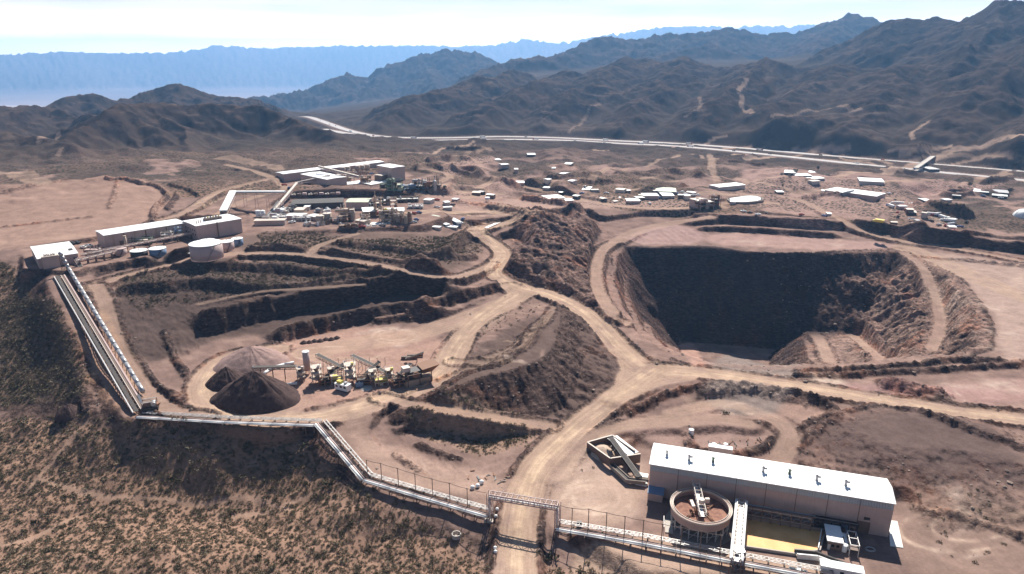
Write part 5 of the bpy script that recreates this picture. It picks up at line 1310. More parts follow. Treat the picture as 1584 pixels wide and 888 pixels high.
# ---- elevated pipe run with cable posts
def pipeline(label, pts_, hgt, group='sections of the long elevated pipeline'):
    ws = [Q(*q) for q in pts_]; o0 = ws[0].copy(); t = thing('pipeline', label, 'pipeline', o0, 0, group)
    zs = [w.z + hgt for w in ws]; ws = [Vector((w.x, w.y, z)) for w, z in zip(ws, zs)]
    for off, r_, mt in ((-1.5, .42, 'whitep'), (-.55, .28, 'pink'), (.1, .2, 'dark'), (-2.3, .16, 'lgrey')):
        for p_, q_ in zip(ws[:-1], ws[1:]):
            d = (q_ - p_); s_ = Vector((-d.y, d.x, 0)).normalized() * (off * 1.0); n_ = max(1, int(d.length / 9))
            for i in range(n_):
                MB().tube(p_.lerp(q_, i / n_) + s_ - o0, p_.lerp(q_, (i + .985) / n_) + s_ - o0, r_, 10).build('pipe', mt, t, True)
    for p_, q_ in zip(ws[:-1], ws[1:]):
        d = (q_ - p_); s_ = Vector((-d.y, d.x, 0)).normalized(); n_ = max(2, int(d.length / 4.6))
        # cable tray on the uphill side
        MB().truss(p_ + s_ * 2.6 - o0, q_ + s_ * 2.6 - o0, 1.3, .5, max(3, int(d.length / 2.2)), .12).build('cable_tray', 'lgrey', t)
        for i in range(n_ + 1):
            c = p_.lerp(q_, i / n_); MB().bar(c - s_ * 2.8 - o0 + Vector((0, 0, -.55)), c + s_ * 3.3 - o0 + Vector((0, 0, -.55)), .3).build('crossbeam', 'brown', t)
            for sg in (-2.4, 3.0):
                g_ = hz(c.x + s_.x * sg, c.y + s_.y * sg)
                if c.z - .6 - g_ > .1: MB().bar(c + s_ * sg - o0 + Vector((0, 0, -.6)), Vector((c.x + s_.x * sg, c.y + s_.y * sg, g_ - .6)) - o0, .26).build('trestle_leg', 'brown', t)
    return ws
pipeline('level stretch of pipeline between the foot of the inclined conveyor and the bend', [(216, 647), (350, 655), (494, 660)], 1.3)
pipeline('steep stretch of pipeline running downhill from the bend to the first cable post', [(494, 660), (532, 705), (567, 747)], 1.8)
wsl = pipeline('stretch of pipeline with cable posts left of the road gantry', [(567, 747), (650, 772), (757, 803)], 2.0)
wsr = pipeline('stretch of pipeline with cable posts right of the road gantry', [(862, 822), (1000, 846), (1140, 874), (1290, 902)], 2.0)
postproto = None
ORD = ['first', 'second', 'third', 'fourth', 'fifth', 'sixth', 'seventh', 'eighth', 'ninth', 'tenth', 'eleventh', 'twelfth']
def post_line(ws, ts, group, label, rev=False):
    global postproto
    res = []
    for f in ts:
        L_ = [(b - a).length for a, b in zip(ws[:-1], ws[1:])]; s_ = f * sum(L_); k = 0
        while k < len(L_) - 1 and s_ > L_[k]: s_ -= L_[k]; k += 1
        d = (ws[k + 1] - ws[k]).normalized(); c = ws[k] + d * s_ + Vector((-d.y, d.x, 0)).normalized() * 1.0; g_ = hz(c.x, c.y)
        if postproto is None:
            postproto = thing('cable_post', label, 'post'); MB().box(0, 0, -1.5, .24, .24, 10.6).build('pole', 'brown', postproto); MB().box(0, 0, 8.9, .9, .16, .16).build('cross_arm', 'brown', postproto); MB().box(0, 0, -.3, .8, .8, .5).build('footing', 'conc', postproto); o = postproto
        else: o = copy_tree(postproto)
        o.location = (c.x, c.y, g_); n_ = ts.index(f); o['label'] = label % ORD[len(ts) - 1 - n_ if rev else n_]; o['group'] = group; res.append(Vector((c.x, c.y, g_ + 9.1)))
    return res
pa_ = post_line(wsl, [.0, .12, .26, .40, .54, .68, .82], 'cable posts left of the road gantry', '%s thin cable post from the road gantry, on its left side', True)
pb_ = post_line(wsr, [.055, .12, .19, .26, .33, .40, .47, .54, .61], 'cable posts right of the road gantry', '%s thin cable post from the road gantry, on its right side')
# gantry over the haul road
gA, gB = Vector(P(758, 801, -2)), Vector(P(862, 819, -2)); gA.z = hz(gA.x, gA.y); gB.z = hz(gB.x, gB.y)
t = thing('road_gantry', 'lattice steel gantry carrying pipes across the dirt haul road', 'gantry', (gA.x, gA.y, min(gA.z, gB.z))); o0 = Vector(t.location); top = 8.6; GZ = o0.z
d = (gB - gA); d.z = 0; dn = d.normalized(); sn = Vector((-dn.y, dn.x, 0))
for c in (Vector((0, 0, 0)), Vector((d.x, d.y, 0))):
    m = MB()
    for a_ in (-.8, .8):
        for b_ in (-1.1, 1.1): m.bar(c + dn * a_ + sn * b_ + Vector((0, 0, -1)), c + dn * a_ + sn * b_ + Vector((0, 0, top + 2.2)), .22)
    for k in range(6):
        z0_, z1_ = k * top / 6, (k + 1) * top / 6
        for b_ in (-1.1, 1.1): m.bar(c + dn * (.8 if k % 2 else -.8) + sn * b_ + Vector((0, 0, z0_)), c + dn * (-.8 if k % 2 else .8) + sn * b_ + Vector((0, 0, z1_)), .13); m.bar(c - dn * .8 + sn * b_ + Vector((0, 0, z1_)), c + dn * .8 + sn * b_ + Vector((0, 0, z1_)), .12)
        for a_ in (-.8, .8): m.bar(c + dn * a_ + sn * (1.1 if k % 2 else -1.1) + Vector((0, 0, z0_)), c + dn * a_ + sn * (-1.1 if k % 2 else 1.1) + Vector((0, 0, z1_)), .13)
    m.build('tower', 'pink', t); MB().box(c.x, c.y, -.6, 3.2, 4.2, .9, math.atan2(dn.y, dn.x)).build('footing', 'conc', t)
MB().truss(Vector((0, 0, top)), Vector((d.x, d.y, top)), 2.3, 1.9, 12, .2).build('truss', 'pink', t)
for off, r_, mt in ((-.6, .34, 'whitep'), (.1, .26, 'pink'), (.7, .2, 'lgrey')): MB().tube(sn * off + Vector((0, 0, top + .5)), Vector((d.x, d.y, top + .5)) + sn * off, r_, 10).build('pipe', mt, t, True)
for k in range(13):
    c = Vector((0, 0, 0)).lerp(Vector((d.x, d.y, 0)), (k + .5) / 13) + Vector((0, 0, top + 1.9)); MB().bar(c + sn * 1.15, c + sn * 1.15 + Vector((0, 0, .9)), .09).bar(c - sn * 1.15, c - sn * 1.15 + Vector((0, 0, .9)), .09).build('stanchion', 'whitep', t)
for off, r_, mt in ((-.6, .34, 'whitep'), (.1, .26, 'pink')):
    for c in (Vector((0, 0, 0)), Vector((d.x, d.y, 0))): MB().tube(c + sn * off + Vector((0, 0, .5)), c + sn * off + Vector((0, 0, top + .5)), r_, 10).build('riser_pipe', mt, t, True)
def cable(pts_, label):
    o0 = pts_[0]; mb = MB()
    for p_, q_ in zip(pts_[:-1], pts_[1:]):
        prev = p_
        for k in range(1, 5):
            f = k / 4; c = p_.lerp(q_, f) - Vector((0, 0, .25 * 4 * f * (1 - f))); mb.tube(prev - o0, c - o0, .09, 5); prev = c
    o = mb.build('cable', 'brown', None, loc=o0); tag(o, label, 'cable')
cable(pa_ + [Vector((gA.x, gA.y, GZ + top + 1.6))], 'cable strung along the posts left of the road gantry')
cable([Vector((gB.x, gB.y, GZ + top + 1.6))] + pb_, 'cable strung along the posts right of the road gantry')
# small things by the road
for px, py, r_, lab in [(731, 756, .85, 'leftmost of three white round drums lying left of the haul road'), (739, 753.5, .85, 'middle one of three white round drums left of the haul road'), (745, 748, .9, 'upper right one of three white round drums left of the haul road'),
                   (769, 789, .6, 'upper small white drum beside the left foot of the road gantry'), (767, 800, .6, 'lower small white drum beside the left foot of the road gantry'), (766, 849, .6, 'upper of two white drums beside the haul road below the gantry'), (766.5, 855, .6, 'lower of two white drums beside the haul road below the gantry')]:
    p_ = Q(px, py); mb = MB().lathe(0, 0, [(.1, 0), (r_ * .8, .05), (r_, r_ * .6), (r_ * .95, r_ * 1.2), (r_ * .5, r_ * 1.6), (.05, r_ * 1.7)], 16); o = mb.build('white_drum', 'whitep', None, True, loc=p_); tag(o, lab, 'drum')
p_ = Q(706, 829); t = thing('manhole_ring', 'open concrete ring standing in the dirt below the pipeline', 'concrete ring', p_); MB().lathe(0, 0, [(1.6, -.5), (1.6, 1.0), (1.3, 1.0), (1.3, .1), (.05, .1)], 28, False).build('ring', 'conc', t)
for k in range(6): MB().bar((0, 0, .9), (math.cos(k * 1.047) * 1.35, math.sin(k * 1.047) * 1.35, .9), .12).build('spoke', 'brown', t)
p_ = Q(896, 813); o = MB().box(0, 0, 0, 1.6, 1.2, 1.5).bar((-.8, 0, 1.5), (.8, 0, 1.5), .1).build('junction_box', 'dark', None, loc=p_); tag(o, 'small black box beside the pipeline just right of the gantry', 'box')
# scattered scrap left of the haul road
for k in range(14):
    p_ = Q(rp_.uniform(722, 790), rp_.uniform(728, 750)); mb = MB(); A_ = rp_.uniform(0, 3)
    for q_ in range(3): mb.bar((rp_.uniform(-.4, .4), rp_.uniform(-.4, .4), .15), (math.cos(A_) * rp_.uniform(.8, 2.2), math.sin(A_) * rp_.uniform(.8, 2.2), .3), .3, .25)
    o = mb.build('scrap_timber', rp_.choice(['dark', 'brown', 'rust']), None, loc=p_); tag(o, 'dark scrap lying on the ground left of the haul road', 'scrap', 'scrap left of the haul road')
# ================================================================== crusher pad
def clutter(name, label, cat, px, py, w, dpt, h, seed, mats=('brown', 'beige2', 'grey', 'cream'), n=14, rz=.1, group=None, pipes=5, frame_=True, up=0.0):
    """a process unit: steel frame, decks, vessels and pipes"""
    r_ = random.Random(seed); p_ = Q(px, py); t = thing(name, label, cat, p_, rz, group); nx_ = max(1, int(w / 5)); H = h
    if frame_:
        m = MB()
        for i in range(nx_ + 1):
            for y in (-dpt / 2, dpt / 2): m.box(-w / 2 + w * i / nx_, y, -1, .3, .3, H + 1)
        for z_ in (H * .35, H * .7, H):
            for y in (-dpt / 2, dpt / 2): m.bar((-w / 2, y, z_), (w / 2, y, z_), .25)
            for i in range(nx_ + 1): m.bar((-w / 2 + w * i / nx_, -dpt / 2, z_), (-w / 2 + w * i / nx_, dpt / 2, z_), .2)
        m.build('frame', mats[0], t)
        for z_ in (H * .35, H * .7): MB().box(0, 0, z_, w * .96, dpt * .9, .15).build('deck', mats[2], t)
    for k in range(n):
        x, y = r_.uniform(-w * .46, w * .46), r_.uniform(-dpt * .45, dpt * .45); mt = r_.choice(mats); s_ = r_.uniform(.5, 1.0) * min(2.2, dpt * .25); hh = H * r_.uniform(.3, 1.08)
        tp = r_.random()
        if tp < .45: MB().lathe(x, y, [(s_, -.5), (s_, hh), (s_ * .5, hh + s_ * .5), (.05, hh + s_ * .6)], 12).build('vessel', mt, t)
        elif tp < .7: z_ = r_.choice([0, H * .36, H * .71]); MB().box(x, y, z_, s_ * 2.4, s_ * 1.8, s_ * 1.6).build('cabinet', mt, t)
        elif tp < .85: z_ = r_.choice([.8, H * .4, H * .75]); MB().tube((x - s_ * 1.8, y, z_ + s_), (x + s_ * 1.8, y, z_ + s_), s_ * .8, 12).build('drum', mt, t)
        else: MB().tube((x, y, 0), (x, y, H * r_.uniform(1.05, 1.4)), .3, 8).build('stack', mt, t)
    for k in range(pipes):
        z_ = H * r_.uniform(.2, 1.0); y = r_.uniform(-dpt * .5, dpt * .5); MB().tube((-w / 2, y, z_), (w / 2, y, z_), .2, 6).build('pipe', r_.choice(mats), t)
    return t
heap('ore_stockpile', 'largest and nearest dark conical ore pile on the crusher pad', 397, 615, 20, 13.5, 'pile', seed=2, asp=.72)
heap('ore_stockpile', 'small dark conical ore pile left of the largest pile', 352, 590, 10.5, 7.5, 'pile', seed=5, asp=.8)
heap('ore_stockpile', 'wide pale conical ore pile behind the two dark piles', 390, 560, 18, 8.5, 'pile2', seed=7, asp=.9)
heap('spoil_heap', 'small dark spoil cone in the scrub left of the conveyor foot', 108, 640, 6.5, 5, 'pile', seed=9)
def U(px, py, up=0.0):
    p_ = Q(px, py); return Vector((p_.x, p_.y, p_.z + up))
conveyor('stacking_conveyor', 'long low brown conveyor feeding the largest ore pile', U(460, 586, 5.5), U(394, 594, 7.5), 2.2, 1.2, 16, 'brown', 3)
for pts_, lab in [([(408,581),(415,575),(425,570),(440,566),(455,563)], 'upper curved white pipe beside the pale ore pile'), ([(418,592),(432,596),(446,597),(460,595)], 'lower curved white pipe right of the largest ore pile')]:
    ws = [U(*q, .8) for q in pts_]; o = MB().path([w - ws[0] for w in ws], .7, 10).build('white_pipe', 'white', None, True, loc=ws[0]); tag(o, lab, 'pipe')
t = tank('silo', 'tall pale pink silo rising above the crusher conveyors', 476, 578, 1.6, 9.5, 'pink', 'white', .5, cat='silo', ladder=False, legs=2, n=20)
for k, (a_, b_, ua, ub, lab) in enumerate([((493,572),(533,586),7,4.5,'first'), ((503,590),(536,582),1.0,6.0,'second'), ((547,572),(587,584),6.5,4,'third'), ((560,590),(588,581),1,6,'fourth'), ((588,586),(612,592),4,2,'fifth'), ((612,592),(636,578),1,4,'sixth')]):
    conveyor('transfer_conveyor', f'{lab} brown conveyor of the crusher line counted from the silo', U(*a_, ua), U(*b_, ub), 2.1, 1.3, 10, 'beige2' if k % 3 == 0 else 'tan_roof', 3, group='conveyors of the crusher line')
def crusher_frame(px, py, lab, s=1.0, seed=1):
    r_ = random.Random(seed); p_ = Q(px, py); t = thing('crushing_tower', lab, 'crusher', p_, .35)
    for x in (-1.6, 1.6):
        for y in (-1.6, 1.6): MB().box(x * s, y * s, -1, .3, .3, 7 * s + 1).build('post', 'beige2', t)
    for z_ in (2.2, 4.4, 6.6): MB().box(0, 0, z_ * s, 3.9 * s, 3.9 * s, .18).build('platform', 'tan_roof', t)
    MB().lathe(0, 0, [(.5, 2.3 * s), (1.3, 3.2 * s), (1.5, 4.4 * s)], 14).build('cone_crusher', 'cream', t)
    MB().lathe(0, 0, [(.7, 4.7 * s), (1.6, 6.2 * s), (1.6, 6.5 * s)], 4).build('hopper', 'brown', t)
    MB().box(1.0, -1.4, 6.7 * s, 1.2, 1.0, 1.2).build('motor', 'yellow' if seed % 2 else 'cream', t)
    m = MB()
    for a_, b_ in ((-1.6, 1.6), (1.6, -1.6)): m.bar((a_ * s, -1.7 * s, 0), (b_ * s, -1.7 * s, 4.2 * s), .14); m.bar((-1.7 * s, a_ * s, 0), (-1.7 * s, b_ * s, 4.2 * s), .14)
    m.build('brace', 'brown', t)
    m = MB()
    for x in (-1.9, 1.9): m.bar((x * s, -1.9 * s, 7.5 * s), (x * s, 1.9 * s, 7.5 * s), .08)
    for y in (-1.9, 1.9): m.bar((-1.9 * s, y * s, 7.5 * s), (1.9 * s, y * s, 7.5 * s), .08)
    for x in (-1.9, 1.9):
        for y in (-1.9, 1.9): m.box(x * s, y * s, 6.6 * s, .1, .1, 1.0)
    m.build('handrail', 'lgrey', t)
    return t
crusher_frame(491, 592, 'cone crusher tower right of the silo', 1.25, 2); crusher_frame(543, 590, 'cone crusher tower behind the white control cabin', 1.35, 3); crusher_frame(466, 588, 'low transfer tower just left of the silo', .95, 4)
crusher_frame(513, 586, 'small screen tower between the first two crusher conveyors', .85, 6); crusher_frame(577, 592, 'small screen tower right of the white control cabin', .95, 8); crusher_frame(603, 590, 'small screen tower before the primary crusher', .95, 5)
t = thing('jaw_crusher', 'big dark primary jaw crusher with hopper at the right end of the crusher line', 'crusher', U(645, 590), .5); t.scale = (1.45, 1.45, 1.25)
MB().box(0, 0, -1, 9, 5, 3.2).build('base_frame', 'beige2', t); MB().box(-1, 0, 2.2, 4.5, 3.6, 3.0).build('crusher_body', 'dark', t)
m = MB()
for p0_, p1_ in (((2.0, -2.6), (2.0, 2.6)), ((6.5, -2.6), (6.5, 2.6))): pass
m.hexa([(1.8, -1.2, 3.2), (5.0, -1.2, 3.6), (5.0, 1.2, 3.6), (1.8, 1.2, 3.2), (1.0, -2.8, 5.8), (7.0, -2.8, 6.6), (7.0, 2.8, 6.6), (1.0, 2.8, 5.8)]); m.build('hopper', 'rust', t)
MB().bar((-3.5, 0, 2.0), (-6.5, 0, 5.2), 1.6, .5).build('belt', 'belt', t); MB().tube((-1, -2.4, 4), (-1, 2.4, 4), 1.2, 16).build('flywheel', 'rust', t)
for x in (-4, 0, 4): MB().bar((x, -2.8, -.6), (x, -2.8, 4.6), .25).bar((x, 2.8, -.6), (x, 2.8, 4.6), .25).build('post', 'brown', t)
MB().bar((-4, -2.8, 4.6), (4.4, -2.8, 4.6), .2).bar((-4, 2.8, 4.6), (4.4, 2.8, 4.6), .2).build('beam', 'brown', t); MB().box(-3.6, 0, 5.3, 2.4, 2.2, 1.6).build('cab', 'cream', t)
conveyor('scalping_conveyor', 'dark conveyor standing behind the primary crusher', U(628, 560, 1), U(655, 562, 5), 1.4, .9, 8, 'brown', 1)
t = thing('control_cabin', 'white control cabin with yellow machinery on its roof, before the crusher line', 'cabin', U(531, 604), -.45)
MB().box(0, 0, .6, 7.2, 3.0, 2.9).build('body', 'whitep', t); MB().box(0, 0, 3.5, 7.4, 3.2, .15).build('roof', 'white', t)
for x in (-2.4, 0, 2.2): MB().box(x, -1.53, 2.0, 1.2, .08, .9).build('window', 'glass', t)
MB().box(-1.6, 0, 3.7, 2.4, 2.0, 1.1).build('generator', 'yellow', t); MB().box(1.6, .2, 3.7, 1.2, 1.4, .9).build('fan_unit', 'grey', t); MB().box(0, 0, 0, 6, 2.6, .6).build('skid', 'dark', t)
t = thing('fuel_tank', 'small blue-grey fuel tank box right of the white control cabin', 'tank', U(556, 598), .3); MB().box(0, 0, .2, 3.4, 2.0, 1.9).build('body', 'blue', t); MB().box(0, 0, 0, 3.6, 2.2, .2).build('skid', 'dark', t); MB().tube((0, 0, 2.1), (0, 0, 2.5), .4, 10).build('cap', 'lgrey', t)
t = thing('sand_sheet', 'pale spill of fines beside the blue-grey fuel tank', 'spill', U(566, 600)); MB().lathe(0, 0, [(3.4, -.1), (2.4, .18), (.05, .3)], 18).build('fines', 'conc', t)
for k, (px, py, w, mt, lab) in enumerate([(503,594,5,0,'rusty screen deck between the first and second crusher towers'), (522,592,5,1,'tan feeder before the second crusher conveyor'), (562,594,6,0,'rusty screen deck right of the white control cabin'), (590,594,6,1,'tan feeder under the fourth crusher conveyor'), (620,595,7,0,'rusty frame just left of the primary crusher')]):
    clutter('screen_unit', lab, 'screen', px, py, w, 3.6, 4.2, 200 + k, ((('rust', 'brown', 'dark', 'beige2'), ('tan_roof', 'beige2', 'yellow', 'brown'))[mt]), 7, .3, pipes=2)
# fence line behind the crusher: ten posts
for k in range(9):
    p_ = U(500 + k * 12, 566 - k * .2); o = MB().box(0, 0, -.5, .18, .18, 4.4).box(0, 0, 3.6, .7, .12, .12).build('light_post', 'brown', None, loc=p_); tag(o, f'{ORD[k]} thin post from the silo in the row behind the crusher conveyors', 'post', 'posts behind the crusher line')
for k, (px, py) in enumerate([(633, 556), (642, 553)]):
    p_ = U(px, py, .4); o = MB().bar((-4, 0, .5), (4, .8, .5), 1.2, .9).bar((-4, 0, 1.1), (4, .8, 1.1), .9, .15).build('spare_conveyor', 'brown', None, loc=p_); tag(o, ('nearer' if k == 0 else 'farther') + ' spare conveyor section lying behind the primary crusher', 'conveyor')
# small dozer piles along the edge of the pad
for k in range(7):
    heap('dozed_heap', 'low dark dozed heap in the row at the foot of the bank above the pad', 470 + k * 8.5, 531 - k * 1.2 + (k % 2), 2.6, 1.7, 'pile', seed=20 + k, group='dozed heaps along the bank', n=20, m_=6, cat='heap')

# ================================================================== inclined conveyor with its covered tube
A0, A1 = Q(92, 430), Q(216, 640); A0.z += 1.2; A1.z += 1.2
t = thing('inclined_conveyor', 'long open conveyor climbing from the stockpile corner to the upper left plant', 'conveyor', A1); o0 = A1.copy(); d = A0 - A1; dn = Vector((d.x, d.y, 0)).normalized(); sn = Vector((-dn.y, dn.x, 0)); L_ = d.length
for off, w_, mt in ((-2.6, .7, 'pink'), (2.4, .5, 'lgrey')): MB().bar(sn * off, d + sn * off, w_, .8).build('stringer', mt, t)
MB().bar(Vector((0, 0, .2)) + sn * .9, d + sn * .9 + Vector((0, 0, .2)), 1.5, .2).build('belt', 'belt', t); MB().bar(Vector((0, 0, .3)) - sn * .9, d - sn * .9 + Vector((0, 0, .3)), .3, .3).build('rail', 'cream', t); MB().bar(sn * -1.7 + Vector((0, 0, .1)), d + sn * -1.7 + Vector((0, 0, .1)), .9, .1).build('walkway', 'brown', t)
n_ = int(L_ / 3.4); tie = None
for i in range(n_):
    c = d * ((i + .5) / n_); 
    if tie is None: tie = MB().bar(sn * -3, sn * 3, .35, .3).box(sn.x * 3, sn.y * 3, -2.5, .25, .25, 2.6).box(-sn.x * 3, -sn.y * 3, -2.5, .25, .25, 2.6).build('cross_frame', 'brown', t, loc=c)
    else: o = tie.copy(); COL.objects.link(o); o.location = c
B1, B0 = Q(222, 612), Q(98, 412); B1.z += 2.2; top_ = Vector(P(92, 390, B0.z + 11))
t = thing('covered_conveyor', 'silver tubular covered conveyor rising beside the open one into the transfer tower', 'conveyor', B1); o0 = B1.copy()
mid = Q(108, 424); mid.z += 3.6; ends = [B1, mid, Vector((top_.x, top_.y, top_.z))]
for p_, q_, n_ in ((ends[0], ends[1], 22), (ends[1], ends[2], 4)):
    for i in range(n_):
        a_, b_ = p_.lerp(q_, i / n_), p_.lerp(q_, (i + .995) / n_); MB().tube(a_ - o0, b_ - o0, 1.05, 14).build('cover_ring', 'grey', t, True)
    for i in range(n_):
        c = p_.lerp(q_, (i + .5) / n_); g_ = hz(c.x, c.y) - .5; MB().bar((c.x - o0.x - 1, c.y - o0.y, c.z - o0.z - 1), (c.x - o0.x - 1.4, c.y - o0.y, g_ - o0.z), .2).bar((c.x - o0.x + 1, c.y - o0.y, c.z - o0.z - 1), (c.x - o0.x + 1.4, c.y - o0.y, g_ - o0.z), .2).build('support', 'dark', t)
t = thing('loading_station', 'dark machinery of the loading station at the foot of the inclined conveyor', 'loading station', Q(233, 634), .4)
MB().box(0, 0, -1, 6.5, 4.5, 3).build('base', 'dark', t); MB().box(-1, .5, 2, 3, 3, 2.2).build('drive_housing', 'brown', t); MB().tube((1.6, -1.6, 3), (1.6, 1.6, 3), 1.0, 14).build('drum', 'grey', t)
for x, y in ((-2.8, -2), (2.8, -2), (2.8, 2), (-2.8, 2)): MB().box(x, y, 0, .3, .3, 4.6).build('post', 'brown', t)
MB().bar((-2.8, -2, 4.6), (2.8, -2, 4.6), .2).bar((-2.8, 2, 4.6), (2.8, 2, 4.6), .2).build('beam', 'lgrey', t); MB().lathe(3.0, 0, [(.4, 1.2), (1.4, 2.8)], 4).build('hopper', 'rust', t); MB().bar((-3, 0, 4), (-4, 2.5, 7), 1.0, .5).build('chute', 'grey', t)

# ================================================================== upper left plant
t, L, D = building('transfer_building', 'beige transfer building with a white roof at the head of the inclined conveyor', (58,401), (120,392), (40,383), 10, doors=0)
MB().box(L * .3, -1.2, -2, L * .42, 3.6, 13.2).build('tower', 'beige', t); MB().box(L * .3, -1.2, 11.2, L * .42 + .4, 4.0, .25).build('tower_roof', 'tan_roof', t)
for k in range(5): MB().box(L * (.18 + k * .055), 2.5, 10.6, .7, .7, 1.3).build('roof_vent', 'grey', t)
for k in range(4): MB().box(L * (.2 + k * .07), -.8, 11.45, .9, 1.4, .9).build('roof_machine', 'cream', t)
t, L, D = building('plant_hall', 'long beige plant hall with a narrow white roof, left of the block building', (160.6,364.7), (286,345.3), (151.5,357), 9, doors=3, bays=9, ridge=.5)
for i in range(7): MB().box(L * (.1 + i * .13), -.3, 0, .5, .5, 8.5).build('duct', 'brown' if i % 2 else 'beige2', t)
t, L, D = building('block_building', 'tall beige block building with machinery on its white roof', (303,350), (373,338.5), (286,341.5), 10, windows=0, bays=4, ridge=.4)
for i in range(5):
    for k in range(2): MB().box(-.03, 3 + i * D / 6, 3 + k * 3, .1, 1.2, 1.0).build('window', 'glass', t)
MB().box(L * .5, D * .45, 10.5, L * .38, 3.2, 1.6).build('roof_unit', 'brown', t)
for k in range(6): MB().tube((L * (.34 + k * .06), D * .45, 12), (L * (.34 + k * .06), D * .45, 13), .5, 8).build('roof_fan', 'yellow' if k % 2 else 'dark', t)
for k in range(3): MB().tube((L * .1 + k * 1.4, D * .3, 10), (L * .1 + k * 1.4, D * .3, 12.5), .3, 8).build('stack', 'rust', t)
MB().tube((L * .45, -.4, 0), (L * .45, -.4, 10.5), .4, 8).build('downpipe', 'brown', t)
ga, gb, gc = Vector(P(346, 332, 41)), Vector(P(361, 301, 44)), Vector(P(441, 301, 46))
conveyor('sloping_gallery', 'white-roofed sloping gallery climbing from the block building', ga, gb, 4.6, 2.0, 10, 'beige', 2, cat='gallery', roof='white')
conveyor('flat_gallery', 'thin flat white gallery running right from the top of the sloping one', gb, gc, 3.0, 1.5, 14, 'beige', 4, cat='gallery', roof='white')
tank('storage_tank', 'largest pale pink storage tank with a white roof, standing in front', 321, 399, 9.6, 9.5, 'pink', 'white', 1.0)
tank('storage_tank', 'pale pink tank directly behind the largest storage tank', 352, 386, 4.4, 5.5, 'pink', 'white', .5)
tank('storage_tank', 'blue-grey tank at the right end of the group behind the largest tank', 368, 379, 3.6, 4.5, 'blue', 'white', .4)
tank('storage_tank', 'low pale tank half hidden behind the largest storage tank', 322, 383, 5.0, 4.8, 'pink', 'white', .5)
tank('storage_tank', 'right one of two low white-topped tanks left of the largest tank', 245, 394, 5.0, 4.2, 'blue', 'white', .4)
tank('storage_tank', 'left one of two low white-topped tanks left of the largest tank', 216, 396, 5.0, 3.6, 'dark', 'white', .4)
tank('storage_tank', 'small pink tank left of the two low white-topped tanks', 188, 394, 3.4, 4.2, 'pink', 'pink', .3)
building('tank_shed', 'small white-roofed shed left of the largest storage tank', (278,388), (291,391), (292,378), 3, ridge=.5)
building('valve_house', 'tiny white valve house in front of the small shed', (288,392), (296,392), (287,389), 2, ridge=.2)
clutter('reagent_unit', 'pipes and small vessels in front of the long plant hall', 'process unit', 205, 378, 26, 5, 4.5, 31, ('green', 'beige2', 'cream', 'grey'), 16, .15)
clutter('dust_collector', 'small dust collector between plant hall and block building', 'dust collector', 260, 372, 7, 4, 6, 33, ('cream', 'beige', 'grey', 'white'), 6, .15)
clutter('duct_tower', 'thin blue-grey frame tower at the corner of the block building', 'frame tower', 277, 369, 4, 3, 8, 34, ('blue', 'grey', 'blue', 'grey'), 4, .15)
tank('slender_column', 'slender pale column standing in front of the plant hall', 196, 386, .9, 9, 'beige2', 'beige2', .3, cat='column', ladder=False, n=14)
clutter('thickener_pumps', 'dark pump skid left of the plant hall', 'pump skid', 145, 392, 9, 5, 4, 35, ('brown', 'dark', 'pink', 'grey'), 8, .1)
for k, (a_, b_, lab) in enumerate([((128, 403), (330, 362), 'upper'), ((120, 412), (182, 397), 'lower')]):
    p_, q_ = U(*a_, 3.2), U(*b_, 3.2); o0 = Vector((p_.x, p_.y, p_.z - 3.2)); t = thing('pipe_bridge', f'{lab} pale pipe bridge running along the row of tanks', 'pipe bridge', o0); MB().truss(p_ - o0, q_ - o0, 2.0, 1.2, 20 - k * 10, .18).build('truss', 'pink', t)
    for y in (-.5, .5): MB().tube(p_ - o0 + Vector((0, y, .5)), q_ - o0 + Vector((0, y, .5)), .3, 8).build('pipe', 'cream', t)
    for i in range(9 - k * 4):
        c = p_.lerp(q_, (i + .3) / (9 - k * 4)); MB().box(c.x - o0.x, c.y - o0.y, hz(c.x, c.y) - o0.z - .5, .4, 1.6, c.z - hz(c.x, c.y) + .5).build('support', 'brown', t)
conveyor('cross_conveyor', 'short tan conveyor right of the covered conveyor head', U(126, 418, 1), U(112, 402, 6), 2.2, 1.0, 8, 'pink', 1)
for k, (px, py, mt) in enumerate([(112,378,'dark'), (119,377,'dark'), (127,375,'silver'), (134,373,'dark'), (142,371,'dark'), (150,369,'dark'), (130,384,'whitep'), (138,382,'silver')]):
    pickup(px, py, -.3 + .1 * (k % 3), mt, f'{ORD[k] if k < 6 else ("left" if k == 6 else "right")} ' + (f'{CN[mt]} pickup from the left in the row behind the transfer building' if k < 6 else f'{CN[mt]} pickup parked nearer than the row behind the transfer building'), 'pickups parked behind the transfer building')

# ================================================================== upper middle plant
building('long_warehouse', 'very long low warehouse with a narrow white roof at the back of the plant', (438,269.5), (594,250.5), (434,266), 5.5, ridge=.6)
building('shop_building', 'broad white-roofed shop in front of the long warehouse', (465,269.5), (506,278), (488.6,264.5), 5, vents=6, ridge=.5)
building('tall_building', 'tall beige building with a flat white roof at the right end of the warehouse', (583,256), (606,260), (597,252.5), 13, ridge=.3)
building('lower_building', 'dark-walled lower building under the tall beige building', (590,272), (617,266), (588,269), 6, wall='brown', roof='tan_roof', ridge=.3)
for k in range(6): tank('leach_tank', f'{ORD[k]} tan tank from the left in the row before the long warehouse', 531 + k * 7.5, 266 - k * .8, 2.4, 4.6, 'beige2', 'tan_roof', .3, ladder=False, n=18, group='tan tanks before the warehouse')
building('mill_hall', 'long hall with a speckled white roof across the middle of the plant', (501,289), (567,283), (500,284.5), 6, vents=8, ridge=.5)
building('dryer_hall', 'shorter white-roofed hall right of the speckled one', (574,286), (602,281), (572,281), 6, ridge=.4)
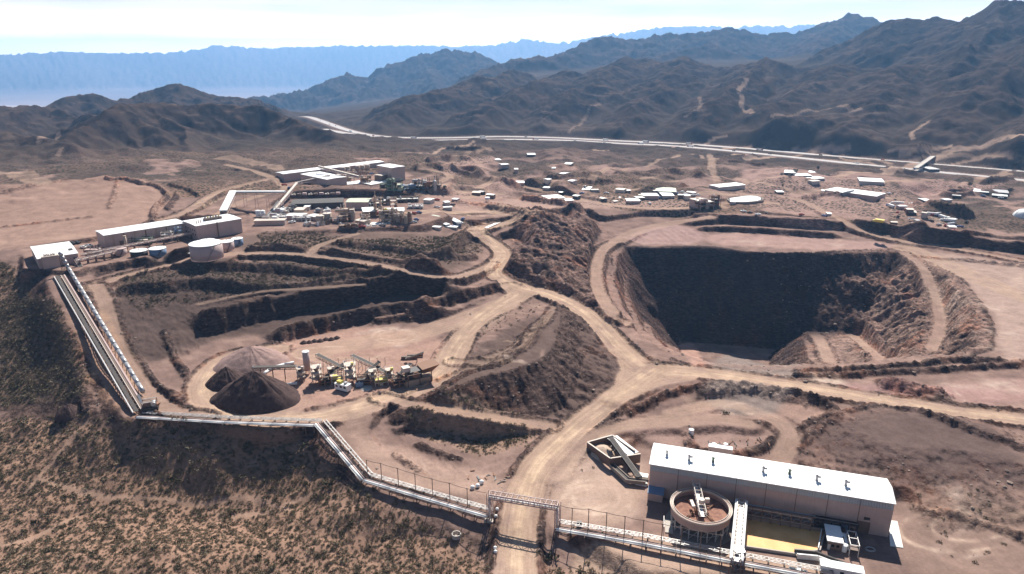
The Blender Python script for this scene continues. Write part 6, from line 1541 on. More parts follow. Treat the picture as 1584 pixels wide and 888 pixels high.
building('substation_house', 'small brown and white house left of the speckled roof', (452,283), (463,285), (453,280), 4, roof='white', ridge=.4)
building('reagent_shed', 'tan shed with yellow drums left of the speckled roof', (463,284), (476,286), (463,280), 4, wall='beige2', roof='tan_roof', ridge=.4)
clutter('separation_plant', 'dark green process towers right of the white-roofed hall', 'process plant', 611, 303, 13, 9, 15, 41, ('green', 'dark', 'olive', 'green'), 16, 0)
clutter('separation_plant', 'long grey mass of process vessels right of the green towers', 'process plant', 638, 300, 26, 12, 8, 42, ('dark', 'grey', 'blue', 'lgrey'), 34, .1)
clutter('separation_plant', 'rusty and dark tall vessels at the right end of the upper plant', 'process plant', 668, 298, 18, 11, 11, 43, ('rust', 'dark', 'brown', 'grey'), 26, .1)
clutter('separation_plant', 'low dark process vessels before the speckled roof', 'process plant', 560, 300, 26, 8, 5, 44, ('dark', 'grey', 'brown', 'lgrey'), 22, .05)
clutter('pipe_racks', 'tall tan stacks and ducts behind the speckled roof', 'process unit', 535, 280, 16, 6, 9, 45, ('beige2', 'pink', 'cream', 'grey'), 12, .05)
building('vat_house', 'long dark flat building with pale pieces of roof above the silos', (450,316), (530,313), (452,309), 4.5, wall='dark', roof='belt', ridge=.3)
for k in range(9):
    px = 455 + k * 8.6; p_ = U(px, 311 - k * .2, 5.2); o = MB().box(0, 0, 0, 3.4, 2.6, .8 + (k % 3) * .5).box(.6, .4, .8, 1.2, 1.0, .9).build('roof_hatch', ('tan_roof', 'brown', 'pink')[k % 3], None, loc=p_); tag(o, f'{ORD[k]} pale hatch from the left on the long dark flat roof', 'roof hatch', 'hatches on the dark flat roof')
building('olive_shed', 'pale olive-roofed shed in the middle of the plant', (535,313), (569,313), (539,307), 6, wall='beige', roof='olive', ridge=.8)
clutter('boiler_house', 'dark boiler frame right of the olive-roofed shed', 'boiler house', 577, 322, 9, 6, 6, 46, ('dark', 'brown', 'grey', 'dark'), 9, 0)
for k, px in enumerate((399.5, 407)): tank('white_silo', ('left' if k == 0 else 'right') + ' one of two small white silos at the left edge of the plant', px, 335, 1.8, 4.6, 'white', 'white', .5, cat='silo', ladder=False, n=18)
conveyor('feed_conveyor', 'pale inclined conveyor rising to the upper left corner of the plant', U(427, 328, 1), U(461, 300, 8), 1.8, 1.2, 12, 'pink', 3, roof='cream'); conveyor('feed_conveyor', 'second pale conveyor continuing from the first towards the shop', U(462, 299, 8), U(512, 288, 8), 1.8, 1.2, 12, 'pink', 3, roof='cream')
conveyor('tripper_conveyor', 'long pale overhead conveyor crossing behind the speckled roof', U(494, 272, 7), U(556, 288, 7), 1.6, 1.2, 14, 'pink', 4, roof='tan_roof'); conveyor('tripper_conveyor', 'low pale conveyor descending towards the two white silos', U(413, 338, 1), U(432, 322, 5), 1.4, 1.0, 8, 'lgrey', 2)
for k, (fl, fr, bl, h, w_, r_, lab) in enumerate([
    ((455,325),(469,325),(456,321),5,'beige2','tan_roof','tan box building left of the two tan tanks'), ((470,320),(478,320),(470,317),3,'cream','white','small white house above the tan box building'),
    ((443,334),(470,334),(444,330),3,'pink','white','low white-roofed row left of the two tan tanks'), ((393,342),(440,341),(394,339),3.5,'beige','tan_roof','low tan row at the left edge of the plant'),
    ((424,326),(440,324),(425,323),3,'pink','white','small pale shed right of the two white silos'), ((475,334),(490,336),(478,330),3,'pink','white','white-roofed annex touching the left tan tank'),
    ((562,328),(580,327),(566,321),4,'brown','white','square white roof left of the tan process towers'), ((595,327),(625,326),(597,322),4,'beige','white','wide white roof behind the tan process towers'),
    ((572,347),(588,348),(574,344),3,'brown','white','low white roof at the foot of the tan towers'), ((592,345),(602,347),(594,341),3,'brown','white','small white roof between the tan process towers'),
    ((549,341),(563,343),(551,337),3,'beige2','tan_roof','small tan shed left of the tan towers'), ((634,352),(655,351),(634,349),2.6,'pink','white','flat white roof at the near right corner of the tan towers'),
    ((649,338),(661,343),(653,336),2.8,'conc','white','left white trailer of the group right of the tan towers'), ((660,344),(668,346),(664,341),2.6,'conc','white','second white trailer of the group right of the tan towers'),
    ((669,340),(680,344),(673,338),2.6,'conc','white','third white trailer of the group right of the tan towers'), ((681,345),(690,348),(684,343),2.6,'conc','white','fourth white trailer of the group right of the tan towers'),
    ((692,337),(706,344),(697,335),3,'blue','white','long white trailer set apart at the right of the group'), ((666,334),(677,336),(669,332),2.6,'dark','olive','small green-sided cabin behind the white trailers'),
    ((655,350),(680,352),(655,348),2.4,'cream','white','low white strip roof before the trailers'), ((690,351),(706,352),(691,349),2.2,'conc','white','short white strip roof at the right end before the trailers'),
    ((655,309),(665,310),(656,306),3,'cream','white','small square white-topped house on the dirt right of the plant')]):
    building('small_building', lab, fl, fr, bl, h, wall=w_, roof=r_, ridge=.3, zmin=None)
tank('mixing_tank', 'left one of two tall tan tanks in the middle foreground of the plant', 496, 346, 3.2, 6.2, 'beige2', 'tan_roof', .3); tank('mixing_tank', 'right one of two tall tan tanks in the middle foreground of the plant', 507, 344, 3.2, 7.0, 'beige2', 'tan_roof', .3)
clutter('process_tower', 'tan process tower right of the two tall tan tanks', 'process tower', 537, 341, 11, 7, 9, 51, ('beige2', 'rust', 'brown', 'tan_roof'), 14, .1)
clutter('process_tower', 'slim tall tan tower behind the white square roof', 'process tower', 585, 333, 6, 5, 14, 52, ('beige2', 'rust', 'cream', 'beige2'), 8, .1)
clutter('process_tower', 'wide yellowish process tower in the middle of the tan group', 'process tower', 602, 343, 14, 7, 9, 53, ('beige2', 'yellow', 'brown', 'tan_roof'), 18, .1)
clutter('process_tower', 'tallest tan process tower at the right of the tan group', 'process tower', 624, 351, 13, 7, 11, 54, ('beige2', 'pink', 'rust', 'tan_roof'), 18, .1)
clutter('process_tower', 'small tan tower right of the small tan shed', 'process tower', 566, 345, 6, 5, 7, 55, ('beige2', 'rust', 'brown', 'cream'), 8, .1)
clutter('process_tower', 'narrow tan column tower right of the wide white roof', 'process tower', 609, 322, 5, 4, 9, 56, ('beige2', 'rust', 'cream', 'beige2'), 6, .1)
clutter('tank_farm', 'cluster of small pale tanks between the silos and the dark flat roof', 'tank cluster', 435, 330, 16, 8, 2.5, 57, ('white', 'cream', 'lgrey', 'pink'), 14, 0, frame_=False, pipes=2)
clutter('tank_farm', 'pale tanks and boxes before the dark flat roof', 'tank cluster', 505, 328, 22, 7, 2.5, 58, ('white', 'cream', 'grey', 'pink'), 16, 0, frame_=False, pipes=2)
clutter('pipe_rack', 'long low pipe rack before the dark flat roof', 'pipe rack', 490, 321, 46, 2.5, 2.6, 59, ('grey', 'lgrey', 'brown', 'cream'), 8, .03, pipes=6)
clutter('pipe_rack', 'pipe rack behind the tan box building', 'pipe rack', 500, 303, 42, 3, 4, 60, ('pink', 'brown', 'grey', 'cream'), 10, .05, pipes=6)
tank('water_tank', 'white tank on legs by the dirt road right of the plant', 754, 312, 2.2, 2.4, 'whitep', 'white', .3, legs=1.5, ladder=False)
# walled light strips (paved drains)
for pts_, lab in [([(752,353),(770,345),(786,336)], 'bright lined drain beside the haul road bend')]:
    ws = [U(*q, .25) for q in pts_]; t = thing('lined_drain', lab, 'drain', ws[0])
    for p_, q_ in zip(ws[:-1], ws[1:]): MB().bar(p_ - ws[0], q_ - ws[0], 3.0, .4).build('lining', 'white', t)
rk_ = random.Random(41)
for k, (px, py, w, dp, h, mt, lab) in enumerate([
  (418,345,14,6,4,0,'pale pipes and tanks below the two white silos'), (446,327,12,6,4,2,'small pump and tank unit left of the tan box'), (468,341,14,5,4,0,'tanks before the low white-roofed row'), (520,345,14,5,5,1,'rusty pumps between the tan tanks and the process tower'),
  (553,322,12,5,5,2,'grey vessels below the olive-roofed shed'), (520,300,24,6,5,2,'dark vessels behind the long dark roof'), (480,298,14,6,6,1,'rusty frame before the shed with yellow drums'), (592,316,14,6,5,2,'dark pumps below the green towers'),
  (630,312,20,6,4,2,'dark pipe stack before the grey vessel mass'), (550,272,14,5,6,1,'tan ducts between warehouse and speckled roof'), (566,283,10,5,7,1,'narrow rusty ducts behind the white-roofed hall'), (575,355,12,5,3,0,'small pale units on the near edge below the tan towers'),
  (612,352,12,5,4,1,'rusty skid at the foot of the tallest tan tower'), (643,322,12,5,3,0,'pale boxes on the dirt right of the wide white roof'), (598,300,10,6,10,3,'second green tower beside the first'), (650,290,14,6,7,2,'grey columns behind the vessel mass'),
  (445,299,10,4,5,0,'small pale frame under the first feed conveyor'), (430,338,14,5,3,0,'low row of pale tanks right of the silos'), (486,349,16,4,3,0,'low pale row on the near edge left of the tan tanks'), (540,352,14,4,3,1,'brown skid on the near edge right of the tan tanks')]):
    clutter('process_unit', lab, 'process unit', px, py, w, dp, h, 100 + k, (('white', 'cream', 'lgrey', 'beige'), ('rust', 'brown', 'beige2', 'grey'), ('dark', 'grey', 'lgrey', 'brown'), ('green', 'dark', 'olive', 'green'))[mt], 14, rk_.uniform(-.1, .25), frame_=(k % 3 != 0), pipes=4)
rq = random.Random(17)
# parked vehicles of the plant
spots = [(585,331),(592,349),(640,345),(644,341),(700,352),(712,347),(716,340),(640,331),(648,330),(530,349),(560,352),(452,345),(420,345),(478,298),(440,287),(447,292),(690,300),(696,296),(688,290),(676,310),(700,318),(676,322),(612,287),(575,270),(640,310)]
for k, (px, py) in enumerate(spots):
    mt = rq.choice(['whitep', 'whitep', 'silver', 'dark', 'red', 'bluep']); pickup(px, py, rq.uniform(0, 3.1), mt, f'tiny {CN[mt]} pickup parked on the dirt of the upper plant', 'pickups parked about the upper plant')
# ================================================================== offices and yards north of the pit
for fl, fr, bl, h, w_, r_, lab in [
    ((849,308),(874,306),(850,302),3.5,'beige','white','left white-roofed shop of the office yard'), ((861,312),(888,310),(863,308),3.5,'beige','white','white-roofed shop just before the leftmost office'),
    ((889,293),(912,294),(893,288),3.5,'beige','white','white office standing alone behind the long dark shed'), ((913,301),(932,308),(916,299),3,'dark','tan_roof','long dark narrow shed along the office road'),
    ((944,306),(960,306),(946,300),3.5,'beige','white','small white office right of the long dark shed'), ((970,304),(1008,307),(975,298),4,'beige','white','widest white-roofed office in the middle of the yard'),
    ((970,311),(990,311),(972,307),3,'beige','white','white roof just before the widest office'), ((995,303),(1019,303),(993,299),3.5,'beige','white','white roof right of the widest office'),
    ((1015,296),(1046,297),(1022,290),4,'grey','olive','pale green-roofed office behind the others'), ((1025,303),(1043,303),(1026,298),3.5,'grey','white','white office before the pale green roof'),
    ((980,291),(1007,292),(982,287),3,'beige','white','row of white roofs at the back of the yard'), ((1112,290),(1153,286),(1112,285),5,'grey','white','grey warehouse with white roof north of the pit'),
    ((795,283),(811,283),(796,280),3,'beige','white','lone small shed at the far left of the yards'), ((1293,282),(1338,288),(1310,276),4.5,'grey','white','large white-roofed warehouse near the highway'),
    ((1330,280),(1368,282),(1335,275),4.5,'grey','white','smaller white-roofed warehouse touching the large one'), ((1276,294),(1303,298),(1282,288),5,'grey','white','left half of the long two-part warehouse'),
    ((1303,297),(1356,304),(1306,291),6,'beige','white','right half of the long two-part warehouse, with beige wall'), ((1213,267),(1230,268),(1216,263),3,'dark','white','leftmost white house near the highway'),
    ((1231,272),(1256,272),(1233,268),3,'dark','white','middle white house near the highway'), ((1240,277),(1276,276),(1246,273),3,'grey','white','front white house near the highway'),
    ((1253,267),(1262,267),(1254,264),3,'dark','white','small white house behind the middle one'), ((1506,296),(1529,298),(1508,291),3.5,'dark','white','white-roofed house left of the two dark ones'),
    ((1536,297),(1560,299),(1538,293),3.5,'dark','grey','dark house at the right edge of the desert yard'), ((1535,302),(1558,304),(1537,300),3,'dark','white','long low house before the dark one at the right'),
    ((1484,299),(1496,299),(1485,296),3,'dark','dark','tiny dark hut left of the white-roofed house'), ((1250,337),(1266,338),(1252,332),3,'blue','white','lone blue-sided container north of the pit'),
    ((1461,361),(1472,361),(1463,357),3,'cream','white','bright white box at the end of the truck row'), ((1431,311),(1442,311),(1432,307),3,'dark','white','small white-roofed hut left of the truck row')]:
    building('yard_building', lab, fl, fr, bl, h, wall=w_, roof=r_, ridge=.4)
rb_ = random.Random(63)
for k in range(58):
    zn = rb_.choice([(640,760,285,322,'between the upper plant and the rocky ridge'), (830,960,288,312,'at the left of the office yard'), (960,1080,286,312,'at the right of the office yard'), (1180,1290,262,300,'left of the two-part warehouse'), (1370,1480,300,360,'right of the two-part warehouse'), (690,900,230,282,'in the scrub behind the office yard'), (1000,1200,300,318,'around the round white reservoir'), (1130,1420,318,345,'on the dirt before the warehouses')])
    px, py = rb_.uniform(zn[0], zn[1]), rb_.uniform(zn[2], zn[3]); w = rb_.uniform(5, 13); rw = rb_.choice(['white', 'white', 'tan_roof', 'grey', 'white']); ww = rb_.choice(['beige', 'dark', 'brown', 'grey', 'cream'])
    building('yard_shed', {'white': 'small white-roofed', 'tan_roof': 'small tan-roofed', 'grey': 'small grey-roofed'}[rw] + ' shed ' + zn[4], (px, py), (px + w, py + rb_.uniform(-1, 1.5)), (px + rb_.uniform(-1, 2), py - rb_.uniform(1.2, 3)), rb_.uniform(2.2, 3.5), wall=ww, roof=rw, ridge=.35, group='small sheds scattered north of the pit')
# lined reservoirs
def reservoir(label, pts_, mat, up=1.2):
    ws = [U(*q, 0) for q in pts_]; z_ = sum(w.z for w in ws) / len(ws) + up; c = ws[0]; t = thing('reservoir', label, 'reservoir', (c.x, c.y, z_)); pl = [(w.x - c.x, w.y - c.y) for w in smoothc([tuple(w) for w in ws], 2)] if False else [(q[0] - c.x, q[1] - c.y) for q in smoothc(np.array([tuple(w) for w in ws]), 2)]
    MB().prism(pl, -4, 0).build('cover', mat, t); mb = MB()
    for i in range(len(pl)): p_, q_ = pl[i], pl[(i + 1) % len(pl)]; mb.bar((p_[0], p_[1], -1.2), (q_[0], q_[1], -1.2), 2.4, 2.4)
    mb.build('bank', 'concd', t)
reservoir('round white covered reservoir north of the pit', [(1124,310),(1135,303),(1160,302),(1180,307),(1178,314),(1155,316),(1132,315)], 'white')
reservoir('bright pale pond among the scrub behind the office yard', [(853,267),(870,265),(889,267),(880,270),(862,270)], 'white', .4)
# headframe-like plant at the pit head
clutter('crusher_station', 'beige crusher station on the north rim of the pit', 'crusher station', 1090, 322, 14, 8, 9, 71, ('beige', 'brown', 'grey', 'rust'), 12, .3); clutter('crusher_station', 'thin rusty frame just right of the beige crusher station', 'crusher station', 1105, 319, 9, 6, 10, 72, ('rust', 'brown', 'grey', 'rust'), 9, .3)
building('station_wall', 'plain beige wall building of the crusher station', (1080,311), (1096,309), (1081,306), 8, wall='beige', roof='tan_roof', ridge=.3)
# dome tent at the right edge
p_ = U(1584, 336); t = thing('dome_tent', 'white dome tent cut by the right edge of the picture', 'tent', p_); mb = MB(); n = 28
prof = [(9 * math.cos(a_), 8 * math.sin(a_)) for a_ in np.linspace(0, math.pi / 2, 9)]; mb.lathe(0, 0, [(r_, z_ - .5) for r_, z_ in prof], n); mb.build('canopy', 'white', t, True)
for k in range(8): MB().path([(math.cos(k * .785) * r_ * 1.012, math.sin(k * .785) * r_ * 1.012, z_ - .45) for r_, z_ in prof], .12, 5).build('rib', 'lgrey', t)
MB().box(0, -9, 0, 3, .6, 3.2).build('door', 'dark', t)
# trucks, machines, vehicles in the yards
def make_truck(mat='whitep', box='whitep'):
    t = thing('semi_truck', '', 'truck'); MB().box(-3.2, 0, 1.1, 12, 2.5, 2.7).build('trailer', box, t); MB().box(4.6, 0, .7, 2.4, 2.3, 2.4).build('cab', mat, t); MB().box(6.2, 0, .6, 1.2, 1.9, 1.3).build('hood', mat, t); MB().box(5.78, 0, 2.0, .06, 2.0, .8).build('windscreen', 'glass', t); MB().box(-1, 0, .8, 15, 1.0, .3).build('chassis', 'dark', t)
    for x in (-8, -6.8, 3.6, 4.8, 6.2):
        for y in (-1.0, 1.0): MB().tube((x, y - .2, .5), (x, y + .2, .5), .5, 8).build('wheel', 'tyre', t)
    return t
TK = {'whitep': make_truck(), 'silver': make_truck('red', 'silver'), 'bluep': make_truck('bluep', 'whitep')}; TKU = set()
def truck(p_, ang, mat, label, group=None):
    o = TK[mat] if mat not in TKU else copy_tree(TK[mat]); TKU.add(mat); o.location = p_; o.rotation_euler = (0, 0, ang); o.scale = (.72, .72, .72); o['label'] = label
    if group: o['group'] = group
    return o
for k, (px, py) in enumerate([(1412,318),(1420,325),(1428,331),(1437,333),(1446,334),(1455,337),(1463,343),(1467,350),(1376,320),(1386,316)]):
    truck(U(px, py), 2.6 + 1.1 * math.sin(k * 2.1), ('whitep', 'silver', 'bluep')[k % 3], f'{ORD[k]} truck from the left of those scattered in the yard right of the warehouses' if k < 8 else ('left' if k == 8 else 'right') + ' truck of the pair behind the scattered truck row', 'trucks scattered in the desert yard')
def make_loader():
    t = thing('haul_truck', '', 'haul truck'); MB().box(0, 0, 1.6, 7, 3.2, .8).build('chassis', 'dark', t); MB().hexa([(-4, -1.6, 2.4), (1.5, -1.6, 2.6), (1.5, 1.6, 2.6), (-4, 1.6, 2.4), (-4.6, -2.2, 4.6), (2.2, -2.2, 4.8), (2.2, 2.2, 4.8), (-4.6, 2.2, 4.6)]).build('dump_body', 'yellow', t); MB().box(2.8, .6, 2.4, 1.6, 1.8, 1.6).build('cab', 'yellow', t); MB().box(3.62, .6, 3.1, .08, 1.6, .7).build('window', 'glass', t)
    for x in (-2.4, 2.6):
        for y in (-1.7, 1.7): MB().tube((x, y - .45, 1.2), (x, y + .45, 1.2), 1.2, 14).build('wheel', 'tyre', t)
    return t
hl = make_loader(); hl.location = U(1357, 348); hl.rotation_euler = (0, 0, 2.5); hl['label'] = 'yellow haul truck alone on the dirt ledge north of the pit'
rq = random.Random(23)
yard = [(852,300),(857,299),(862,298),(868,297),(900,300),(942,309),(950,309),(1012,309),(1020,307),(1030,305),(1048,300),(1055,298),(1060,301),(1066,299),(1072,303),(1080,303),(1000,312),(925,297),(905,290),(1210,270),(1222,273),(1280,272),(1268,280),(1320,306),(1332,308),(1345,309),(1362,296),(1375,300),(1388,330),(1400,326),(1410,340),(1425,345),(1440,343),(1452,349),(1478,358),(1485,352),(1495,345),(1240,333),(1275,335),(1160,330),(1172,333),(1185,331),(1150,328),(1520,304),(1548,307),(1005,316),(965,313),(938,300),(880,300),(1034,310)]
for k, (px, py) in enumerate(yard):
    mt = rq.choice(['whitep', 'whitep', 'silver', 'dark', 'red', 'bluep']); pickup(px, py, rq.uniform(0, 3.1), mt, f'tiny {CN[mt]} pickup parked in the desert yards ' + ('left of the round white reservoir' if px < 1120 else 'right of the round white reservoir'), 'pickups parked in the desert yards')
# ================================================================== highway
def ribbon(name, pw, off, w, mat, up):
    v = []; f = []; pw = np.array(pw)
    # resample
    q = [pw[0]]
    for a_, b_ in zip(pw[:-1], pw[1:]):
        n_ = max(1, int(np.hypot(*(b_ - a_)[:2]) / 12))
        for i in range(1, n_ + 1): q.append(a_ + (b_ - a_) * i / n_)
    pw = np.array(q)
    for i in range(len(pw)):
        a_ = pw[max(0, i - 1)]; b_ = pw[min(len(pw) - 1, i + 1)]; d = b_ - a_; L_ = math.hypot(d[0], d[1]); nx, ny = -d[1] / L_, d[0] / L_
        z_ = pw[i][2]
        for e in (off - w / 2, off + w / 2): v.append((pw[i][0] + nx * e, pw[i][1] + ny * e, z_ + up))
    n = len(pw); v += [(x, y, z - 1.5) for x, y, z in v]
    for i in range(n - 1):
        f.append((2 * i, 2 * i + 2, 2 * i + 3, 2 * i + 1)); k = 2 * n
        f.append((2 * i, k + 2 * i, k + 2 * i + 2, 2 * i + 2)); f.append((2 * i + 1, 2 * i + 3, k + 2 * i + 3, k + 2 * i + 1))
    mb = MB(); mb._add(v, f); o = mb.build(name, mat); o['kind'] = 'structure'; return pw
for k, pw in enumerate(HWW):
    q = ribbon('highway', pw, 0, 17, 'road', .45)
    for off in (-7.4, 7.4, 2.4, -2.4): ribbon('road_marking', pw, off, .25 if abs(off) > 4 else .15, 'mark', .454 + .004)
rq = random.Random(5)
NV = 0
for k, pw in enumerate(HWW):
    L_ = np.concatenate([[0], np.cumsum(np.hypot(*(np.diff(pw[:, :2], axis=0)).T))])
    for i in range(15 if k == 0 else 13):
        s_ = L_[-1] * (.12 + .76 * (i + rq.random() * .8) / 14); j = min(len(pw) - 2, int(np.searchsorted(L_, s_)) - 1); f_ = (s_ - L_[j]) / (L_[j + 1] - L_[j]); c = pw[j] + (pw[j + 1] - pw[j]) * f_; ang = math.atan2(pw[j + 1][1] - pw[j][1], pw[j + 1][0] - pw[j][0]) + (math.pi if k else 0)
        nx, ny = -math.sin(ang), math.cos(ang); o_ = rq.choice((-4.8, 0)); p_ = Vector((c[0] + nx * o_, c[1] + ny * o_, c[2] + .46))
        cw = 'far' if k == 0 else 'near'
        if rq.random() < .45: truck(p_, ang, rq.choice(['whitep', 'silver', 'bluep']), f'semi truck driving on the {cw} carriageway of the highway', f'trucks on the {cw} carriageway')
        else:
            mt = rq.choice(['whitep', 'silver', 'dark', 'red']); o = pickup(0, 0, ang, mt, f'{CN[mt]} pickup driving on the {cw} carriageway of the highway', f'pickups on the {cw} carriageway', r=900); o.location = p_
# overpass
pA, pB = Vector(P(1416, 265, 4)), Vector(P(1443, 246, 4)); zt = 8.5; pA.z = pB.z = 3.0
t = thing('highway_overpass', 'concrete overpass carrying the dirt road across the highway', 'bridge', (pA.x, pA.y, pA.z)); o0 = Vector(t.location); a_, b_ = Vector((0, 0, zt - pA.z)), Vector((pB.x - pA.x, pB.y - pA.y, zt - pA.z))
MB().bar(a_, b_, 7, .7).build('deck', 'conc', t)
d = (b_ - a_).normalized(); s_ = Vector((-d.y, d.x, 0))
for e in (-3.4, 3.4): MB().bar(a_ + s_ * e + Vector((0, 0, .7)), b_ + s_ * e + Vector((0, 0, .7)), .25, .7).build('parapet', 'conc', t)
for f_ in (.3, .5, .7): c = a_.lerp(b_, f_); MB().box(c.x, c.y, -8, 1.2, 6, zt - pA.z + 7.5, math.atan2(d.y, d.x)).build('pier', 'concd', t)
building('roadside_building', 'dark-roofed roadside building below the overpass', (1438,262), (1454,262), (1440,258), 4, wall='dark', roof='grey', ridge=.3)

# ================================================================== shrubs
def shrub_mesh(name, seed, dense=70, flat=.75, leaf='leaf', sz=.13):
    r_ = np.random.RandomState(seed); v = []; f = []
    for k in range(dense):
        th_ = r_.uniform(0, 2 * math.pi); u = r_.uniform(-.15, 1); rad = r_.uniform(.45, 1.0) * (1 + .25 * math.sin(3 * th_ + seed)); ph = math.acos(max(-1, min(1, u)))
        c = np.array([math.sin(ph) * math.cos(th_) * rad, math.sin(ph) * math.sin(th_) * rad, (math.cos(ph) * rad + .1) * flat]); 
        a_ = r_.normal(size=3); a_ /= np.linalg.norm(a_); b2 = np.cross(a_, r_.normal(size=3)); b2 /= np.linalg.norm(b2); s_ = sz * r_.uniform(.7, 1.7); i = len(v)
        v += [tuple(c - a_ * s_), tuple(c + b2 * s_ * .8), tuple(c + a_ * s_), tuple(c - b2 * s_ * .8)]; f.append((i, i + 1, i + 2, i + 3))
    for k in range(6):
        th_ = r_.uniform(0, 6.28); e = np.array([math.cos(th_) * .6, math.sin(th_) * .6, flat * .7]); i = len(v); w = .02
        v += [(-w, 0, -.3), (w, 0, -.3), tuple(e + [w, 0, 0]), tuple(e - [w, 0, 0])]; f.append((i, i + 1, i + 2, i + 3))
    me = bpy.data.meshes.new(name); me.from_pydata(v, [], f); me.materials.append(M[leaf]); me.update(); return me
SM = [shrub_mesh('desert_shrub', 1), shrub_mesh('desert_shrub', 2, 60, .6), shrub_mesh('desert_shrub', 3, 80, .9), shrub_mesh('desert_shrub', 4, 55, .65, 'leafd')]
rq_ = np.random.RandomState(99)
# candidate positions: uniform over the scrub area by pixel-independent world sampling
bx = (-420, 560, 150, 620); NC = 480000
cx = rq_.uniform(bx[0], bx[1], NC); cy = rq_.uniform(bx[2], bx[3], NC)
cr_ = np.hypot(cx, cy); caz = np.degrees(np.arctan2(cx, cy)); ok_ = (np.abs(caz) < 42.8) & (cr_ > 162) & (cr_ < 600); cx, cy, cr_, caz = cx[ok_], cy[ok_], cr_[ok_], caz[ok_]
def gsample(F, r_, a_):
    k = np.clip(np.searchsorted(RRs, r_) - 1, 0, NR - 2); g_ = (r_ - RRs[k]) / (RRs[k + 1] - RRs[k]); j = np.clip(np.searchsorted(AZ, a_) - 1, 0, NA - 2); f_ = (a_ - AZ[j]) / (AZ[j + 1] - AZ[j])
    return (F[k, j] * (1 - f_) + F[k, j + 1] * f_) * (1 - g_) + (F[k + 1, j] * (1 - f_) + F[k + 1, j + 1] * f_) * g_
scv = gsample(SC.reshape(NR, NA), cr_, caz); zv = gsample(Z, cr_, caz); rdv_ = gsample(RD[:, 2].reshape(NR, NA), cr_, caz)
dens = scv * (.55 + .8 * np.clip(fbm(cx, cy, 22, 4, .65, 91.0) * 1.3 + .35, 0, 1.4)) * (1 - np.clip(rdv_ * 3, 0, 1)) * 1.5
kp = rq_.uniform(0, 1, len(cx)) < dens; sxp, syp, szp = cx[kp], cy[kp], zv[kp]; scv_ = scv[kp]
# a few larger ones, most small
size = np.clip(rq_.lognormal(-.68, .45, len(sxp)), .25, 1.7) * np.where(scv_ > 1.05, 1.15, 1.0)
print('shrubs', len(sxp))
def vis_px(x, y, z):
    v_ = (x, y, z - CAMZ); u = v_[1] * math.cos(PITCH) - v_[2] * math.sin(PITCH); w = v_[1] * math.sin(PITCH) + v_[2] * math.cos(PITCH); return 792 + FPX * v_[0] / u, 444 - FPX * w / u
rank = np.argsort(-(size / np.hypot(sxp, syp))); big = []
for i in rank:
    px, py = vis_px(sxp[i], syp[i], szp[i])
    if 4 < px < 1580 and py < 884: big.append(i)
    if len(big) >= 292: break
bigset = set(big)
for n_, i in enumerate(big):
    o = bpy.data.objects.new('desert_shrub', SM[i % 4]); COL.objects.link(o); o.location = (sxp[i], syp[i], szp[i]); s_ = size[i]; o.scale = (s_, s_, s_ * .95); o.rotation_euler = (0, 0, i * 1.3)
    px, py = vis_px(sxp[i], syp[i], szp[i])
    tag(o, ('dark green' if i % 4 == 3 else 'olive') + ' desert shrub on the sandy slope ' + ('at the lower left' if px < 420 else 'below the pipeline, left of the haul road' if px < 800 else 'below the pipeline, right of the haul road'), 'shrub', 'desert shrubs near the camera')
rest = np.array([i for i in range(len(sxp)) if i not in bigset])
sm_ = bpy.data.meshes.new('scrub'); sm_.vertices.add(len(rest)); sm_.vertices.foreach_set('co', np.c_[sxp[rest], syp[rest], szp[rest]].astype(np.float32).ravel())
at = sm_.attributes.new('sz', 'FLOAT', 'POINT'); at.data.foreach_set('value', size[rest].astype(np.float32)); at = sm_.attributes.new('kd', 'INT', 'POINT'); at.data.foreach_set('value', (rest % 4).astype(np.int32)); at = sm_.attributes.new('rt', 'FLOAT', 'POINT'); at.data.foreach_set('value', (rest * 1.3 % 6.28).astype(np.float32))
so = bpy.data.objects.new('desert_scrub', sm_); COL.objects.link(so); so['kind'] = 'stuff'; so['label'] = 'low desert scrub dotted over the slopes'
protoc = []
ngr = bpy.data.node_groups.new('scrub_nodes', 'GeometryNodeTree'); ngr.interface.new_socket('Geometry', in_out='INPUT', socket_type='NodeSocketGeometry'); ngr.interface.new_socket('Geometry', in_out='OUTPUT', socket_type='NodeSocketGeometry')
gi = ngr.nodes.new('NodeGroupInput'); go = ngr.nodes.new('NodeGroupOutput'); g2i = ngr.nodes.new('GeometryNodeGeometryToInstance')
def na(nm, ty):
    n = ngr.nodes.new('GeometryNodeInputNamedAttribute'); n.data_type = ty; n.inputs[0].default_value = nm; return n.outputs[0]
ip = ngr.nodes.new('GeometryNodeInstanceOnPoints'); ip.inputs['Pick Instance'].default_value = True
jn_ = ngr.nodes.new('GeometryNodeJoinGeometry')
for me_ in SM[::-1]:
    # the four bush shapes as objects of the scrub itself
    ob = bpy.data.objects.new('scrub_shape', me_); oi = ngr.nodes.new('GeometryNodeObjectInfo'); oi.inputs['Object'].default_value = ob; oi.inputs['As Instance'].default_value = True; ngr.links.new(oi.outputs['Geometry'], jn_.inputs[0])
ngr.links.new(gi.outputs[0], ip.inputs['Points']); ngr.links.new(jn_.outputs[0], ip.inputs['Instance']); ngr.links.new(na('kd', 'INT'), ip.inputs['Instance Index']); ngr.links.new(na('sz', 'FLOAT'), ip.inputs['Scale'])
cx_ = ngr.nodes.new('ShaderNodeCombineXYZ'); ngr.links.new(na('rt', 'FLOAT'), cx_.inputs[2]); e2r = ngr.nodes.new('FunctionNodeEulerToRotation'); ngr.links.new(cx_.outputs[0], e2r.inputs[0]); ngr.links.new(e2r.outputs[0], ip.inputs['Rotation'])
ngr.links.new(ip.outputs[0], go.inputs[0]); md = so.modifiers.new('scrub', 'NODES'); md.node_group = ngr
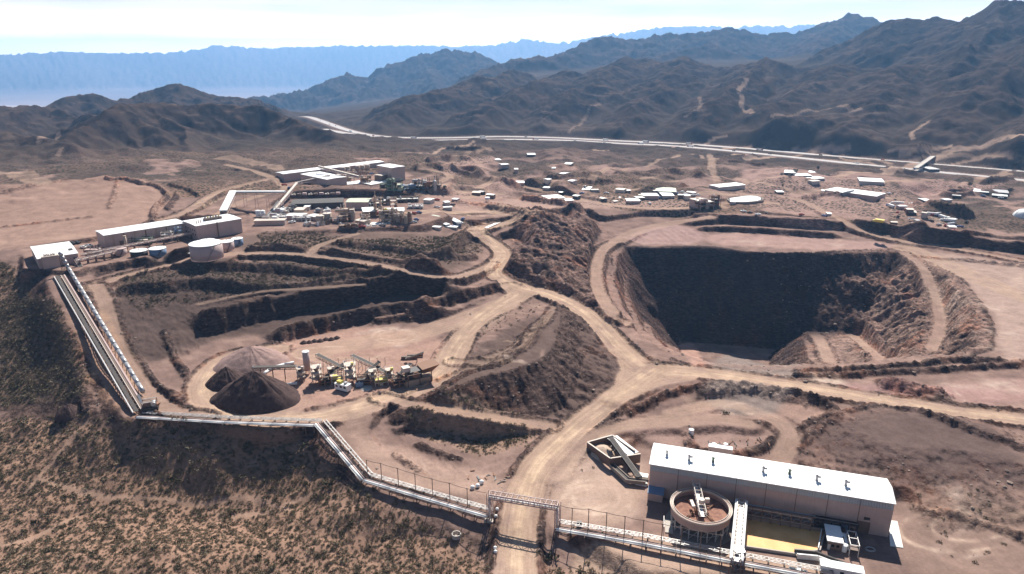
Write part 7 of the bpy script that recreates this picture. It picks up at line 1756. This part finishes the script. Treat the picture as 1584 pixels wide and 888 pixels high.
# a few bushes and small trees one can pick out
def bush(px, py, s_, lab, kind=3):
    p_ = U(px, py); o = bpy.data.objects.new('desert_bush', SM[kind]); COL.objects.link(o); o.location = p_; o.scale = (s_, s_, s_); tag(o, lab, 'bush')
bush(506, 752, 3.4, 'largest dark bush, beside the foot of the pipeline slope'); bush(854, 862, 2.6, 'green bush in the shade right of the haul road'); bush(1122, 640, 2.0, 'dark bush standing on the bank behind the yard road'); bush(472, 690, 2.0, 'dark bush in the gully beside the pipeline bend')
def tree(px, py, h, lab, seed):
    p_ = U(px, py); t = thing('desert_tree', lab, 'tree', p_); m = MB().tube((0, 0, -.5), (.1, .1, h * .5), h * .05, 7, h * .025)
    r_ = np.random.RandomState(seed)
    for k in range(5): a_ = k * 1.26; m.tube((.1, .1, h * .4), (math.cos(a_) * h * .25, math.sin(a_) * h * .25, h * .75), h * .02, 5, h * .008)
    m.build('trunk', 'twig', t); mb = MB()
    for k in range(260):
        d_ = r_.normal(size=3); d_ /= np.linalg.norm(d_); rad = r_.uniform(.4, 1) ** .6 * (1 + .3 * math.sin(4 * d_[0] + seed)); c = np.array([d_[0] * h * .38 * rad, d_[1] * h * .38 * rad, h * .68 + d_[2] * h * .3 * rad]); a_ = r_.normal(size=3); a_ /= np.linalg.norm(a_); b2 = np.cross(a_, r_.normal(size=3)); b2 /= np.linalg.norm(b2); s_ = h * .05 * r_.uniform(.6, 1.5)
        mb._add([tuple(c - a_ * s_), tuple(c + b2 * s_), tuple(c + a_ * s_), tuple(c - b2 * s_)], [(0, 1, 2, 3)])
    mb.build('crown', 'leafd', t)
for k, (px, py, h, lab) in enumerate([(1230, 270, 7, 'round dark tree between the white houses near the highway'), (1265, 264, 6, 'pale tree right of the white houses near the highway'), (1340, 280, 6, 'dark tree behind the large white-roofed warehouse'), (1484, 297, 6, 'left tree at the dark houses of the right yard'), (1500, 290, 6, 'tree behind the white-roofed house of the right yard'), (1562, 300, 7, 'rightmost tree beside the dark house'), (1383, 315, 5, 'small dark tree right of the two-part warehouse'), (1210, 290, 4, 'small tree by the round clearing near the warehouses')]): tree(px, py, h, lab, k)
# boulders along the berms and foot of banks
bvar = []
for k in range(4):
    r_ = np.random.RandomState(k + 60); bm = bmesh.new(); bmesh.ops.create_icosphere(bm, subdivisions=1, radius=1.0)
    for v in bm.verts: v.co *= r_.uniform(.7, 1.2); v.co.z *= .7
    me = bpy.data.meshes.new('boulder'); bm.to_mesh(me); bm.free(); me.materials.append(M['rockm']); bvar.append(me)
mrv = MR.reshape(NR, NA); bxs, bys = rq_.uniform(-260, 330, 90000), rq_.uniform(160, 520, 90000); br, ba = np.hypot(bxs, bys), np.degrees(np.arctan2(bxs, bys)); k_ = (np.abs(ba) < 42) & (br > 165); bxs, bys, br, ba = bxs[k_], bys[k_], br[k_], ba[k_]
mv = gsample(mrv, br, ba); kk_ = rq_.uniform(0, 1, len(bxs)) < np.clip(mv, 0, 1) * .15; bxs, bys, br, ba = bxs[kk_], bys[kk_], br[kk_], ba[kk_]; bz_ = gsample(Z, br, ba)
sm2 = bpy.data.meshes.new('rubble'); sm2.vertices.add(len(bxs)); sm2.vertices.foreach_set('co', np.c_[bxs, bys, bz_].astype(np.float32).ravel())
bs = np.clip(rq_.lognormal(-1.0, .5, len(bxs)), .15, 1.3)
at = sm2.attributes.new('sz', 'FLOAT', 'POINT'); at.data.foreach_set('value', bs.astype(np.float32)); at = sm2.attributes.new('kd', 'INT', 'POINT'); at.data.foreach_set('value', rq_.randint(0, 4, len(bxs)).astype(np.int32)); at = sm2.attributes.new('rt', 'FLOAT', 'POINT'); at.data.foreach_set('value', rq_.uniform(0, 6, len(bxs)).astype(np.float32))
ro_ = bpy.data.objects.new('rubble', sm2); COL.objects.link(ro_); ro_['kind'] = 'stuff'; ro_['label'] = 'loose broken rock on banks and berms'
ng2 = ngr.copy(); k = 0
for n in ng2.nodes:
    if n.bl_idname == 'GeometryNodeObjectInfo': n.inputs['Object'].default_value = bpy.data.objects.new('rubble_shape', bvar[k]); k += 1
ro_.modifiers.new('rubble', 'NODES').node_group = ng2
for dct, used in ((PK, PKU), (TK, TKU)):
    for k_, o in dct.items():
        if k_ not in used:
            for ch in list(o.children): bpy.data.objects.remove(ch)
            bpy.data.objects.remove(o)
print('objects', time.time() - T0)
# ------------------------------------------------------------------ the air
hb0, hb1 = float(ZF.min()) - 1.5, float(max(ZF.max(), CAMZ)) + 12
bm = bmesh.new(); bmesh.ops.create_cube(bm, size=1.0)
me = bpy.data.meshes.new("haze"); bm.to_mesh(me); bm.free()
ho = bpy.data.objects.new("haze", me); COL.objects.link(ho); ho['kind'] = 'stuff'
ho.scale = (53400, 53400, hb1 - hb0); ho.location = (0, 0, (hb0 + hb1) / 2)
hm = bpy.data.materials.new("haze"); hm.use_nodes = True; t = hm.node_tree; t.nodes.clear()
o_ = t.nodes.new('ShaderNodeOutputMaterial'); pv = t.nodes.new('ShaderNodeVolumePrincipled')
pv.inputs['Color'].default_value = (.27, .56, 1.0, 1); pv.inputs['Density'].default_value = 0.8e-4; pv.inputs['Anisotropy'].default_value = 0.35
t.links.new(pv.outputs[0], o_.inputs['Volume']); me.materials.append(hm)
print("total", time.time() - T0)
